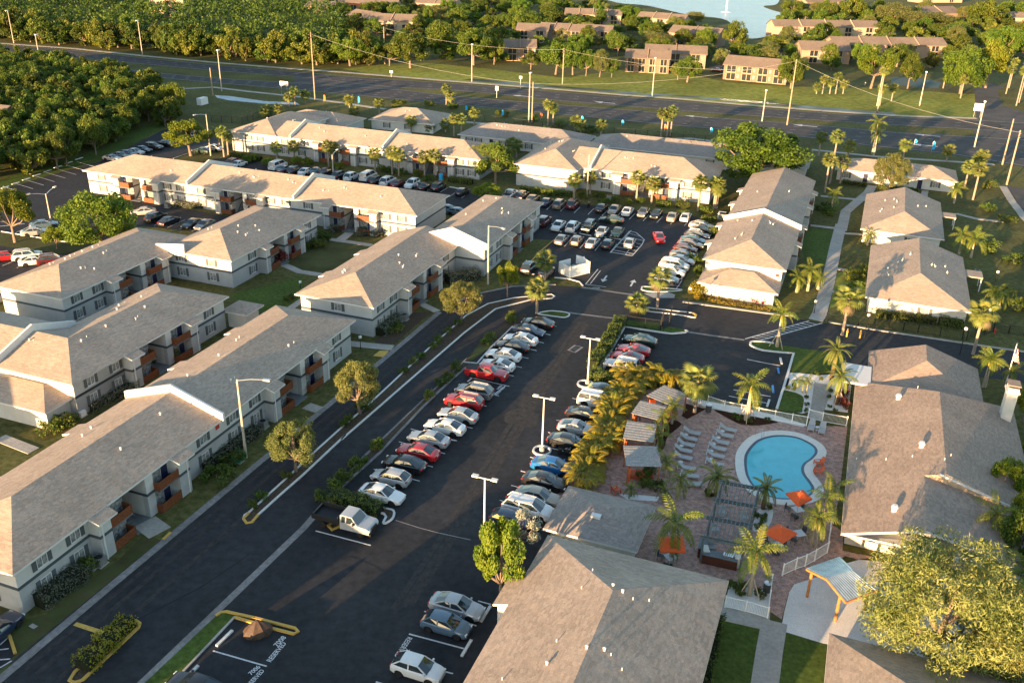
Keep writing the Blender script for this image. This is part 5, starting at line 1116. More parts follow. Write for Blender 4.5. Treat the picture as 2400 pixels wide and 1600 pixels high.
# ---- named trees of the complex
tree('round', (240,590), (240,440), 105, 'big round dark green tree in front of the long building, left')
tree('bright', (36,568), (48,440), 62, 'tree with bare trunk in the grass island at the left edge')
tree('bright', y1(790,490), y1(720,170), 34, 'small tree beside the lamp post, left of the big round tree')
tree('willow', z5(815,655), z5(830,372), 56, 'pale wispy tree on the median near the bend, fourth from the bottom')
tree('willow', z5(125,1275), z5(190,905), 62, 'grey-green wispy tree on the median, middle one of the straight stretch')
tree('willow', r2(1545,805), r2(1560,315), 70, 'half-bare wispy tree nearest the yellow tip of the median')
tree('bright', z5(1130,485), z5(1120,245), 28, 'slender young tree at the top of the median bend')
tree('bright', z8(1085,1070), z8(1040,450), 72, 'bright yellow-green tree beside the large roof, bottom centre')
tree('flower', z8(1205,680), z8(1240,392), 56, 'white flowering shrub tree beside the small grey roof')
tree('round', (1770,432), (1770,280), 122, 'huge round green tree behind the far car park', var=1)
tree('willow', z3(1395,1325), z3(1360,1025), 46, 'bare pale tree in front of the single-storey building with navy doors')
tree('oak', z2(1050,1250), z2(1000,965), 60, 'dark tree mass between the two back apartment buildings')
tree('willow', z2(960,1180), z2(980,970), 48, 'dry pale tree top at the corner of the middle apartment building')
tree('bright', z2(1000,1370), z2(1010,1252), 42, 'yellow-green bushy tree beside the centre building roof')
tree('bright', z1(1300,1062), z1(1290,818), 62, 'forked-trunk tree at the end of the hedge car park')
tree('feather', (2180,1565), (2165,1215), 215, 'large pale feathery tree over the gravel yard, bottom right', var=0)
tree('feather', (2335,1610), (2320,1400), 105, 'pale feathery tree at the lower right edge', var=1)
tree('feather', (2400,1540), (2400,1345), 95, 'grey feathery tree cut by the right edge beside the gravel yard', var=2)
tree('oak', (2378,1345), (2375,1165), 62, 'dark tree in the garden behind the clubhouse, lower right')
tree('bright', (2340,1195), (2322,1060), 46, 'yellowish tree in the garden between clubhouse and right edge')
tree('bright', (2390,1290), (2385,1100), 50, 'dark tree at the right edge behind the clubhouse')
tree('bright', w1(2260,1480), w1(2080,1360), 40, 'yellowish small tree at the right eave of the clubhouse')
tree('bright', w1(2330,1120), w1(2300,730), 28, 'small green tree behind the clubhouse chimney')
# ---- beyond the highway
OG = 'trees beyond the highway'
def row(zf, lst, kinds, nm):
    for i, (x, yb, yt, hw) in enumerate(lst): tree(kinds[i%len(kinds)], zf(x,yb), zf(x,yt), hw/za, nm, OG)
row(z2, [(680,400,135,125),(470,465,200,150),(900,445,165,150),(1040,440,250,85),(1460,508,265,130),(1575,512,250,100),(1290,475,345,80),(200,440,240,120),(60,450,220,130),(330,450,290,100)], ['oak','oak','round'], 'leafy green tree on the far verge of the highway, left of the balcony building')
row(z2, [(1665,520,330,62),(1758,526,330,70),(1840,528,395,66),(2290,545,420,72)], ['oak','willow'], 'small-crowned tree in the row on the far verge of the highway')
row(z3, [(30,562,385,115),(735,604,350,115),(1280,604,310,145),(1530,604,350,85),(1890,640,300,185),(2060,600,270,140)], ['oak','round','bright'], 'leafy tree on the far verge of the highway, right half')
row(z3, [(350,345,140,100),(670,350,240,92),(850,320,225,110),(960,300,230,80),(1230,335,255,92),(1650,215,70,230),(1850,290,160,170),(2170,390,170,150),(2290,260,150,90),(1420,190,10,130),(980,140,25,82),(740,100,-10,95),(1150,150,-30,110),(130,420,330,70),(2050,200,-10,150),(2250,140,-20,140),(1330,260,150,90),(80,175,75,80),(1010,480,390,70),(1150,420,300,60)], ['oak','willow','oak','round'], 'tree among the brown roofs beyond the highway, right half')
row(z2, [(1250,210,60,130),(1450,150,40,110),(1430,100,-20,120),(1600,240,170,90),(1780,150,60,80),(1950,170,30,110),(1900,330,220,130),(2150,350,220,150),(2250,240,150,110),(1680,330,260,70),(640,160,30,110),(830,150,20,120),(350,120,10,110),(980,60,-40,120),(1130,100,10,100),(480,110,20,90),(1000,250,170,60),(600,250,120,80),(170,130,60,80),(1500,290,190,70),(2050,150,100,60)], ['oak','willow','round'], 'tree among the roofs beyond the highway, left half')
# ---- woodland masses: the nearest trees singly, the rest as one canopy
rw = random.Random(8)
def fill(poly_px, step, jitter):
    w = W2(poly_px); xs = [q[0] for q in w]; ys = [q[1] for q in w]; out = []
    def inside(x, y):
        c = False; n = len(w)
        for i in range(n):
            x1_,y1_ = w[i]; x2_,y2_ = w[i-1]
            if (y1_ > y) != (y2_ > y) and x < (x2_-x1_)*(y-y1_)/(y2_-y1_)+x1_: c = not c
        return c
    y = min(ys)
    while y < max(ys):
        x = min(xs)
        while x < max(xs):
            a, b_ = x+rw.uniform(-jitter,jitter), y+rw.uniform(-jitter,jitter)
            if inside(a,b_): out.append((a,b_))
            x += step
        y += step
    return out
near_wood = fill(P(z1,(-300,470),(0,450),(200,462),(480,515),(760,560),(1010,640),(1240,770),(1260,860),(1000,885),(860,935),(680,1070),(300,1185),(0,1265),(-400,1330)), 5.6, 2.0)
for i, (x, y) in enumerate(near_wood): tree_at(('forest','forest','oak')[i%3], x, y, rw.uniform(6.5,9.8), rw.uniform(3.4,5.0), 'dense dark tree in the thicket between left car park and highway', 'thicket left of the complex')
def canopy(name, pts, R, h, nleaf, label, seed):
    rg = np.random.default_rng(seed); A = []; Nn = []
    for x, y in pts:
        hh = h*rg.uniform(.75,1.2); r = R*rg.uniform(.8,1.25)
        C, p, d = crown_points(rg, r, hh*.6, hh*.42, 12, nleaf, r*.34); p[:,0] += x; p[:,1] += y; A.append(p); Nn.append(d*.6+np.array([0,0,.45]))
    A = np.concatenate(A); Nn = np.concatenate(Nn); A[:,2] = np.maximum(A[:,2],.2)
    me = leaf_mesh(name, A, Nn, rg.uniform(.8,1.7,len(A)), 'leaf_forest', rg, .6, .8); return tag(link(name, me), label, 'trees', kind='stuff')
front = fill(P(z1,(-700,255),(0,278),(500,318),(1000,365),(1500,405),(2000,440),(2323,462))+P(z2,(200,455),(200,405))+P(z1,(2323,405),(1500,350),(1000,312),(500,265),(0,225),(-700,190)), 6.6, 2.4)
rw.shuffle(front)
front = sorted(front, key=lambda q: q[1])[:190]
for i, (x, y) in enumerate(front): tree_at('forest', x, y, rw.uniform(7,12.5), rw.uniform(4.2,6.8), 'tree at the edge of the wood along the far side of the highway, top left', 'edge of the wood along the highway')
back = fill(P(z1,(-900,190),(0,225),(500,265),(1000,312),(1500,350),(2323,405))+P(z2,(60,330),(40,200),(-60,110),(30,-10),(-150,-60))+P(z1,(1500,-50),(0,-110),(-1200,-150)), 11, 4)
canopy('wood', back, 6.2, 11, 130, 'dense green wood stretching away beyond the highway at the top left', 5)
far_pts = [q for q in fill([(-400,-70),(700,-25),(1400,10),(1420,-60),(2700,-25),(2700,-120),(1200,-150),(-400,-190)], 24, 9)]
canopy('wood', far_pts, 8, 12, 70, 'hazy line of distant trees along the very top of the view', 6)

# ---- shrubs and hedges
SHM = {}
def shrub_mesh(lm, var, n=900):
    k = (lm,var)
    if k not in SHM:
        rg = np.random.default_rng(var*13+len(lm)); C, p, d = crown_points(rg, 1, .55, .5, 12, n, .36, 1, -.8); p[:,2] = np.maximum(p[:,2], .02)
        SHM[k] = leaf_mesh('foliage', p, d*.6+np.array([0,0,.4]), rg.uniform(.10,.24,n), lm, rg, .6, .8)
    return SHM[k]
STEM = MB().tube([(0,0,-.1),(.03,.02,.35),(.08,.05,.6)],[.05,.04,.02],5).mesh('stem','bark')
_sv = [0]
def shrub(px, r, h, lm, label, group=None, name='shrub', cat='shrub'):
    _sv[0] += 1; x, y = G(*px); o = empty(name, (x,y,.02), _sv[0]*1.7, label, cat, group)
    c = link('foliage', shrub_mesh(lm,_sv[0]%3), o); c.scale = (r,r,h); s = link('stem', STEM, o); s.scale = (1,1,h*.8); return o
def hedge(px, w, h, lm, label, dens=70, ls=.17, name='hedge', world=None):
    pts = world or W2(px); rg = np.random.default_rng(int(abs(pts[0][0]*37))+3); A = []; Nn = []
    for (x0,y0),(x1,y1_) in zip(pts[:-1],pts[1:]):
        d = np.array([x1-x0,y1_-y0]); L = np.linalg.norm(d); d /= L; nx = np.array([-d[1],d[0]])
        per = w+2*h; n = int(L*per*dens); u = rg.uniform(-.15,L+.15,n); s = rg.uniform(0,per,n)
        off = np.where(s < h, -w/2, np.where(s < h+w, s-h-w/2, w/2)); z = np.where(s < h, s, np.where(s < h+w, h, per-s))
        bu = .16*np.sin(u*2.1+off*1.3)+.10*np.sin(u*5.3+2); z = z*(1+bu*.55); off = off*(1+.14*np.sin(u*1.7+1))
        nn = np.zeros((n,3)); nn[:,:2] = nx[None]*np.where(s < h,-1,np.where(s < h+w,0,1))[:,None]; nn[:,2] = np.where((s >= h)&(s < h+w),1,.3)
        q = np.zeros((n,3)); q[:,:2] = np.array([x0,y0])+d[None]*u[:,None]+nx[None]*off[:,None]; q[:,2] = z; q += nn*rg.uniform(-.2,.06,n)[:,None]; A.append(q); Nn.append(nn)
    A = np.concatenate(A); A[:,2] = np.maximum(A[:,2], .03); Nn = np.concatenate(Nn); cx, cy = pts[0]; A[:,0] -= cx; A[:,1] -= cy
    o = empty(name, (cx,cy,0), 0, label, 'hedge', None)
    link('foliage', leaf_mesh('foliage', A, Nn, rg.uniform(.6,1.4,len(A))*ls, lm, rg, .6, .7), o)
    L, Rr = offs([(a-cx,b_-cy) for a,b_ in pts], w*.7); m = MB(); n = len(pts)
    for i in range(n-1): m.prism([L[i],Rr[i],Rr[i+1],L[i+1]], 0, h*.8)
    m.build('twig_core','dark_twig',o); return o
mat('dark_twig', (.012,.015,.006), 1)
hedge(P(r1,(350,870),(740,600)), 2.2, 1.5, 'leaf_grey', 'clipped grey-green hedge at the near end of the left building')
hedge(P(r2,(680,800),(900,650),(1190,450)), 1.7, 1.3, 'leaf_grey', 'long grey-green hedge along the left building behind the tall lamp')
shrub(r2(820,890), 2.0, 1.6, 'leaf_hedge', 'dark round bush in front of the grey-green hedge'); shrub(r2(960,740), 1.5, 1.4, 'leaf_hedge', 'small dark bush behind the green utility box'); shrub(r1(820,560), 1.1, 1.4, 'leaf_hedge', 'spiky dark bush beside the air conditioners at the near building end')
hedge(P(y6,(1330,1330),(1580,1120)), 1.9, 1.4, 'leaf_grey', 'clipped grey-green hedge at the corner of the centre building'); shrub(y6(1560,1260), 1.5, 1.2, 'leaf_hedge', 'dark bush right of the hedge at the centre building corner')
hedge(P(z5,(720,390),(930,350)), 2.6, 1.7, 'leaf_grey', 'big grey-green hedge at the step of the centre building')
hedge(P(y2 if False else Z(0,700,4.704),(980,1230),(1500,970)), 1.6, 1.1, 'leaf_grey', 'grey hedge along the second building on the left')
hedge(P(w4,(720,10),(560,290),(410,500)), 1.6, 1.6, 'leaf_hedge', 'tall clipped hedge between main lot and pool car park', dens=85)
hedge(P(w4,(400,590),(720,660)), 1.6, 1.4, 'leaf_hedge', 'clipped hedge closing the pool car park behind the palms')
hedge(P(r1,(770,1460),(960,1270),(1190,1040)), 1.8, 1.2, 'leaf_yellow', 'yellow-green hedge on the yellow-kerbed island, bottom left')
hedge(P(z8,(-60,330),(90,360),(265,420)), 1.7, 1.2, 'leaf_hedge', 'green hedge on the island above the work truck')
hedge(P(y4,(1360,850),(1790,870)), 1.5, 1.2, 'leaf_grey', 'grey hedge in front of the long building'); hedge(P(y8,(170,735),(690,790)), 1.6, 1.2, 'leaf_hedge', 'low hedge along the blank wall behind the far car park')
hedge(P(y8,(1560,880),(1700,890)), 2.2, 1.2, 'leaf_hedge', 'hedge left of the drain pipe behind the far car park'); hedge(P(y8,(1760,890),(1890,900)), 2.2, 1.3, 'leaf_hedge', 'hedge right end behind the far car park')
hedge(P(z6,(1310,612),(1600,650),(1720,668)), 1.3, 1.1, 'leaf_hedge', 'dark hedge in front of the lower single-storey building'); hedge(P(z6,(1740,672),(1900,690)), 1.8, 1.4, 'leaf_hedge', 'taller dark hedge by the lamp, lower single-storey building')
hedge(P(y3,(240,985),(660,1040)), 1.5, 1.2, 'leaf_hedge', 'hedge under the left wing of the building behind the middle lot'); hedge(P(y7,(1130,970),(1450,1010)), 1.8, 1.2, 'leaf_hedge', 'hedge at the right end of the building behind the middle lot')
hedge(P(z3,(1090,1250),(1250,1270)), 1.2, .9, 'leaf_hedge', 'low hedge left of the navy door near the highway'); hedge(P(z3,(1330,1285),(1600,1310)), 1.2, .9, 'leaf_hedge', 'low hedge between the two navy doors near the highway')
hedge(P(z6,(95,480),(300,525),(590,572)), 1.6, .5, 'leaf_yellow', 'yellow flowering border along the low front wing')
for i in range(9): shrub(lerp(z6(200,478), z6(540,535), i/8), .75, 1.25, 'leaf_red', 'reddish shrub in the border of the low front wing', 'red shrubs along the low wing')
shrub(z6(95,470), 1.6, 1.9, 'leaf_yellow', 'yellow-green bush at the left end of the flower border'); shrub(z6(110,330), 1.2, 1.3, 'leaf_hedge', 'green bush by the cars left of the low wing')
hedge(P(z9,(240,1150),(150,1600)), 1.0, 1.0, 'leaf_hedge', 'dark hedge along the right wall of the bottom building')
for lst, zf, r, h, lm, lb, gp in (
 (((790,675),(725,730),(665,790),(620,830),(540,900),(490,940),(425,995)), z5, .75, .9, 'leaf_hedge', 'small shrub on the narrow median of the left drive', 'median shrubs'),
 (((2030,340),(1975,400),(1460,855),(1235,1055),(1145,1140),(2210,225),(2130,250)), r2, .7, .9, 'leaf_hedge', 'small shrub on the narrow median of the left drive', 'median shrubs'),
 (((1150,650),(1010,770),(1160,625),(790,975),(725,1040),(680,1080),(600,1175),(240,1512),(985,800)), z5, .95, 1.0, 'leaf_hedge', 'shrub in the planted strip beside the left car row', 'shrubs of the planted strip'),
 (((2290,590),(2140,725),(2000,870),(1890,965),(1790,1065),(2100,780),(1960,900)), r2, .95, 1.1, 'leaf_hedge', 'shrub in the planted strip beside the left car row', 'shrubs of the planted strip'),
 (((1100,490),(1160,360),(1240,330),(1180,440)), z6, 1.9, 1.5, 'leaf_hedge', 'round shrub beside the straight path, right', 'shrubs by the straight path'),
 (((950,1430),(1010,1460),(2070,1430),(2200,1510),(2090,1280)), z3, 2.0, 1.5, 'leaf_hedge', 'round shrub on the lawns near the right-hand buildings', 'lawn shrubs right'),
 (((950,1060),(1100,1050),(1150,970)), y5, 1.7, 1.6, 'leaf_hedge', 'round green shrub in the courtyard behind the long building', 'courtyard shrubs'),
 (((700,1150),(600,1240),(520,1230)), y5, 1.0, 1.7, 'leaf_red', 'dark red shrub in front of the balconies', 'red courtyard shrubs'),
 (((1320,850),(1690,880),(1900,900)), y5, 1.5, 1.2, 'leaf_grey', 'pale shrub below the balconies of the long building', 'pale courtyard shrubs'),
 (((1400,880),(1680,700),(1920,670)), Z(0,700,4.704), 1.2, 1.2, 'leaf_hedge', 'green shrub between the two buildings on the left', 'shrubs between left buildings'),
 (((560,1460),(700,1420)), Z(0,700,4.704), 1.9, 1.7, 'leaf_hedge', 'dark shrub by the low annex at the left', 'annex shrubs'),
 (((480,1060),(560,1040),(750,1100),(1150,1080),(1300,1090),(1700,1150)), y3, 1.6, 1.5, 'leaf_bright', 'shrub at the edge of the middle car park', 'shrubs of the middle car park'),
 (((200,830),(330,850),(480,880),(700,900),(850,960)), y7, 1.5, 1.3, 'leaf_hedge', 'shrub under the palms behind the middle car park', 'shrubs under the palms'),
 (((480,780),(820,800),(980,800),(1020,860),(1140,850),(1260,860),(1390,850)), y8, 1.3, 1.2, 'leaf_hedge', 'shrub along the back of the far car park', 'shrubs behind the far car park'),
 (((1840,1010),(2100,1040),(2060,950),(2140,1180),(1960,1450)), y8, 1.7, 1.4, 'leaf_hedge', 'shrub beside the tall right-hand building', 'shrubs by the tall building'),
 (((1720,330),(1800,560),(1880,680),(1960,820),(2010,700)), Z(1900,1000,4.704), 1.6, 1.6, 'leaf_hedge', 'shrub behind the clubhouse at the right edge', 'shrubs behind the clubhouse'),
 (((2170,480),(2250,250),(2100,170),(2280,560)), z6, 2.2, 1.6, 'leaf_hedge', 'low shrub on the lawn at the right edge', 'lawn shrubs at the right edge'),
 (((340,1390),(110,850)), y6, 1.2, .9, 'leaf_hedge', 'small shrub at the foot of a building near the left drive', 'foot shrubs'),
 (((400,710),(600,720),(750,740),(900,760),(1100,790),(1300,820),(1500,860),(1700,900)), z2, 2.2, 1.6, 'leaf_hedge', 'shrub along the dark fence by the highway', 'shrubs along the highway fence')):
    for q in lst: shrub(zf(*q), r, h, lm, lb, gp)

# ---- palms
def fan_frond(rg, droop):
    b = MB(); b.tube([(0,0,0),(.5,0,.10),(1.0,0,.02-droop*.3)],[.025,.02,.015],3,cap=False)
    c = Vector((1.0,0,.02-droop*.3)); nb = 13
    for i in range(nb):
        a = R_(-105+210*i/(nb-1)); d = Vector((math.cos(a),math.sin(a),-.18-droop*.5*abs(math.cos(a*.5)))).normalized(); s = d.cross(Vector((0,0,1))).normalized()*.10; Lb = .95*(1-.25*abs(i-(nb-1)/2)/((nb-1)/2))
        m = c+d*Lb*.55; t = c+d*Lb+Vector((0,0,-.22*Lb-droop*.2)); b.add([c,m+s,t,m-s],[(0,1,2,3)])
    return b.mesh('frond','leaf_palm')
def feather_frond(L, droop, rise, lm, nl=16, wl=.75, vee=.25, plume=0):
    b = MB(); pts = []
    for i in range(9):
        t = i/8; pts.append(Vector((L*t*(1-.12*droop*t), 0, rise*L*t-droop*L*t*t)))
    b.tube(pts,[.05*(1-.85*i/8) for i in range(9)],3,cap=False)
    for i in range(nl):
        t = .12+.86*i/(nl-1); f = t*8; k = min(int(f),7); p = pts[k].lerp(pts[k+1],f-k); d = (pts[k+1]-pts[k]).normalized()
        ll = wl*math.sin(math.pi*(.12+.80*t))**.7
        for s in (-1,1):
            q = (d*(.45+.2*((i*7)%5)/5)+Vector((0,s*.85,-.10+vee+(((i*5+(s>0)*3)%7)/7-.45)*.32*plume))).normalized(); e = p+q*ll+Vector((0,0,-.38*ll)); m = p+q*ll*.5; wv = d*.05
            b.add([p-wv*.6,m-wv,e,m+wv],[(0,1,2,3)])
    return b.mesh('frond',lm)
rp = random.Random(3); FAN = [fan_frond(rp,d) for d in (0,.25,.6)]; FAND = fan_frond(rp,1.0); FAND.materials[0] = MATS['leaf_dead']
ROY = [feather_frond(2.5,.45,.5,'leaf_royal',30,.55,.3,3), feather_frond(2.45,.62,.45,'leaf_royal',30,.55,.25,3), feather_frond(2.4,.8,.3,'leaf_royal',30,.5,.2,3)]
DAT = [feather_frond(2.3,.6,.45,'leaf_palm',30,.36,.45), feather_frond(2.2,.9,.35,'leaf_palm',30,.36,.45)]
ARE = [feather_frond(1.9,.7,.95,'leaf_areca',20,.5,.25), feather_frond(1.8,.85,.8,'leaf_areca',20,.5,.25), feather_frond(1.7,1.0,.7,'leaf_areca',20,.45,.2)]
def place_frond(par, me, z, az, el, roll=0, sc=1.0, r0=0.0):
    f = link('frond', me, par, (r0*math.cos(az), r0*math.sin(az), z)); f.rotation_euler = (roll, -el, az); f.scale = (sc,)*3; return f
def joined_crown(kind):
    b = MB(); rg = random.Random(5)
    src = []
    n = 34
    for i in range(n):
        az = i*2.399; el = math.asin(1-1.75*(i+.5)/n); src.append((FAN[i%3], az, el))
    for me, az, el in src:
        M = Matrix.Rotation(az,4,'Z')@Matrix.Rotation(-el,4,'Y'); vs_ = [M@v.co for v in me.vertices]; b.add(vs_, [tuple(p.vertices) for p in me.polygons])
    return b.mesh('crown','leaf_palm')
SABCROWN = joined_crown('sabal'); PTR = {}
def trunk_mesh(r0, r1, m, n=7, bulge=0):
    k = (r0,r1,m,bulge)
    if k not in PTR:
        b = MB(); b.tube([(0,0,-.02),(0,0,.08),(0,0,.3),(0,0,.6),(0,0,1)],[r0*1.25,r0*(1+bulge),r0*(1+bulge*.7),(r0+r1)/2,r1],n); PTR[k] = b.mesh('trunk',m,smooth=True)
    return PTR[k]
_pv = [0]
def palm(base, top, label, group='sabal palms of the complex', s=1.0, far=None, dead=True):
    """cabbage palm: straight trunk, round head of fans; top is the centre of the head"""
    _pv[0] += 1; x, y = G(*base); h = height(base, top); o = empty('cabbage_palm', (x,y,.0), _pv[0]*.7, label, 'palm', group)
    t = link('trunk', trunk_mesh(.22,.17,'palm_trunk'), o); t.scale = (1,1,h)
    if (far if far is not None else y > 150):
        c = link('crown', SABCROWN, o, (0,0,h)); c.scale = (s,s,s*.95)
    else:
        n = 30
        for i in range(n):
            el = math.asin(1-1.7*(i+.5)/n); place_frond(o, FAN[i%3] if el > -.3 else (FAND if dead and i%3 == 0 else FAN[2]), h, i*2.399, el, sc=s*(.92+.16*((i*7)%5)/5))
    return o
def royal(base, top, label, group='feather palms around the pool', s=1.0, n=11, stakes=False, trunkr=.2, kind='royal', lean=0):
    _pv[0] += 1; x, y = G(*base); h = height(base, top); o = empty('feather_palm', (x,y,.05), _pv[0]*1.3, label, 'palm', group)
    if kind == 'royal':
        t = link('trunk', trunk_mesh(trunkr,trunkr*.55,'royal_trunk',10,.25), o); t.scale = (1,1,h-.9); c = link('crownshaft', trunk_mesh(trunkr*.62,trunkr*.3,'crownshaft',8), o, (0,0,h-.95)); c.scale = (1,1,1.0); fm = ROY
    else:
        t = link('trunk', trunk_mesh(.3,.26,'boots',9,.15), o); t.scale = (trunkr/.3,trunkr/.3,h); fm = DAT
    for i in range(n):
        f = i/(n-1); el = R_(62-78*f) if kind == 'royal' else R_(70-85*f); place_frond(o, fm[min(len(fm)-1,int(f*len(fm)))], h-.05, i*2.399+_pv[0], el-.35, roll=.12*((i%3)-1), sc=s*(.9+.2*((i*5)%7)/7))
    if stakes:
        for k in range(3):
            a = k*2.09+.4; b = MB(); b.bar((1.1*math.cos(a),1.1*math.sin(a),.0),(.16*math.cos(a),.16*math.sin(a),1.9),.07,.07); b.build('stake','wood_stake',o)
    return o
def zz(zf, *q): return [zf(*p) for p in q]
for zf, lst, lb in (
 (z5, [((1385,368),(1388,230))], 'cabbage palm left of the white enclosure'), (z5, [((1330,592),(1345,425))], 'cabbage palm at the end tip of the left car row'), (z5, [((2148,562),(2155,350))], 'cabbage palm on the grass tip right of the entry arrows'), (z5, [((2005,612),(2018,525))], 'short cabbage palm by the gate hedge'),
 (z6, [((1085,742),(1140,490))], 'tall cabbage palm right of the crosswalk'), (z6, [((1975,872),(2050,585))], 'tall cabbage palm at the right beside the black lamp')):
    for bpx, tpx in lst: palm(zf(*bpx), zf(*tpx), lb, s=1.25 if zf is z6 else 1.1)
for zf, lst, lb, s in (
 (y3, [((95,890),(90,620)),((150,985),(130,640)),((210,960),(180,690))], 'palm at the left end of the building behind the middle lot', .95),
 (y3, [((880,1055),(880,850)),((1120,1050),(1070,840)),((1590,1120),(1550,840)),((1660,1100),(1640,850)),((2235,1110),(2200,930))], 'palm in front of the building behind the middle lot, left half', .95),
 (y7, [((115,850),(90,590)),((350,870),(310,570)),((440,890),(440,610)),((795,915),(770,630)),((930,930),(935,610)),((1300,350),(1330,120)),((1080,300),(1120,180)),((1200,350),(1190,110)),((610,300),(590,130)),((860,300),(820,210)),((2060,640),(2030,470))], 'palm along the building behind the middle lot, right half', 1.0),
 (y8, [((720,800),(710,620)),((880,760),(890,590)),((1355,845),(1375,590)),((1510,860),(1520,660)),((1560,800),(1560,640)),((1985,930),(1990,650)),((2145,910),(2190,650)),((2175,905),(2130,700)),((80,330),(100,240)),((420,260),(440,130)),((590,190),(620,160)),((1930,420),(1930,280)),((2080,420),(2060,320))], 'palm along the back of the far car park', 1.0),
 (z2, [((715,715),(705,605)),((745,720),(745,655)),((1405,855),(1400,710)),((1440,850),(1465,740)),((1590,890),(1570,820)),((1765,935),(1765,850)),((2175,930),(2165,770)),((2215,930),(2225,790)),((2240,930),(2275,760)),((905,850),(905,770)),((260,790),(250,700)),((375,740),(380,705)),((60,800),(40,680)),((90,830),(90,760)),((1630,900),(1630,850))], 'palm along the highway fence, middle', 1.05),
 (z1, [((2010,720),(2000,620)),((1970,725),(1960,660)),((2080,705),(2080,645)),((1830,790),(1850,750)),((1900,790),(1880,740)),((1800,800),(1810,760)),((280,960),(280,810)),((480,900),(480,800)),((640,520),(640,480))], 'palm at the upper left end of the complex', 1.0),
 (z3, [((965,1310),(960,1080)),((1070,1250),(1060,1100)),((1000,1250),(1030,930)),((1120,1090),(1130,990)),((925,1060),(935,930)),((1500,1075),(1510,985)),((1795,1100),(1805,1020)),((1990,1200),(1960,1080)),((2010,1200),(2050,1060)),((1975,1360),(2010,1150)),((1920,1270),(1890,1130)),((220,1420),(240,1260)),((105,1430),(110,1240)),((1325,760),(1350,480)),((1340,720),(1370,600)),((1420,690),(1440,600)),((2290,700),(2290,440)),((2270,720),(2300,480)),((2220,600),(2240,420)),((2200,640),(2200,470)),((1890,670),(1890,540)),((910,640),(900,590)),((1000,640),(990,560)),((1090,640),(1080,570)),((950,640),(950,540)),((1040,640),(1040,520)),((60,1090),(70,1010))], 'palm in the right part of the back row near the highway', 1.05)):
    for i, (bpx, tpx) in enumerate(lst): palm(zf(*bpx), zf(*tpx), lb, group=lb+'s', s=s)
# feathery palms, right-hand lawns
RL = 'feather palms on the right-hand lawns'
for bpx, tpx, s, lb in ((z3(1290,1050),z3(1260,830),1.2,'feather palm before the highway, right of the huge round tree'),(z3(1300,1060),z3(1360,920),1.0,'second feather palm before the highway'),(z3(1010,1430),z3(1040,1320),.9,'bushy feather palm at the upper end of the straight path'),(z3(1845,1385),z3(1860,1280),1.0,'feather palm in front of the single-storey row, right'),(z6(1255,130),z6(1275,60),.8,'small feather palm between the two single-storey roofs'),
 (z6(1960,215),z6(1990,90),1.3,'large feather palm right of the upper single-storey roof'),(z6(1880,190),z6(1860,60),1.1,'feather palm left part of the clump right of the upper roof'),(z6(775,450),z6(790,350),.9,'banana-like palm beside the low front wing'),(z6(850,440),z6(870,300),1.0,'tall palm of the clump beside the low front wing'),(z6(920,430),z6(900,340),.8,'right palm of the clump beside the low front wing'),(z6(2080,620),z6(2040,430),.9,'dark feather palm behind the tall cabbage palm'),(z6(2150,560),z6(2130,480),.9,'feather palm at the right edge behind the tall cabbage palm')):
    royal(bpx, tpx, lb, RL, s, 13)
PG2 = 'feather palms around the pool'
royal(z6(640,822), z6(665,590), 'staked feather palm on the white-kerbed grass tip by the crosswalk', PG2, 1.05, 11, True); royal(w2(1175,680), w2(1215,300), 'large staked feather palm at the pool fence', PG2, 1.15, 12, True, .3)
palm(w2(600,595), w2(640,240), 'fan palm with dark rough trunk at the left end of the pool fence', PG2, s=1.35, far=False, dead=False)
royal(w1(230,640), w1(245,330), 'date palm with arching fronds beside the club entrance, upper', PG2, 1.05, 22, False, .24, 'date'); royal(w2(2160,505), w2(2190,190), 'date palm in the white gravel bed beside the club entrance', PG2, 1.0, 20, True, .24, 'date')
royal(w3(1440,1480), w3(1530,1010), 'large feather palm in front of the outdoor bar', PG2, 1.2, 11, True); royal(w3(575,1120), w3(600,680), 'large feather palm over the lower left orange parasol', PG2, 1.25, 12)
royal(w3(1060,395), w3(1060,180), 'dark bushy palm at the upper left corner of the pergola', PG2, .95, 18, False, .16, 'date'); royal(w3(1590,530), w3(1620,300), 'dark bushy palm at the upper right corner of the pergola', PG2, .85, 18, False, .2, 'date')
royal(w3(655,425), w3(660,200), 'small palm between loungers and small grey roof', PG2, .75, 12, False, .18); royal(w2(280,1300), w2(290,1130), 'small palm beside the lowest cabana', PG2, .7, 12, False, .16)
royal(w2(350,720), w2(350,520), 'small palm beside the top cabana', PG2, .7, 12, False, .14); royal(w2(240,870), w2(240,640), 'small palm beside the second cabana', PG2, .75, 11, False, .14); royal(w2(185,1000), w2(185,840), 'small palm beside the third cabana', PG2, .75, 11, False, .14)
royal(w3(2170,950), w3(2080,620), 'slim feather palm by the curved fence', PG2, .85, 9, False, .13); royal(w3(2230,780), w3(2240,400), 'slim feather palm behind the right parasols', PG2, .9, 9, False, .13); royal(w3(2120,940), w3(2260,640), 'leaning feather palm at the club wall', PG2, .8, 9, False, .13); royal(w3(2330,600), w3(2260,250), 'feather palm at the club corner near the pool', PG2, .8, 9, False, .13)
royal(w1(1895,740), w1(1900,430), 'young palm left of the flagpole', PG2, .85, 13, False, .14); royal(w1(1920,740), w1(2060,440), 'young palm right of its twin near the flagpole', PG2, .85, 13, False, .14); royal(w1(2180,720), w1(2210,560), 'young palm at the foot of the flagpole', PG2, .8, 11, False, .14)
for q, t in (((1730,330),(1730,240)),((1790,380),(1790,260)),((1830,390),(1840,240))): royal(w2(*q), w2(*t), 'small palm in the white gravel bed by the car park', PG2, .45, 10, False, .09)
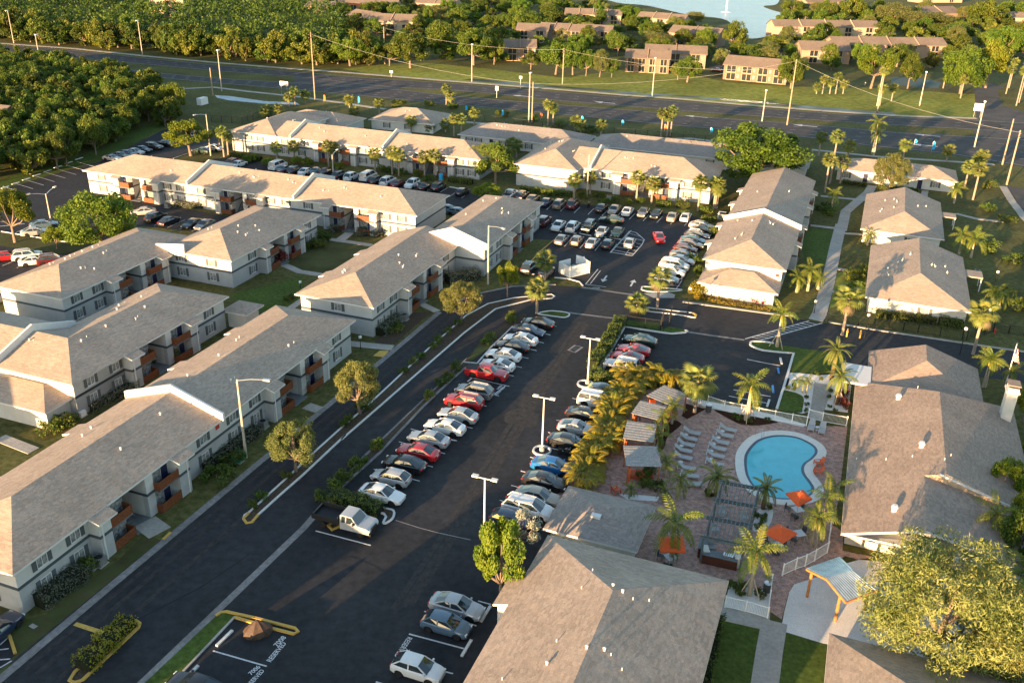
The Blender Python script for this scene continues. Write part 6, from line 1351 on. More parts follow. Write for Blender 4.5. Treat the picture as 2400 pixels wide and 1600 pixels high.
royal(w4(120,1500) if False else w3(130,390), w3(140,300), 'low bushy palm beside the small grey roof', PG2, .5, 14, False, .12, 'date'); royal(w3(500,430), w3(490,330), 'low bushy palm right of the small grey roof', PG2, .5, 14, False, .12, 'date')
for i, (q, t) in enumerate((((2310,1300),(2250,1180)),((2370,1180),(2340,1120)),((2390,1420),(2380,1330)),((2320,1380),(2330,1320)),((2385,1600),(2380,1520)))): royal(q, t, 'palm in the dark garden at the right edge below the chimney', 'palms of the garden at the right edge', 1.0, 14)
# areca hedge between the right car row and the cabanas
def areca(px, s, label='yellow-green clumping palm in the screen beside the right car row'):
    _pv[0] += 1; x, y = G(*px); o = empty('clumping_palm', (x,y,.02), _pv[0]*.9, label, 'palm', 'clumping palms screening the pool')
    b = MB()
    for k in range(7): a = k*.9; b.tube([(.22*math.cos(a),.22*math.sin(a),0),(.35*math.cos(a),.35*math.sin(a),1.1*s)],[.04,.03],5)
    b.build('canes','crownshaft',o)
    for i in range(18): f = i/17; place_frond(o, ARE[i%3], (.9+.35*((i*3)%5)/5)*s, i*2.399, .25-f*.55, .1*((i%3)-1), s*(.95+.25*((i*7)%5)/5), .2)
for q in ((800,640),(900,660),(1010,660),(860,760),(800,850),(730,930),(680,1010),(640,1090),(590,1180),(540,1270),(490,1360),(430,1450),(390,1540),(740,830),(620,1000),(1120,640),(1210,640),(1300,660),(670,1250),(560,1400),(610,1330)): areca(w4(*q), 1.1)
for q in ((2290,420),(2240,500),(2200,560)): areca(r3(*q), 1.15)
# leafy bits in the white gravel beds
for i, q in enumerate(((70,620),(100,650),(1630,340),(1700,310),(1830,440),(1835,520),(1830,590),(1690,350),(2100,370),(2080,440),(2090,540),(2150,590),(1990,240),(2110,260),(1950,180),(2050,160))): shrub(w2(*q), .35, .5, 'leaf_hedge', 'small plant in the white gravel by the club path', 'gravel plants')
for q in ((2260,330),(2250,430),(2240,520),(2270,560)): shrub(w2(*q), .55, 1.2, 'leaf_red', 'dark red shrub along the club wall', 'red shrubs along the club wall')
for q in ((1530,740),(1590,690),(1650,530),(1510,620),(1600,640),(1000,390),(980,360)): shrub(w3(*q), .45, .6, 'leaf_hedge', 'plant in the gravel bed beside the pergola', 'pergola plants')
for q in ((1230,1400),(1340,1470),(1560,1500),(1350,1400)): shrub(w3(*q), .6, .8, 'leaf_hedge', 'plant in the gravel bed at the lower pool gate', 'gate plants')
for q in ((1090,680),(1040,650),(1210,700),(1400,690)): shrub(w2(*q), .45, .5, 'leaf_hedge', 'plant in the dark bed at the pool fence', 'fence bed plants')
for q in ((30,1330),(110,1310),(200,1440),(60,1420)): shrub(w2(*q), .9, 1.1, 'leaf_hedge', 'shrub in the garden below the cabanas', 'cabana garden shrubs')
# ------------------------------------------------------------------ pool terrace
mat('pool_water', (.055,.42,.50), .06, spec=.5, var=.08, scale=.6, bump=.05, bscale=3, bdist=.02); mat('pool_tile', (.03,.07,.12), .3); mat('coping', (.62,.60,.55), .85, var=.08, scale=4)
mat('lounger_grey', (.33,.34,.34), .7, var=.05); mat('aluminium', (.55,.56,.57), .35, metal=.7); mat('orange_canvas', (.62,.10,.025), .85, var=.08, scale=3, obj=True); mat('orange_plastic', (.55,.12,.045), .6); mat('weathered_board', (.24,.245,.25), .85, var=.3, scale=6, col2=(.36,.35,.335)); mat('cabana_wood', (.24,.10,.045), .7, var=.25, scale=5)
mat('pergola_blue', (.10,.135,.145), .8, var=.25, scale=5, col2=(.17,.205,.21)); mat('counter_top', (.12,.15,.17), .5, var=.2, scale=4); mat('bar_wood', (.085,.028,.016), .6, var=.25, scale=6); mat('steel', (.6,.6,.6), .25, metal=.9); mat('table_top', (.50,.52,.54), .4); mat('fence_white', (.76,.76,.74), .6); mat('galvanised', (.42,.48,.52), .35, metal=.85, var=.2, scale=1.5, obj=True); mat('log_wood', (.36,.15,.045), .6, var=.2, scale=4); mat('planter_grey', (.055,.06,.065), .7)
pool = smooth_line(P(w2,(1160,1130),(1190,1030),(1290,920),(1430,868),(1580,857),(1730,878),(1850,930),(1925,985),(1940,1045),(1890,1110),(1815,1165),(1790,1225),(1810,1290),(1870,1370),(1905,1440),(1870,1510),(1720,1550),(1520,1550),(1370,1500),(1250,1410),(1180,1290)), 4, True)
pw = W2(pool); sheet('pool_water', pw, .075, 'pool_water', world=True)
strip('pool_tile', pw, .3, .06, .10, 'pool_tile', closed=True, world=True)
cen = (sum(q[0] for q in pw)/len(pw), sum(q[1] for q in pw)/len(pw))
a_ = sum(pw[i][0]*pw[(i+1)%len(pw)][1]-pw[(i+1)%len(pw)][0]*pw[i][1] for i in range(len(pw)))
L_, R2_ = offs(pw, 1.25, True); outer = R2_ if a_ > 0 else L_
strip('pool_coping', outer, .95, .05, .15, 'coping', closed=True, world=True)
def lounger(px, az, label):
    x, y = G(*px, .3); o = empty('sun_lounger', (x,y,.05), R_(az), label, 'sun lounger', 'grey sun loungers on the terrace')
    if 'lg' not in PTR:
        b = MB(); b.box(-.25,1.0,-.33,.33,.30,.36); PTR['lg'] = b.mesh('seat','lounger_grey')
        b = MB(); b.add([(-.25,-.33,.30),(-.25,.33,.30),(-.95,.33,.78),(-.95,-.33,.78),(-.25,-.33,.36),(-.25,.33,.36),(-.98,.33,.84),(-.98,-.33,.84)],[(0,1,2,3),(7,6,5,4),(0,4,5,1),(1,5,6,2),(2,6,7,3),(3,7,4,0)]); PTR['lb'] = b.mesh('backrest','lounger_grey')
        b = MB()
        for y_ in (-.34,.34): b.box(-1.0,1.0,y_-.025,y_+.025,.24,.30); 
        b.box(-1.0,-.94,-.34,.34,.24,.3); b.box(.94,1.0,-.34,.34,.24,.3); PTR['lf'] = b.mesh('frame','aluminium')
        PTR['ll'] = MB().box(-.03,.03,-.03,.03,0,.25).mesh('leg','aluminium')
    link('seat',PTR['lg'],o); link('backrest',PTR['lb'],o); link('frame',PTR['lf'],o)
    for sx in (-.9,.9):
        for sy in (-.33,.33): link('leg',PTR['ll'],o,(sx,sy,0))
for i, q in enumerate(((570,815),(535,880),(505,945),(475,1010),(475,1088),(512,1205),(548,1292),(590,1385))): lounger(w2(*q), -20+(0,0,0,0,2,8,12,18)[i], f'grey sun lounger, {ords[i]} from the top in the left column')
for i, q in enumerate(((970,780),(935,845),(885,920),(850,988),(830,1068),(822,1158))): lounger(w2(*q), -20, f'grey sun lounger, {ords[i]} from the top in the column nearer the pool')
lounger(w2(1890,745), -112, 'grey sun lounger left of the pair by the fence gate'); lounger(w2(2010,780), -112, 'grey sun lounger right of the pair by the fence gate')
for q in ((507,838),(910,800),(865,872),(812,942),(457,962),(786,1018),(786,1106),(450,1140),(1957,757)):
    x, y = G(*w2(*q), .45); o = empty('side_table', (x,y,.05), 0, 'small round white side table between loungers', 'side table', 'side tables between the loungers')
    MB().lathe([(.02,.40),(.24,.41),(.24,.45),(.02,.455)],14).build('table_top','table_top',o); MB().tube([(0,0,0),(0,0,.41)],.04,6).build('leg','aluminium',o); MB().lathe([(.17,0),(.17,.02),(.03,.04)],12).build('base','aluminium',o)
def cabana(corners, label, z=2.5):
    a, b_, c = [G3(*q, z) for q in corners]; u = b_-a; v = c-a; o = empty('cabana', ((a.x+u.x/2+v.x/2),(a.y+u.y/2+v.y/2),.05), 0, label, 'cabana', 'pool cabanas'); org = Vector(o.location)
    a = a-org; n = 14; a.z = z
    for i in range(n):
        p0 = a+v*((i+.04)/n); p1 = a+v*((i+.90)/n); m = MB(); h = .025+.012*(i%2); vs_ = [p0,p0+u,p1+u,p1]; m.add([tuple(q) for q in vs_]+[(q.x,q.y,q.z+h) for q in vs_],[(0,1,2,3),(7,6,5,4),(0,4,5,1),(1,5,6,2),(2,6,7,3),(3,7,4,0)]); m.build('roof_board','weathered_board',o)
    for f in (.06,.94):
        m = MB(); m.bar(tuple(a+v*.02+u*f-Vector((0,0,.08))),tuple(a+v*.98+u*f-Vector((0,0,.08))),.1,.14); m.build('beam','cabana_wood',o)
        for g in (.06,.94):
            q = a+u*f+v*g; m = MB(); m.box(q.x-.07,q.x+.07,q.y-.07,q.y+.07,0,z-.02); m.build('post','cabana_wood',o)
    c0 = a+u*.5+v*.5; m = MB(); m.bar((c0-u*.36).to_tuple()[:2]+(.25,),(c0+u*.36).to_tuple()[:2]+(.25,),1.1,.4); m.build('bench','orange_plastic',o)
    m = MB(); q0 = a+u*.12+v*.95; q1 = a+u*.12+v*.6; m.bar((q0.x,q0.y,1.2),(q1.x,q1.y,1.2),.12,1.7); m.build('curtain','orange_canvas',o)
cabana(P(w4,(1210,672),(1478,778),(1010,790)), 'weathered board cabana at the top, turned towards the fence'); cabana(P(w4,(945,842),(1235,912),(842,985)), 'second weathered board cabana from the top'); cabana(P(w4,(800,1066),(1125,1108),(752,1262)), 'third weathered board cabana from the top'); cabana(P(w4,(755,1340),(1130,1348),(790,1566)), 'lowest weathered board cabana')
# pergola
def pergola():
    z = 2.7; a, b_, c = [G3(*q, z) for q in P(w3,(1120,225),(1562,305),(920,835))]; u = b_-a; v = c-a
    o = empty('pergola', (a.x,a.y,.05), 0, 'blue-grey slatted pergola between pool and outdoor bar', 'pergola'); v.z = u.z = 0; z0 = Vector((0,0,z))
    for k in range(4):
        t = k/3; p = v*t; m = MB(); m.bar(tuple(p-u*.04+z0),tuple(p+u*1.04+z0),.12,.2); m.build('beam','pergola_blue',o)
        m = MB(); m.bar(tuple(p-u*.04+z0+v.normalized()*.28),tuple(p+u*1.04+z0+v.normalized()*.28),.08,.2); m.build('beam','pergola_blue',o)
        for f in (.04,.96): q = p+u*f+v.normalized()*.14; m = MB(); m.box(q.x-.09,q.x+.09,q.y-.09,q.y+.09,0,z-.1); m.build('post','pergola_blue',o)
    for k in range(3):
        for j in range(10):
            f = (j+.5)/10; p = v*(k/3+.005)+u*f; q = v*((k+1)/3+.02)+u*f; m = MB(); zz_ = Vector((0,0,z+.17+.01*(k%2))); m.bar(tuple(p+zz_),tuple(q+zz_),.07,.14); m.build('slat','pergola_blue',o)
    for f, g in ((.2,.18),(.75,.2),(.15,.5),(.82,.5),(.2,.8)):
        q = u*f+v*g; m = MB(); m.box(q.x-.35,q.x+.35,q.y-.35,q.y+.35,.0,.42); m.box(q.x-.35,q.x+.35,q.y+.25,q.y+.35,.42,.8)
        x_, y_ = a.x, a.y; tag(m.build('outdoor_armchair','lounger_grey',None,(x_,y_,.05)), 'grey outdoor armchair under the pergola', 'armchair', 'armchairs under the pergola')
pergola()
def bar_counter():
    A_ = [G3(*q, 0) for q in P(w3,(915,1105),(1300,1190),(1420,1160),(930,960))]
    o = empty('outdoor_bar', (A_[0].x,A_[0].y,.05), 0, 'dark wooden outdoor bar counter with built-in grill below the pergola', 'bar'); f = [q-A_[0] for q in A_]
    m = MB(); m.bar((0,0,.5),(f[1].x,f[1].y,.5),.7,1.0); m.build('front_panel','bar_wood',o)
    m = MB(); m.bar((0,0,1.04),(f[1].x,f[1].y,1.04),.85,.08); m.build('counter_top','counter_top',o)
    m = MB(); m.bar((f[3].x,f[3].y,.5),(0.0,.4,.5),.7,1.0); m.build('side_panel','bar_wood',o); m = MB(); m.bar((f[3].x,f[3].y,1.045),(0,.4,1.045),.8,.06); m.build('counter_top','counter_top',o)
    d = Vector((f[1].x,f[1].y,0)); q = d*.72; m = MB(); m.bar(tuple(q-d.normalized()*.45+Vector((0,0,1.22))),tuple(q+d.normalized()*.45+Vector((0,0,1.22))),.55,.28); m.build('grill','steel',o)
    for t in (.06,.96): q = d*t+Vector((.15,.45,0)); m = MB(); m.box(q.x-.28,q.x+.28,q.y-.5,q.y+.5,0,1.18); m.build('pillar','coping',o)
bar_counter()
def parasol(corners, label, z=2.45):
    Q = [G3(*q, z) for q in corners]; c = sum(Q, Vector())/4; o = empty('parasol', (c.x,c.y,.05), 0, label, 'parasol', 'orange parasols on the terrace'); q = [p-Vector((c.x,c.y,0)) for p in Q]
    m = MB(); vs_ = [(p.x,p.y,z) for p in q]+[(0,0,z+.62)]+[(p.x,p.y,z-.12) for p in q]; m.add(vs_,[(0,1,4),(1,2,4),(2,3,4),(3,0,4),(0,5,6,1),(1,6,7,2),(2,7,8,3),(3,8,5,0)]); m.build('canopy','orange_canvas',o)
    MB().tube([(0,0,0),(0,0,z+.7)],.03,6).build('pole','aluminium',o); MB().lathe([(.3,0),(.3,.06),(.06,.1)],12).build('base','planter_grey',o)
    return c
def dining(px, label, az):
    x, y = G(*px, .7); o = empty('terrace_table', (x,y,.05), R_(az), label, 'table', 'tables under the parasols'); MB().box(-.5,.5,-.5,.5,.70,.74).build('table_top','table_top',o)
    for sx in (-.42,.42):
        for sy in (-.42,.42): MB().box(sx-.03,sx+.03,sy-.03,sy+.03,0,.7).build('leg','aluminium',o)
    for k in range(3):
        a = R_(az)+k*math.pi/2+.6; cx, cy = x+1.0*math.cos(a), y+1.0*math.sin(a); ch_ = empty('terrace_chair', (cx,cy,.05), a+math.pi/2, 'dark grey chair at a terrace table', 'chair', 'chairs at the terrace tables')
        MB().box(-.24,.24,-.24,.24,.42,.46).build('seat','planter_grey',ch_); MB().box(-.24,.24,-.27,-.22,.46,.88).build('backrest','planter_grey',ch_)
        for sx in (-.21,.21):
            for sy in (-.21,.21): MB().box(sx-.02,sx+.02,sy-.02,sy+.02,0,.42).build('leg','planter_grey',ch_)
parasol(P(w3,(1838,355),(2035,318),(2135,420),(1980,500)), 'orange parasol at the edge of the pool, uppermost'); parasol(P(w3,(1590,780),(1758,690),(1972,800),(1808,905)), 'orange parasol between the large palm and the curved fence'); parasol(P(w3,(445,838),(712,830),(742,1010),(456,1000)), 'orange parasol behind the palm, lower left of the terrace')
dining(w3(1975,535), 'pale square table below the uppermost orange parasol', 20); dining(w3(1990,800), 'pale square table right of the middle orange parasol', 15); dining(w3(1755,930), 'pale square table below the middle orange parasol', 10); dining(w3(575,1060), 'pale square table below the lower left orange parasol', 25)
def adirondack(px, az, label):
    x, y = G(*px, .4); o = empty('garden_chair', (x,y,.05), R_(az), label, 'chair', 'orange garden chairs')
    m = MB(); m.add([(-.3,-.3,.30),(-.3,.3,.30),(.35,.3,.42),(.35,-.3,.42),(-.3,-.3,.34),(-.3,.3,.34),(.35,.3,.46),(.35,-.3,.46)],[(3,2,1,0),(4,5,6,7),(0,1,5,4),(1,2,6,5),(2,3,7,6),(3,0,4,7)]); m.build('seat','orange_plastic',o)
    for k in range(5): y_ = -.26+k*.13; m = MB(); m.add([(-.28,y_-.055,.32),(-.28,y_+.055,.32),(-.62,y_+.065,1.05-.05*abs(k-2)),(-.62,y_-.065,1.05-.05*abs(k-2)),(-.31,y_-.055,.32),(-.31,y_+.055,.32),(-.65,y_+.065,1.05-.05*abs(k-2)),(-.65,y_-.065,1.05-.05*abs(k-2))],[(0,1,2,3),(7,6,5,4),(1,5,6,2),(3,7,4,0),(2,6,7,3)]); m.build('back_slat','orange_plastic',o)
    for s in (-1,1):
        m = MB(); m.box(-.4,.4,s*.34-.06,s*.34+.06,.56,.60); m.build('armrest','orange_plastic',o); m = MB(); m.box(.28,.36,s*.34-.04,s*.34+.04,0,.56); m.build('leg','orange_plastic',o); m = MB(); m.box(-.42,-.34,s*.34-.04,s*.34+.04,0,.56); m.build('leg','orange_plastic',o)
adirondack(w2(1965,1150), 190, 'orange garden chair beside the pool waist'); adirondack(w2(1960,1240), 170, 'orange garden chair half hidden behind the palm at the pool'); adirondack(z8(1870,255), 30, 'orange garden chair left of the low palm by the grey roof')
# pool ladder
x, y = G(*w2(1325,865)); o = empty('pool_ladder', (x,y,.1), R_(-40), 'steel ladder at the upper left edge of the pool', 'ladder')
for s in (-.25,.25): MB().tube([(-.5,s,0),(-.45,s,.7),(-.1,s,.85),(.25,s,.6),(.3,s,-.02)],.03,6).build('handrail','steel',o)
for q, lb in ((w3(1632,1440),'dark grey litter bin by the lower terrace gate'),(w2(752,590),'dark grey planter pot at the pool fence')):
    x, y = G(*q); o = empty('litter_bin' if 'bin' in lb else 'planter', (x,y,.05), 0, lb, 'bin' if 'bin' in lb else 'planter'); MB().lathe([(.3,0),(.36,.1),(.36,.85),(.3,.9)],14).build('body','planter_grey',o); MB().lathe([(.34,.9),(.34,.96),(.14,1.0)],14).build('lid' if 'bin' in lb else 'rim','aluminium',o)
# fences
def fence(px, h, label, m='fence_white', step=2.0, gap=.13, name='picket_fence', base=.05, pr=.010):
    pts = W2(px); o = empty(name, (pts[0][0],pts[0][1],base), 0, label, 'fence'); ox, oy = pts[0]; pk = MB(); q = [(a-ox,b_-oy) for a,b_ in pts]; posts = []
    for (x0,y0),(x1,y1_) in zip(q[:-1],q[1:]):
        L = math.hypot(x1-x0,y1_-y0); n = max(1,round(L/step))
        for i in range(n): posts.append(lerp((x0,y0),(x1,y1_),i/n))
        k = int(L/gap)
        for i in range(k): a = lerp((x0,y0),(x1,y1_),(i+.5)/k); pk.box(a[0]-pr,a[0]+pr,a[1]-pr,a[1]+pr,.1,h-.08)
        for z in (.1,h-.06): b = MB(); b.bar((x0,y0,z),(x1,y1_,z),.05,.06); b.build('rail',m,o)
    posts.append(q[-1]); pm = MB().box(-.05,.05,-.05,.05,0,h+.08).mesh('post',m)
    for a in posts: link('post', pm, o, (a[0],a[1],0))
    p = pk.build('pickets',m,o); p['kind'] = 'stuff'; return o
fence(P(w2,(560,468),(740,512),(925,572),(1110,607),(1300,645),(1480,682),(1670,716),(1832,744)), 1.25, 'long white picket fence between pool terrace and car park'); fence(P(w2,(1832,744),(1850,660)), 1.25, 'short white fence return at the terrace gate'); fence(P(w2,(1850,662),(2005,700),(2270,748)), 1.25, 'white picket fence and gate beside the clubhouse')
fence(P(w5,(155,940),(300,872),(405,836),(510,778),(648,692),(690,385)), 1.35, 'curved white fence below the right parasols'); fence(P(z9,(285,1055),(425,1085),(575,1130),(600,905)), 1.2, 'white picket fence round the lower gate bed')
fence(P(z6,(985,655),(1300,688),(1600,725),(1900,775)), 1.4, 'black iron fence in front of the lower single-storey building', 'dark_metal', 2.4, .2, 'iron_fence', 0, .012); fence(P(z6,(1930,778),(2110,720),(2323,745),(2450,760)), 1.4, 'black iron fence at the right edge behind the tall palm', 'dark_metal', 2.4, .2, 'iron_fence', 0, .012)
fence(P(z2,(830,815),(1050,835),(1500,890),(2000,925))+P(z3,(0,960),(300,975)), 1.8, 'long black iron fence along the highway', 'dark_metal', 3, .3, 'iron_fence', 0, .015); fence(P(z1,(1440,830),(1650,845),(1760,800)), 1.8, 'black iron fence at the upper left end of the complex', 'dark_metal', 3, .3, 'iron_fence', 0, .015)
fence(P(r4,(1050,1425),(1220,1450),(1360,1468)), 1.6, 'black iron entrance fence beside the clipped hedge', 'dark_metal', 2.0, .16, 'iron_fence', .05, .012)
for k, q in enumerate(((1365,1468),(1440,1430))):
    x, y = G(*r4(*q)); o = empty('gate_leaf', (x,y,.03), R_(75), ('black iron gate leaf standing open, nearer the hedge','black iron gate leaf standing open, nearer the grass tip')[k], 'gate')
    for s in (0,2.6): MB().box(s-.05,s+.05,-.05,.05,0,2.1).build('post','dark_metal',o)
    for z in (.2,1.0,1.9): MB().box(0,2.6,-.025,.025,z,z+.06).build('rail','dark_metal',o)
    m = MB(); [m.box(.12*i-.012,.12*i+.012,-.012,.012,.2,1.95) for i in range(1,22)]; m.build('pickets','dark_metal',o)['kind'] = 'stuff'
# pavilion with metal roof
def pavilion():
    rz_, ez_ = 3.4, 2.6
    r0, r1_ = G3(*w5(648,967),rz_), G3(*w5(938,872),rz_); l0, l1 = G3(*w5(425,856),ez_), G3(*w5(790,726),ez_); e0, e1 = G3(*w5(858,1222),ez_), G3(*w5(1208,1086),ez_)
    o = empty('pavilion', (r0.x,r0.y,.03), 0, 'open pavilion with ribbed metal roof over the gravel yard', 'pavilion'); og = Vector((r0.x,r0.y,0)); r0,r1_,l0,l1,e0,e1 = [q-og for q in (r0,r1_,l0,l1,e0,e1)]
    for a, b_, c, d in ((l0,l1,r1_,r0),(r0,r1_,e1,e0)):
        n = 14
        for i in range(n):
            p = [a.lerp(b_,i/n),a.lerp(b_,(i+.93)/n),d.lerp(c,(i+.93)/n),d.lerp(c,i/n)]; m = MB(); h = Vector((0,0,.03)); m.add([tuple(q) for q in p]+[tuple(q+h) for q in p],[(0,1,2,3),(7,6,5,4),(0,4,5,1),(1,5,6,2),(2,6,7,3),(3,7,4,0)]); m.build('roof_sheet','galvanised',o)
            m = MB(); m.bar(tuple(p[0]+h*1.5),tuple(p[3]+h*1.5),.06,.05); m.build('roof_rib','galvanised',o)
    for a, b_ in ((l0,r0),(r0,e0),(l1,r1_),(r1_,e1),(l0,l1),(e0,e1),(r0,r1_)): m = MB(); dz = Vector((0,0,-.12)); m.bar(tuple(a+dz),tuple(b_+dz),.12,.18); m.build('rafter','log_wood',o)
    for a, b_ in ((l0,r0),(e0,r0),(l1,r1_),(e1,r1_)):
        q = a.lerp(b_,.28); m = MB(); m.tube([(q.x,q.y,0),(q.x,q.y,q.z-.15)],.13,8); m.build('post','log_wood',o)
pavilion()
# ------------------------------------------------------------------ lamps, poles, signs
mat('pole_concrete', (.42,.37,.30), .9, var=.12, scale=2, obj=True); mat('pole_white', (.62,.60,.57), .5, metal=.2); mat('pole_wood', (.30,.235,.17), .95, var=.25, scale=3, obj=True); mat('lamp_glass', (.75,.75,.72), .25); mat('wire', (.4,.38,.34), .6)
def cobra(base, top, heads, label, m='pole_concrete', r=(.17,.09), name='street_lamp', group='tall street lamps'):
    x, y = G(*base); h = height(base, top); o = empty(name, (x,y,0), 0, label, 'lamp', group); MB().tube([(0,0,-.05),(0,0,h)],r,8).build('pole',m,o)
    for hp in heads:
        z = h+.35; q = G3(*hp, z); d = q-Vector((x,y,0)); d.z = 0
        if d.length > 4: d = d.normalized()*3
        MB().tube([(0,0,h-.15),(d.x*.5,d.y*.5,h+.2),(d.x,d.y,h+.35)],.045,6).build('arm','aluminium',o)
        a = math.atan2(d.y,d.x); m_ = MB(); m_.box(-.15,.65,-.16,.16,-.06,.1); m_.build('lamp_head','aluminium',o,(d.x,d.y,h+.35),a); m_ = MB(); m_.box(.05,.55,-.12,.12,-.1,-.06); m_.build('lens','lamp_glass',o,(d.x,d.y,h+.35),a)
cobra(r2(1085,672), z4(1625,1040), [z4(1800,1045)], 'tall street lamp in front of the nearest left building'); cobra(z5(998,395), z2(1005,1535), [z2(1095,1553)], 'tall street lamp at the step of the centre building'); cobra(z1(352,1528), z1(315,1318), [z1(410,1252),z1(200,1320)], 'twin-arm street lamp beside the big round tree'); cobra(z1(1435,1060), z1(1392,778), [z1(1330,782)], 'street lamp beside the forked tree'); cobra(y3(1655,1295), y3(1640,955), [y3(1760,850)], 'street lamp between the long building and the one behind'); cobra(y8(850,792), y8(862,358), [y8(812,352)], 'street lamp behind the far car park')
def twin(base, top, label, ring=False):
    x, y = G(*base); h = height(base, top); o = empty('car_park_lamp', (x,y,.02), 0, label, 'lamp', 'white twin-head lamps of the main car park'); MB().tube([(0,0,0),(0,0,h)],[.11,.07],8).build('pole','pole_white',o); MB().lathe([(.28,0),(.28,.5),(.2,.55)],12).build('footing','concrete',o)
    MB().box(-.75,.75,-.04,.04,h-.05,h+.03).build('crossbar','pole_white',o,(0,0,0),R_(-20))
    for s in (-1,1): e = EU*s*.95; m = MB(); m.box(-.3,.3,-.2,.2,-.06,.1); q = m.build('lamp_head','pole_white',o,(e.x,e.y,h+.06),R_(-20)); m = MB(); m.box(-.24,.24,-.15,.15,-.085,-.06); m.build('lens','lamp_glass',q)
twin(z5(1675,1075), z5(1690,765), 'white twin-head lamp beside the clipped hedge'); twin(z5(1365,1532), z5(1375,1168), 'white twin-head lamp in the round planter of the right row'); twin(z8(972,585), z8(977,178), 'white twin-head lamp behind the yellow-green tree')
for q, lb in ((z5(1365,1532),'round concrete planter ring at the lamp in the right row'),(z5(1660,1078),'small round kerb ring at the lamp beside the hedge')):
    x, y = G(*q); b = MB()
    for k in range(20): pass
    ring = [(x+(.95)*math.cos(2*math.pi*k/20), y+.95*math.sin(2*math.pi*k/20)) for k in range(20)]; tag(strip('planter_ring', ring, .2, .02, .22, 'white_kerb', closed=True, world=True, kind=None), lb, 'kerb ring')
def postlamp(base, top, label):
    x, y = G(*base); h = height(base, top); o = empty('post_lamp', (x,y,.02), 0, label, 'lamp', 'black post lamps'); MB().tube([(0,0,0),(0,0,.3),(0,0,h-.35)],[.1,.055,.045],7).build('post','dark_metal',o); MB().lathe([(.06,h-.38),(.2,h-.3),(.24,h-.12),(.17,h+.04),(.05,h+.12)],10).build('globe','lamp_glass',o,smooth=True); MB().lathe([(.12,h+.06),(.1,h+.14),(.02,h+.24)],8).build('finial','dark_metal',o)
for a, c, lb in ((z6(1235,762),z6(1262,598),'black post lamp behind the date palm'),(z6(1885,872),z6(1922,690),'black post lamp left of the tall cabbage palm'),(r4(1612,1312),r4(1630,1075),'black post lamp on the kerbed island by the low wing'),(y6(1088,1512),y6(1088,1335),'black post lamp between the two left buildings'),(y6(262,672),y6(246,580),'small post lamp on the courtyard lawn'),(z6(2130,372),z6(2140,305),'post lamp on the lawn at the right edge'),(z6(893,592),z6(903,505),'short black post lamp beside the straight path')): postlamp(a, c, lb)
HG = 'light poles along the highway'
def hpole(base, top, label, m='pole_concrete', r=(.2,.11), head=True, name='highway_lamp', cat='lamp', group=HG, cross=False):
    x, y = G(*base); h = height(base, top); o = empty(name, (x,y,0), 0, label, cat, group); MB().tube([(0,0,-.1),(0,0,h)],r,7).build('pole',m,o)
    if head: m_ = MB(); m_.box(-.2,1.0,-.25,.25,-.05,.2); m_.build('lamp_head','lamp_glass',o,(0,0,h),R_(70 if y < 330 else -110))
    if cross:
        for dz in (.5,1.4): MB().box(-1.3,1.3,-.07,.07,h-dz-.06,h-dz+.08).build('crossarm','pole_wood',o,(0,0,0),R_(70))
    return Vector((x,y,h))
for i, (zf, bs, tp) in enumerate(((z1,(95,295),(45,75)),(z1,(970,372),(935,142)),(z1,(285,480),(266,238)),(z1,(1510,622),(1492,345)),(z2,(888,556),(880,305)),(z2,(1275,832),(1285,500)),(z2,(2115,662),(2135,398)),(z3,(540,827),(570,618)),(z3,(1985,1002),(2062,695)),(z3,(1322,722),(1365,485)),(z3,(1612,720),(1645,492)))): hpole(zf(*bs), zf(*tp), f'light pole along the highway, {ords[i]} from the left' if i < 2 else 'light pole along the highway '+('before the thicket','above the canal','opposite the grass ditch','between the two back-row palms','before the balcony building','right of the huge round tree','at the right-hand junction','among the palms on the far verge','at the flower bed on the far verge')[i-2])
tops = []
for zf, bs, tp, lb, x_ in ((z1,(2145,682),(2110,222),'tall utility pole at the upper left end of the complex',True),(z2,(297,437),(292,182),'utility pole in front of the yellow house beyond the highway',True),(z2,(1505,572),(1512,328),'utility pole on the far verge left of the balcony building',True),(z2,(1297,832),(1316,558),'leaning utility pole on the near side of the highway',False),(z3,(710,852),(785,405),'tallest utility pole right of the huge round tree',True),(z3,(2205,1258),(2310,888),'brown utility pole at the right edge by the curved road',True),(z3,(2175,1122),(2302,815),'slanting utility pole at the right-hand junction',False),(z1,(248,452),(231,342),'short pole on the near side of the highway, far left',False),(z1,(1450,652),(1430,462),'short pole beside the canal',False),(z3,(1772,602),(1803,425),'pole behind the flower bed on the far verge',False)):
    tops.append(hpole(zf(*bs), zf(*tp), lb, 'pole_wood', (.22,.14), False, 'utility_pole', 'utility pole', 'utility poles', x_))
def wire(a, c, sag, label):
    pts = [a.lerp(c,t/10)-Vector((0,0,sag*4*(t/10)*(1-t/10))) for t in range(11)]; m = MB(); m.tube(pts,.035,3,cap=False); tag(m.build('overhead_wire','wire'), label, 'wire', 'overhead wires')
for i, j, lb in ((0,3,'overhead wire from the tall left pole to the leaning pole'),(3,4,'overhead wire from the leaning pole to the tallest pole'),(1,2,'overhead wire along the far verge, left'),(4,5,'overhead wire from the tallest pole to the right edge')): wire(tops[i]-Vector((0,0,.5)), tops[j]-Vector((0,0,.5)), 2.2, lb)
e = tops[2]+(tops[2]-tops[1])*.9; wire(tops[2]-Vector((0,0,.5)), Vector((e.x,e.y,tops[2].z-1)), 2.0, 'overhead wire along the far verge, right')
mat('flag_blue', (.02,.32,.62), .8); mat('flag_orange', (.62,.14,.03), .8)
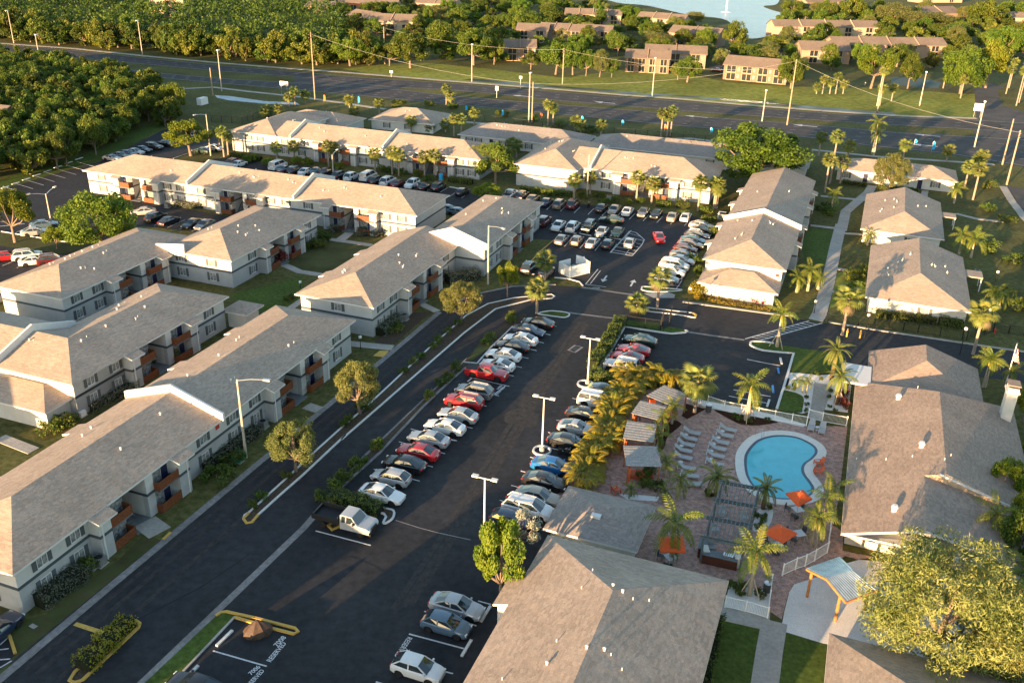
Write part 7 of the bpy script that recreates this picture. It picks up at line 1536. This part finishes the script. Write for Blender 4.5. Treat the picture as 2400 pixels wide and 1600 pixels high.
def feather(base, top, col, label):
    x, y = G(*base); h = min(4.5,height(base, top)); o = empty('feather_flag', (x,y,.02), R_(-30), label, 'flag', 'feather flags along the highway'); MB().tube([(0,0,0),(0,0,h*.85),(.25,0,h)],.03,5).build('pole','aluminium',o)
    m = MB(); pr = [(.03,.25*h),(.62,.30*h),(.75,.6*h),(.6,.88*h),(.28,h),(.05,.86*h)]; m.add([(a,.015*math.sin(i),z) for i,(a,z) in enumerate(pr)]+[(a,.03+.015*math.sin(i),z) for i,(a,z) in enumerate(pr)],[(0,1,2,3,4,5),(11,10,9,8,7,6)]+[(i,6+i,6+(i+1)%6,(i+1)%6) for i in range(6)]); m.build('cloth','flag_'+col,o)
for zf, bs, tp, col, lb in ((z2,(115,715),(108,655),'blue','blue feather flag at the left of the back row'),(z2,(845,760),(832,718),'blue','blue feather flag behind the pointed hip roof'),(z2,(1092,800),(1090,748),'blue','blue feather flag before the leaning utility pole'),(z2,(1352,815),(1352,765),'orange','orange feather flag left of the tall palm pair'),(z2,(1632,835),(1624,788),'blue','blue feather flag among the middle palms'),(z2,(1906,860),(1904,815),'blue','dim blue feather flag left of the three tall palms'),(z2,(2197,895),(2196,845),'orange','orange feather flag behind the three tall palms'),(z3,(185,915),(168,865),'blue','blue feather flag left of the huge round tree'),(z3,(1690,1040),(1710,960),'blue','large blue feather flag between the right palms'),(z3,(1575,985),(1570,945),'blue','small blue feather flag beside the right palm'),(z1,(2205,700),(2203,645),'orange','orange feather flag at the tall left utility pole')): feather(zf(*bs), zf(*tp), col, lb)
def sign(base, top, w, hh, label, m='sign_white', posts=1, az=-110):
    x, y = G(*base); h = height(base, top); o = empty('road_sign', (x,y,0), R_(az), label, 'sign', 'road signs'); 
    for s in ([0] if posts == 1 else [-w*.35,w*.35]): MB().tube([(0,s,-.05),(0,s,h-.05)],.05,6).build('post','aluminium',o)
    MB().box(-.09,-.05,-w/2,w/2,h-hh,h).build('panel',m,o)
sign(z1(1937,640),z1(1935,555),3.0,1.3,'two-post road sign above the canal','aluminium',2); sign(z2(1057,668),z2(1057,588),1.0,1.3,'white road sign on the median'); sign(z3(2000,800),z3(2010,705),2.6,2.2,'white two-post sign at the far-right junction','sign_white',2); sign(z2(1218,600),z2(1220,520),1.0,.8,'small sign on the far verge near the ditch'); sign(z2(340,525),z2(338,482),1.2,.8,'small white sign on the far verge, left'); sign(z3(1240,585),z3(1240,560),.4,.4,'tiny sign on the far verge',)
# flagpole
mat('flag_stripes', (.5,.45,.43), .8)
def stripes():
    m, n, l, b = nodes('flag_cloth'); tc = n.new('ShaderNodeTexCoord'); sx = n.new('ShaderNodeSeparateXYZ'); l.new(tc.outputs['Generated'], sx.inputs[0]); mu = n.new('ShaderNodeMath'); mu.operation = 'MULTIPLY'; mu.inputs[1].default_value = 6.5; l.new(sx.outputs[0], mu.inputs[0]); fr = n.new('ShaderNodeMath'); fr.operation = 'FRACT'; l.new(mu.outputs[0], fr.inputs[0]); gt = n.new('ShaderNodeMath'); gt.operation = 'GREATER_THAN'; gt.inputs[1].default_value = .5; l.new(fr.outputs[0], gt.inputs[0]); mx = n.new('ShaderNodeMix'); mx.data_type = 'RGBA'; mx.inputs[6].default_value = (.5,.02,.03,1); mx.inputs[7].default_value = (.7,.68,.64,1); l.new(gt.outputs[0], mx.inputs[0]); l.new(mx.outputs[2], b.inputs['Base Color']); b.inputs['Roughness'].default_value = .85
stripes(); mat('flag_canton', (.02,.035,.12), .85)
bs, tp = w1(2150,705), w1(2287,272); x, y = G(*bs); h = height(bs, tp); o = empty('flagpole', (x,y,0), R_(-20), 'white flagpole with hanging red, white and blue flag behind the clubhouse', 'flagpole'); MB().tube([(0,0,-.05),(0,0,h)],[.09,.05],8).build('pole','pole_white',o); MB().lathe([(.02,h),(.1,h+.06),(.1,h+.14),(.02,h+.2)],8).build('finial','steel',o)
m = MB(); ny = 8; cols_ = 7
for i in range(ny+1):
    for j in range(cols_+1): t = i/ny; s = j/cols_; m.v.append((.07+s*(.25+.55*t)+.03*math.sin(5*t+3*s), .10*math.sin(s*9+t*2)*(.3+t), h-.35-t*1.9-s*.35))
for i in range(ny):
    for j in range(cols_): a = i*(cols_+1)+j; m.f.append((a,a+1,a+cols_+2,a+cols_+1)); m.m.append(1 if (i < 4 and j < 3) else 0)
m.build('flag',['flag_cloth','flag_canton'],o,smooth=True)
# white enclosure with a container inside
def enclosure():
    Z1280 = Z(1280,580,4.48); A_ = [G3(*Z1280(*q)) for q in ((128,262),(248,320),(450,268),(390,215),(310,190))]; hh = 1.9; o = empty('enclosure', (A_[0].x,A_[0].y,.03), 0, 'white panel enclosure around a waste container, open at the top', 'enclosure'); f = [q-A_[0] for q in A_]
    back = f[0]+(f[2]-f[1])*.62
    for a, c in ((f[0],f[1]),(f[1],f[2]),(f[2],f[3]),(f[3],f[4]),(f[0],back)):
        n = max(1,round((c-a).length/1.6))
        for i in range(n): p, q = a.lerp(c,i/n), a.lerp(c,(i+.97)/n); m = MB(); m.bar((p.x,p.y,hh/2),(q.x,q.y,hh/2),.08,hh); m.build('panel','fence_white',o)
        m = MB(); m.box(a.x-.08,a.x+.08,a.y-.08,a.y+.08,0,hh+.12); m.build('post','fence_white',o)
    c0 = A_[1]*.3+A_[2]*.25+A_[3]*.25+A_[0]*.2; d = empty('waste_container', (c0.x,c0.y,.03), R_(50), 'dark waste container inside the white enclosure', 'container'); MB().prism([(-1.0,-.8),(1.0,-.8),(1.0,.8),(-1.0,.8)],.05,1.2).build('body','dark_metal',d); MB().box(-.9,.3,-.7,.7,1.2,1.26).build('lid','ac_grey',d)
enclosure()
# small ground equipment
def unit(px, label, m='ac_grey', sz=(.85,.85,.85), name='air_conditioner', cat='air conditioner', fan=True, group='air conditioners beside the buildings', az=70):
    x, y = G(*px); o = empty(name, (x,y,.0), R_(az), label, cat, group); a, b_, c = sz; MB().box(-a/2-.1,a/2+.1,-b_/2-.1,b_/2+.1,0,.08).build('base','concrete',o); MB().box(-a/2,a/2,-b_/2,b_/2,.08,c).build('housing',m,o)
    if fan: MB().lathe([(.36*a,c),(.36*a,c+.04),(.1,c+.05)],14).build('fan_grille','dark_metal',o)
unit(r1(855,500),'air conditioner left of its twin at the near building end'); unit(r1(925,478),'air conditioner right of its twin at the near building end'); unit(r2(1245,395),'air conditioner beside the second balcony bay of the near building'); unit(y6(1640,1120),'air conditioner left of its twin, centre building'); unit(y6(1695,1110),'air conditioner right of its twin, centre building'); unit(y8(1075,815),'air conditioner left of its twin behind the far car park'); unit(y8(1105,818),'air conditioner right of its twin behind the far car park'); unit(y4(1250,860),'air conditioner in front of the long building'); unit(z6(2000,330),'air conditioner right of the lower single-storey roof')
unit(r2(1020,700),'green utility box behind the tall lamp','sign_green',(1.1,1.0,1.0),'utility_box','utility box',False,None); unit(z1(1380,712),'white utility cabinet on the grass near the canal','sign_white',(3.2,1.6,2.0),'utility_box','utility box',False,None); unit(y8(2230,1010),'grey utility cabinet beside the tall right building','ac_grey',(1.6,1.2,1.0),'utility_box','utility box',False,None); unit(z6(990,1)if False else z3(265,1480),'pale utility cabinet near the top of the car row','sign_white',(1.6,1.4,1.0),'utility_box','utility box',False,None); unit(Z(940,400,8.96)(840,200),'light blue bin with dark lid in front of the brown balconies','flag_blue',(.7,.7,1.5),'blue_bin','bin',False,None); unit(Z(0,700,4.704)(900,1290),'white garden table by the low annex','sign_white',(.8,.8,.7),'garden_table','table',False,None)
for q, lb in ((z6(1205,762),'tall yellow post at the entrance keypad'),(z6(1115,752),'short yellow post left of the entrance keypad'),(z6(2122,728),'red hydrant in the hedge bed, right')):
    x, y = G(*q); o = empty('hydrant' if 'hydrant' in lb else 'bollard', (x,y,.0), 0, lb, 'hydrant' if 'hydrant' in lb else 'bollard'); mm = 'sign_red' if 'hydrant' in lb else 'yellow_kerb'; hh = .8 if 'hydrant' in lb else 1.3
    MB().lathe([(.13,0),(.11,.1),(.11,hh-.1),(.06,hh)],10).build('body',mm,o); MB().lathe([(.15,hh*.55),(.15,hh*.68)],10).build('collar',mm,o)
# person by the white crossover
def person(px):
    x, y = G(*px); o = empty('person', (x,y,.03), R_(200), 'person in a pale pink shirt walking beside the white crossover', 'person')
    mat('skin', (.35,.2,.14), .6); mat('pink_shirt', (.55,.4,.42), .85); mat('pale_trousers', (.3,.3,.33), .85); mat('hair', (.03,.02,.015), .7)
    def skin(name, V, E, rad, m):
        me = bpy.data.meshes.new(name); me.from_pydata(V, E, []); ob = bpy.data.objects.new(name, me); COL.objects.link(ob); md = ob.modifiers.new('s','SKIN'); sv_ = me.skin_vertices[0] if me.skin_vertices else None
        if sv_ is None: return ob
        for i, r in enumerate(rad): sv_.data[i].radius = (r,r)
        sv_.data[0].use_root = True; md2 = ob.modifiers.new('d','SUBSURF'); md2.levels = md2.render_levels = 1; me.materials.append(MATS[m]); return ob
    b = MB()
    b.tube([(0,0,.86),(0,0,1.0),(.02,0,1.22),(.02,0,1.40),(.02,0,1.48)],[.15,.145,.17,.16,.07],10)
    for s in (-1,1):
        b.tube([(.02,s*.16,1.42),(.02,s*.23,1.34),(-.04*s,s*.27,1.1)],[.07,.062,.05],7)
    b.build('shirt','pink_shirt',o,smooth=True)
    b = MB()
    b.tube([(.02,0,1.46),(.02,0,1.54)],[.055,.05],8); b.lathe([(.03,1.52),(.085,1.56),(.10,1.65),(.09,1.73),(.04,1.78)],10,.03,0)
    for s in (-1,1): b.tube([(-.04*s,s*.27,1.12),(.05-.06*s,s*.27,.9),(.10-.06*s,s*.26,.82)],[.045,.036,.04],6)
    b.tube([(.13,0,1.66),(.15,0,1.63)],[.02,.012],5); b.build('body','skin',o,smooth=True)
    b = MB(); b.lathe([(.095,1.64),(.115,1.70),(.10,1.78),(.03,1.82)],10,.0,0); b.build('hair','hair',o,smooth=True)
    b = MB()
    for s in (-1,1): b.tube([(0,s*.08,.92),(.06*s,s*.09,.5),(.10*s-.04,s*.09,.08),(.10*s+.10,s*.09,.04)],[.10,.075,.055,.045],8)
    b.build('trousers','pale_trousers',o,smooth=True)
person(Z(940,400,8.96)(350,415))
# painted lettering
def lettering(text, px, az, size, label):
    cu = bpy.data.curves.new('lettering','FONT'); cu.body = text; cu.size = size; cu.align_x = 'CENTER'; cu.align_y = 'CENTER'; cu.offset = .012; ob = bpy.data.objects.new('lettering_tmp', cu); COL.objects.link(ob); bpy.context.view_layer.update()
    me = bpy.data.meshes.new_from_object(ob.evaluated_get(bpy.context.evaluated_depsgraph_get())); bpy.data.objects.remove(ob); me.materials.clear(); me.materials.append(MATS['paint_white'])
    x, y = G(*px); return tag(link('lettering', me, None, (x,y,.04), R_(az)), label, 'lettering')
Z560 = Z(560,1440,7.467); Z900 = Z(900,1460,7.467)
def text_between(text, a, c, size, label):
    p, q = G(*a), G(*c); az = math.degrees(math.atan2(q[1]-p[1],q[0]-p[0])); o = lettering(text, lerp(a,c,.5), az, size, label); w_ = max(v.co.x for v in o.data.vertices)-min(v.co.x for v in o.data.vertices); f_ = math.dist(p,q)/w_; o.scale = (f_,min(1,f_*1.25),1); return o
text_between('RESERVED', Z560(525,820), Z560(800,490), .62, 'white painted word RESERVED in the empty stall by the covered motorcycle'); text_between('7008', Z560(640,550), Z560(800,385), .62, 'white painted number 7008 in the empty stall')
text_between('RESERVED', z7(1680,1600), z7(1790,1480), .62, 'white painted word RESERVED cut by the bottom edge'); text_between('7006', z7(1700,1510), z7(1765,1455), .55, 'white painted number 7006 at the bottom edge')
text_between('RESERVED', Z900(455,245), Z900(215,590), .62, 'white painted word RESERVED behind the white hatchback'); text_between('7', Z900(420,450), Z900(395,478), .6, 'white painted number 7 beside the white hatchback roof')
text_between('RESERVED', z5(1052,1148), z5(1108,1096), .5, 'white painted word RESERVED behind the grey crossover'); text_between('100', z5(1062,1112), z5(1088,1086), .42, 'white painted number 100 behind the grey crossover'); text_between('STOP', r4(740,1078), r4(808,1080), .9, 'faded white word STOP at the far car park exit')
strip('drain_grate', P(z5,(1545,845),(1590,812),(1640,825),(1590,860)), .35, .02, .036, 'gutter_concrete', closed=True); sheet('drain_grate', P(z5,(1568,842),(1595,822),(1622,830),(1592,850)), .03, 'dark_metal')
# ------------------------------------------------------------------ houses beyond the highway
CG = 'brown-roofed condominium buildings beyond the highway'
def condo(bl, br, depth, label, wallm='brick', ez=5.4, pitch=.42, bays=3, roofm='shingle_far', balc=True, step=None, gable=None):
    """gabled block whose front foot runs from pixel bl to pixel br"""
    A_, B_ = G3(*bl), G3(*br); d = B_-A_; L = d.length; az = math.atan2(d.y,d.x); o = empty('condominium', (A_.x,A_.y,0), az, label, 'building', CG)
    W = depth; rz_ = ez+pitch*W/2; oh = .5
    m = MB(); walls(m, L, W, ez, (), 0.0); m.add([(0,0,ez),(0,W,ez),(0,W/2,rz_)],[(2,1,0)]); m.add([(L,0,ez),(L,W,ez),(L,W/2,rz_)],[(0,1,2)]); m.build('wall',wallm,o)
    n = step or 1
    for i in range(n):
        x0, x1 = L*i/n-(oh if i == 0 else .0), L*(i+1)/n+(oh if i == n-1 else 0); up = .14*(i%2)
        m = MB(); t = .2; e0 = ez-pitch*oh+.08+up
        vs_ = [(x0,-oh,e0),(x1,-oh,e0),(x1,W/2,rz_+.1+up),(x0,W/2,rz_+.1+up),(x1,W+oh,e0),(x0,W+oh,e0)]
        m.add(vs_+[(q[0],q[1],q[2]-t) for q in vs_],[(0,1,2,3),(3,2,4,5),(7,6,9,8),(8,9,11,10),(6,7,1,0),(5,4,10,11),(6,0,3,9),(9,3,5,11),(1,7,8,2),(2,8,10,4)]); rf = m.build('roof',roofm,o)
        if i > 0: m = MB(); m.add([(x0-.12,-oh,e0-.1),(x0-.12,W/2,rz_-.1),(x0-.12,W/2,rz_+.75),(x0-.12,-oh,e0+.35),(x0+.12,-oh,e0-.1),(x0+.12,W/2,rz_-.1),(x0+.12,W/2,rz_+.75),(x0+.12,-oh,e0+.35)],[(0,1,2,3),(7,6,5,4),(0,4,5,1),(1,5,6,2),(2,6,7,3),(3,7,4,0)]); m.build('parapet','peach' if wallm != 'cream' else 'cream',o)
    if balc:
        for k in range(bays):
            xc = L*(k+.5)/bays; w = min(3.4, L/bays*.62)
            for z in (.3, 2.95):
                b = link('balcony', None, o) if False else MB().box(xc-w/2,xc+w/2,-.06,.0,z,z+2.1).build('balcony_opening','dark_glass',o)
                MB().box(xc-w/2-.1,xc+w/2+.1,-.35,-.062,z-.2,z).build('balcony_slab','cream',o)
                for s in (-w/2,0,w/2): MB().box(xc+s-.09,xc+s+.09,-.3,-.12,z,z+2.15).build('balcony_post','cream',o)
            if L/bays-w > 1.6:
                for z in (.9, 3.4): MB().box(xc+w/2+.35,xc+w/2+1.25,-.05,.0,z,z+1.3).build('window','glass',o)
    return o
condo(z2(1930,490), z2(2225,505), 11, 'brick condominium with balconies facing the highway, centre', step=2, bays=4)
condo(z3(272,540), z3(700,580), 12, 'brick condominium with balconies facing the highway, left of the tallest pole', bays=4)
condo(z2(1110,415), z2(1320,420), 11, 'brick condominium half hidden behind the oaks on the far verge', step=2, bays=2)
condo(z2(1190,285), z2(1400,295), 11, 'grey-brown roofed condominium beside the white van', 'peach', step=1, bays=2); condo(z2(1340,280), z2(1640,300), 11, 'condominium with stepped brown roofs behind the oaks, centre', 'peach', step=3, bays=3); condo(z2(1650,290), z2(1830,300), 10, 'small brown-roofed condominium right of the stepped roofs', 'peach', bays=2)
condo(z2(1520,165), z2(1900,180), 11, 'condominium with four stepped roof sections near the lake', 'cream', step=4, bays=4); condo(z2(2010,190), z2(2323,215), 11, 'condominium on the near shore of the lake, left', 'cream', step=3, bays=3)
condo(z3(-100,300), z3(230,330), 12, 'condominium with a tall gable beside the lake, left of the round tree', 'peach', step=2, bays=2); condo(z3(-260,450), z3(150,470), 11, 'low brown roof behind the small trees, left of the brick condominium', 'peach', step=2, bays=3)
condo(z3(800,430), z3(1130,440), 13, 'condominium with a wide brown hip beside the palms', 'peach', bays=2); condo(z3(1020,390), z3(1780,400), 12, 'long condominium with stepped roofs behind the bright trees', 'peach', step=4, bays=5); condo(z3(620,255), z3(1330,265), 12, 'long condominium with four pale roofs at the right shore of the lake', 'cream', step=4, bays=5)
condo(z3(1500,165), z3(1880,150), 14, 'peach gabled house at the upper right', 'peach', step=3, bays=2, balc=False); condo(z3(840,75), z3(1090,70), 12, 'peach house on the far shore of the lake', 'peach', step=2, bays=2); condo(z3(1600,20), z3(1900,20), 12, 'house at the very top right', 'cream', bays=2); condo(z3(2060,180), z3(2400,190), 12, 'low building beside the white car in the top right corner', 'cream', bays=3)
condo(z2(190,235), z2(490,250), 12, 'yellow house with orange gable beyond the highway, left of the oaks', 'cream', 6.5, step=2, bays=3); condo(z2(40,190), z2(200,220), 12, 'dark-roofed house left of the yellow house', 'peach', 6.0, bays=2)
condo(z2(-40,95), z2(215,110), 12, 'orange-trimmed house at the top centre, left', 'terracotta', 6.5, bays=3); condo(z2(230,110), z2(380,115), 12, 'cream house at the top, second from the left', 'cream', 6.5, bays=2); condo(z2(500,100), z2(770,115), 13, 'cream house with orange gables at the top centre', 'cream', 6.5, step=2, bays=3); condo(z1(1030,110), z1(1260,120), 12, 'tall beige apartment block among the trees at the top left', 'cream', 9, bays=3); condo(z1(2080,120), z1(2300,140), 12, 'dark-roofed house at the edge of the wood', 'peach', 6, bays=2)
condo(z2(880,70), z2(960,72), 10, 'tall pale block left of the street at the top centre', 'cream', 9, bays=2); condo(z1(-60,945), z1(20,955), 8, 'corner of a pale building at the left edge behind the thicket', 'cream', 6, bays=1)
# lake fountain
x, y = G(*z3(295,85)); o = empty('fountain', (x,y,.05), 0, 'thin white fountain jet on the lake', 'fountain'); mat('spray', (.7,.75,.8), .5); MB().tube([(0,0,0),(0,0,8),(.2,0,14)],[.5,.35,.1],6).build('jet','spray',o); MB().lathe([(3.5,0),(2.5,.15),(.5,.3)],16).build('splash','spray',o)

# ---- more trees between the houses: kept off houses, lake, roads
def footprints():
    out = []
    for o in COL.objects:
        if o.name.startswith('condominium'):
            bb = [c for c in o.children if c.name.startswith('wall')][0]; M = Matrix.Translation(o.location)@Matrix.Rotation(o.rotation_euler.z,4,'Z'); ps = [M@v.co for v in bb.data.vertices]; c = sum(ps,Vector())/len(ps); out.append((c.x,c.y,max((Vector((p.x-c.x,p.y-c.y,0))).length for p in ps)*.62+2))
    return out
FP = footprints(); rw = random.Random(77); lk = W2(lake)
def in_poly(x, y, w):
    c = False; n = len(w)
    for i in range(n):
        x1_,y1_ = w[i]; x2_,y2_ = w[i-1]
        if (y1_ > y) != (y2_ > y) and x < (x2_-x1_)*(y-y1_)/(y2_-y1_)+x1_: c = not c
    return c
zone = fill(P(z2,(-60,330),(330,400),(1000,430),(1300,440),(1900,430),(2323,450))+P(z3,(260,520),(780,500),(1150,470),(1480,480),(1900,520),(2200,440),(2500,430),(2500,-60),(1200,-60),(760,-40))+P(z2,(1500,-60),(0,-60)), 15.5, 6.0)
ct = 0
for x, y in zone:
    if in_poly(x,y,lk) or any((x-a)**2+(y-b_)**2 < r*r for a,b_,r in FP): continue
    hh, rr = rw.uniform(5.5,10.5), rw.uniform(3.6,6.8); d_ = Vector((x,y,hh))-CAM; k_ = d_.dot(FWD); tx, ty = 1200+CF*d_.dot(RT)/k_, 800+CF*d_.dot(DN)/k_
    if in_poly(tx,ty,lake) or in_poly(tx-8,ty,lake) or in_poly(tx+8,ty,lake): continue
    ct += 1
    if ct > 290: break
    tree_at(('oak','forest','willow','oak','round')[ct%5], x, y, hh, rr, 'tree between the houses beyond the highway', 'garden trees beyond the highway')
for i, (x, y) in enumerate(fill([(2470,380),(3100,420),(3300,760),(2520,740)], 13, 4)[:26]): tree_at(('oak','willow','bright')[i%3], x, y, rw.uniform(5,9), rw.uniform(2.6,4.6), 'garden tree just beyond the right edge, upper part', 'garden trees beyond the right edge')
for i, (x, y) in enumerate(fill([(2480,1010),(3100,1080),(3300,1750),(2560,1750)], 7.5, 2.5)[:28]): tree_at(('oak','willow','bright')[i%3], x, y, rw.uniform(4,8), rw.uniform(2.2,4.0), 'garden tree just beyond the right edge, lower part', 'garden trees beyond the right edge')
# ---- things that share a label are told apart by their order across the picture
def project(v):
    d = Vector(v)-CAM; k = d.dot(FWD); return 1200+CF*d.dot(RT)/k
NUM = 'first second third fourth fifth sixth seventh eighth ninth tenth eleventh twelfth thirteenth fourteenth fifteenth sixteenth seventeenth eighteenth nineteenth twentieth'.split()
NUM += ['twenty-'+n for n in NUM[:9]]+['thirtieth']
seen = {}
for o in COL.objects:
    if o.parent is None and 'category' in o and o.get('kind') is None: seen.setdefault(o['label'],[]).append(o)
for lb, os_ in seen.items():
    if 1 < len(os_) <= 30:
        for i, o in enumerate(sorted(os_, key=lambda q: project(q.location))): o['label'] = ' '.join(lb.split()[:12]).rstrip(',')+', '+(NUM[i]+' from the left' if i else 'leftmost')
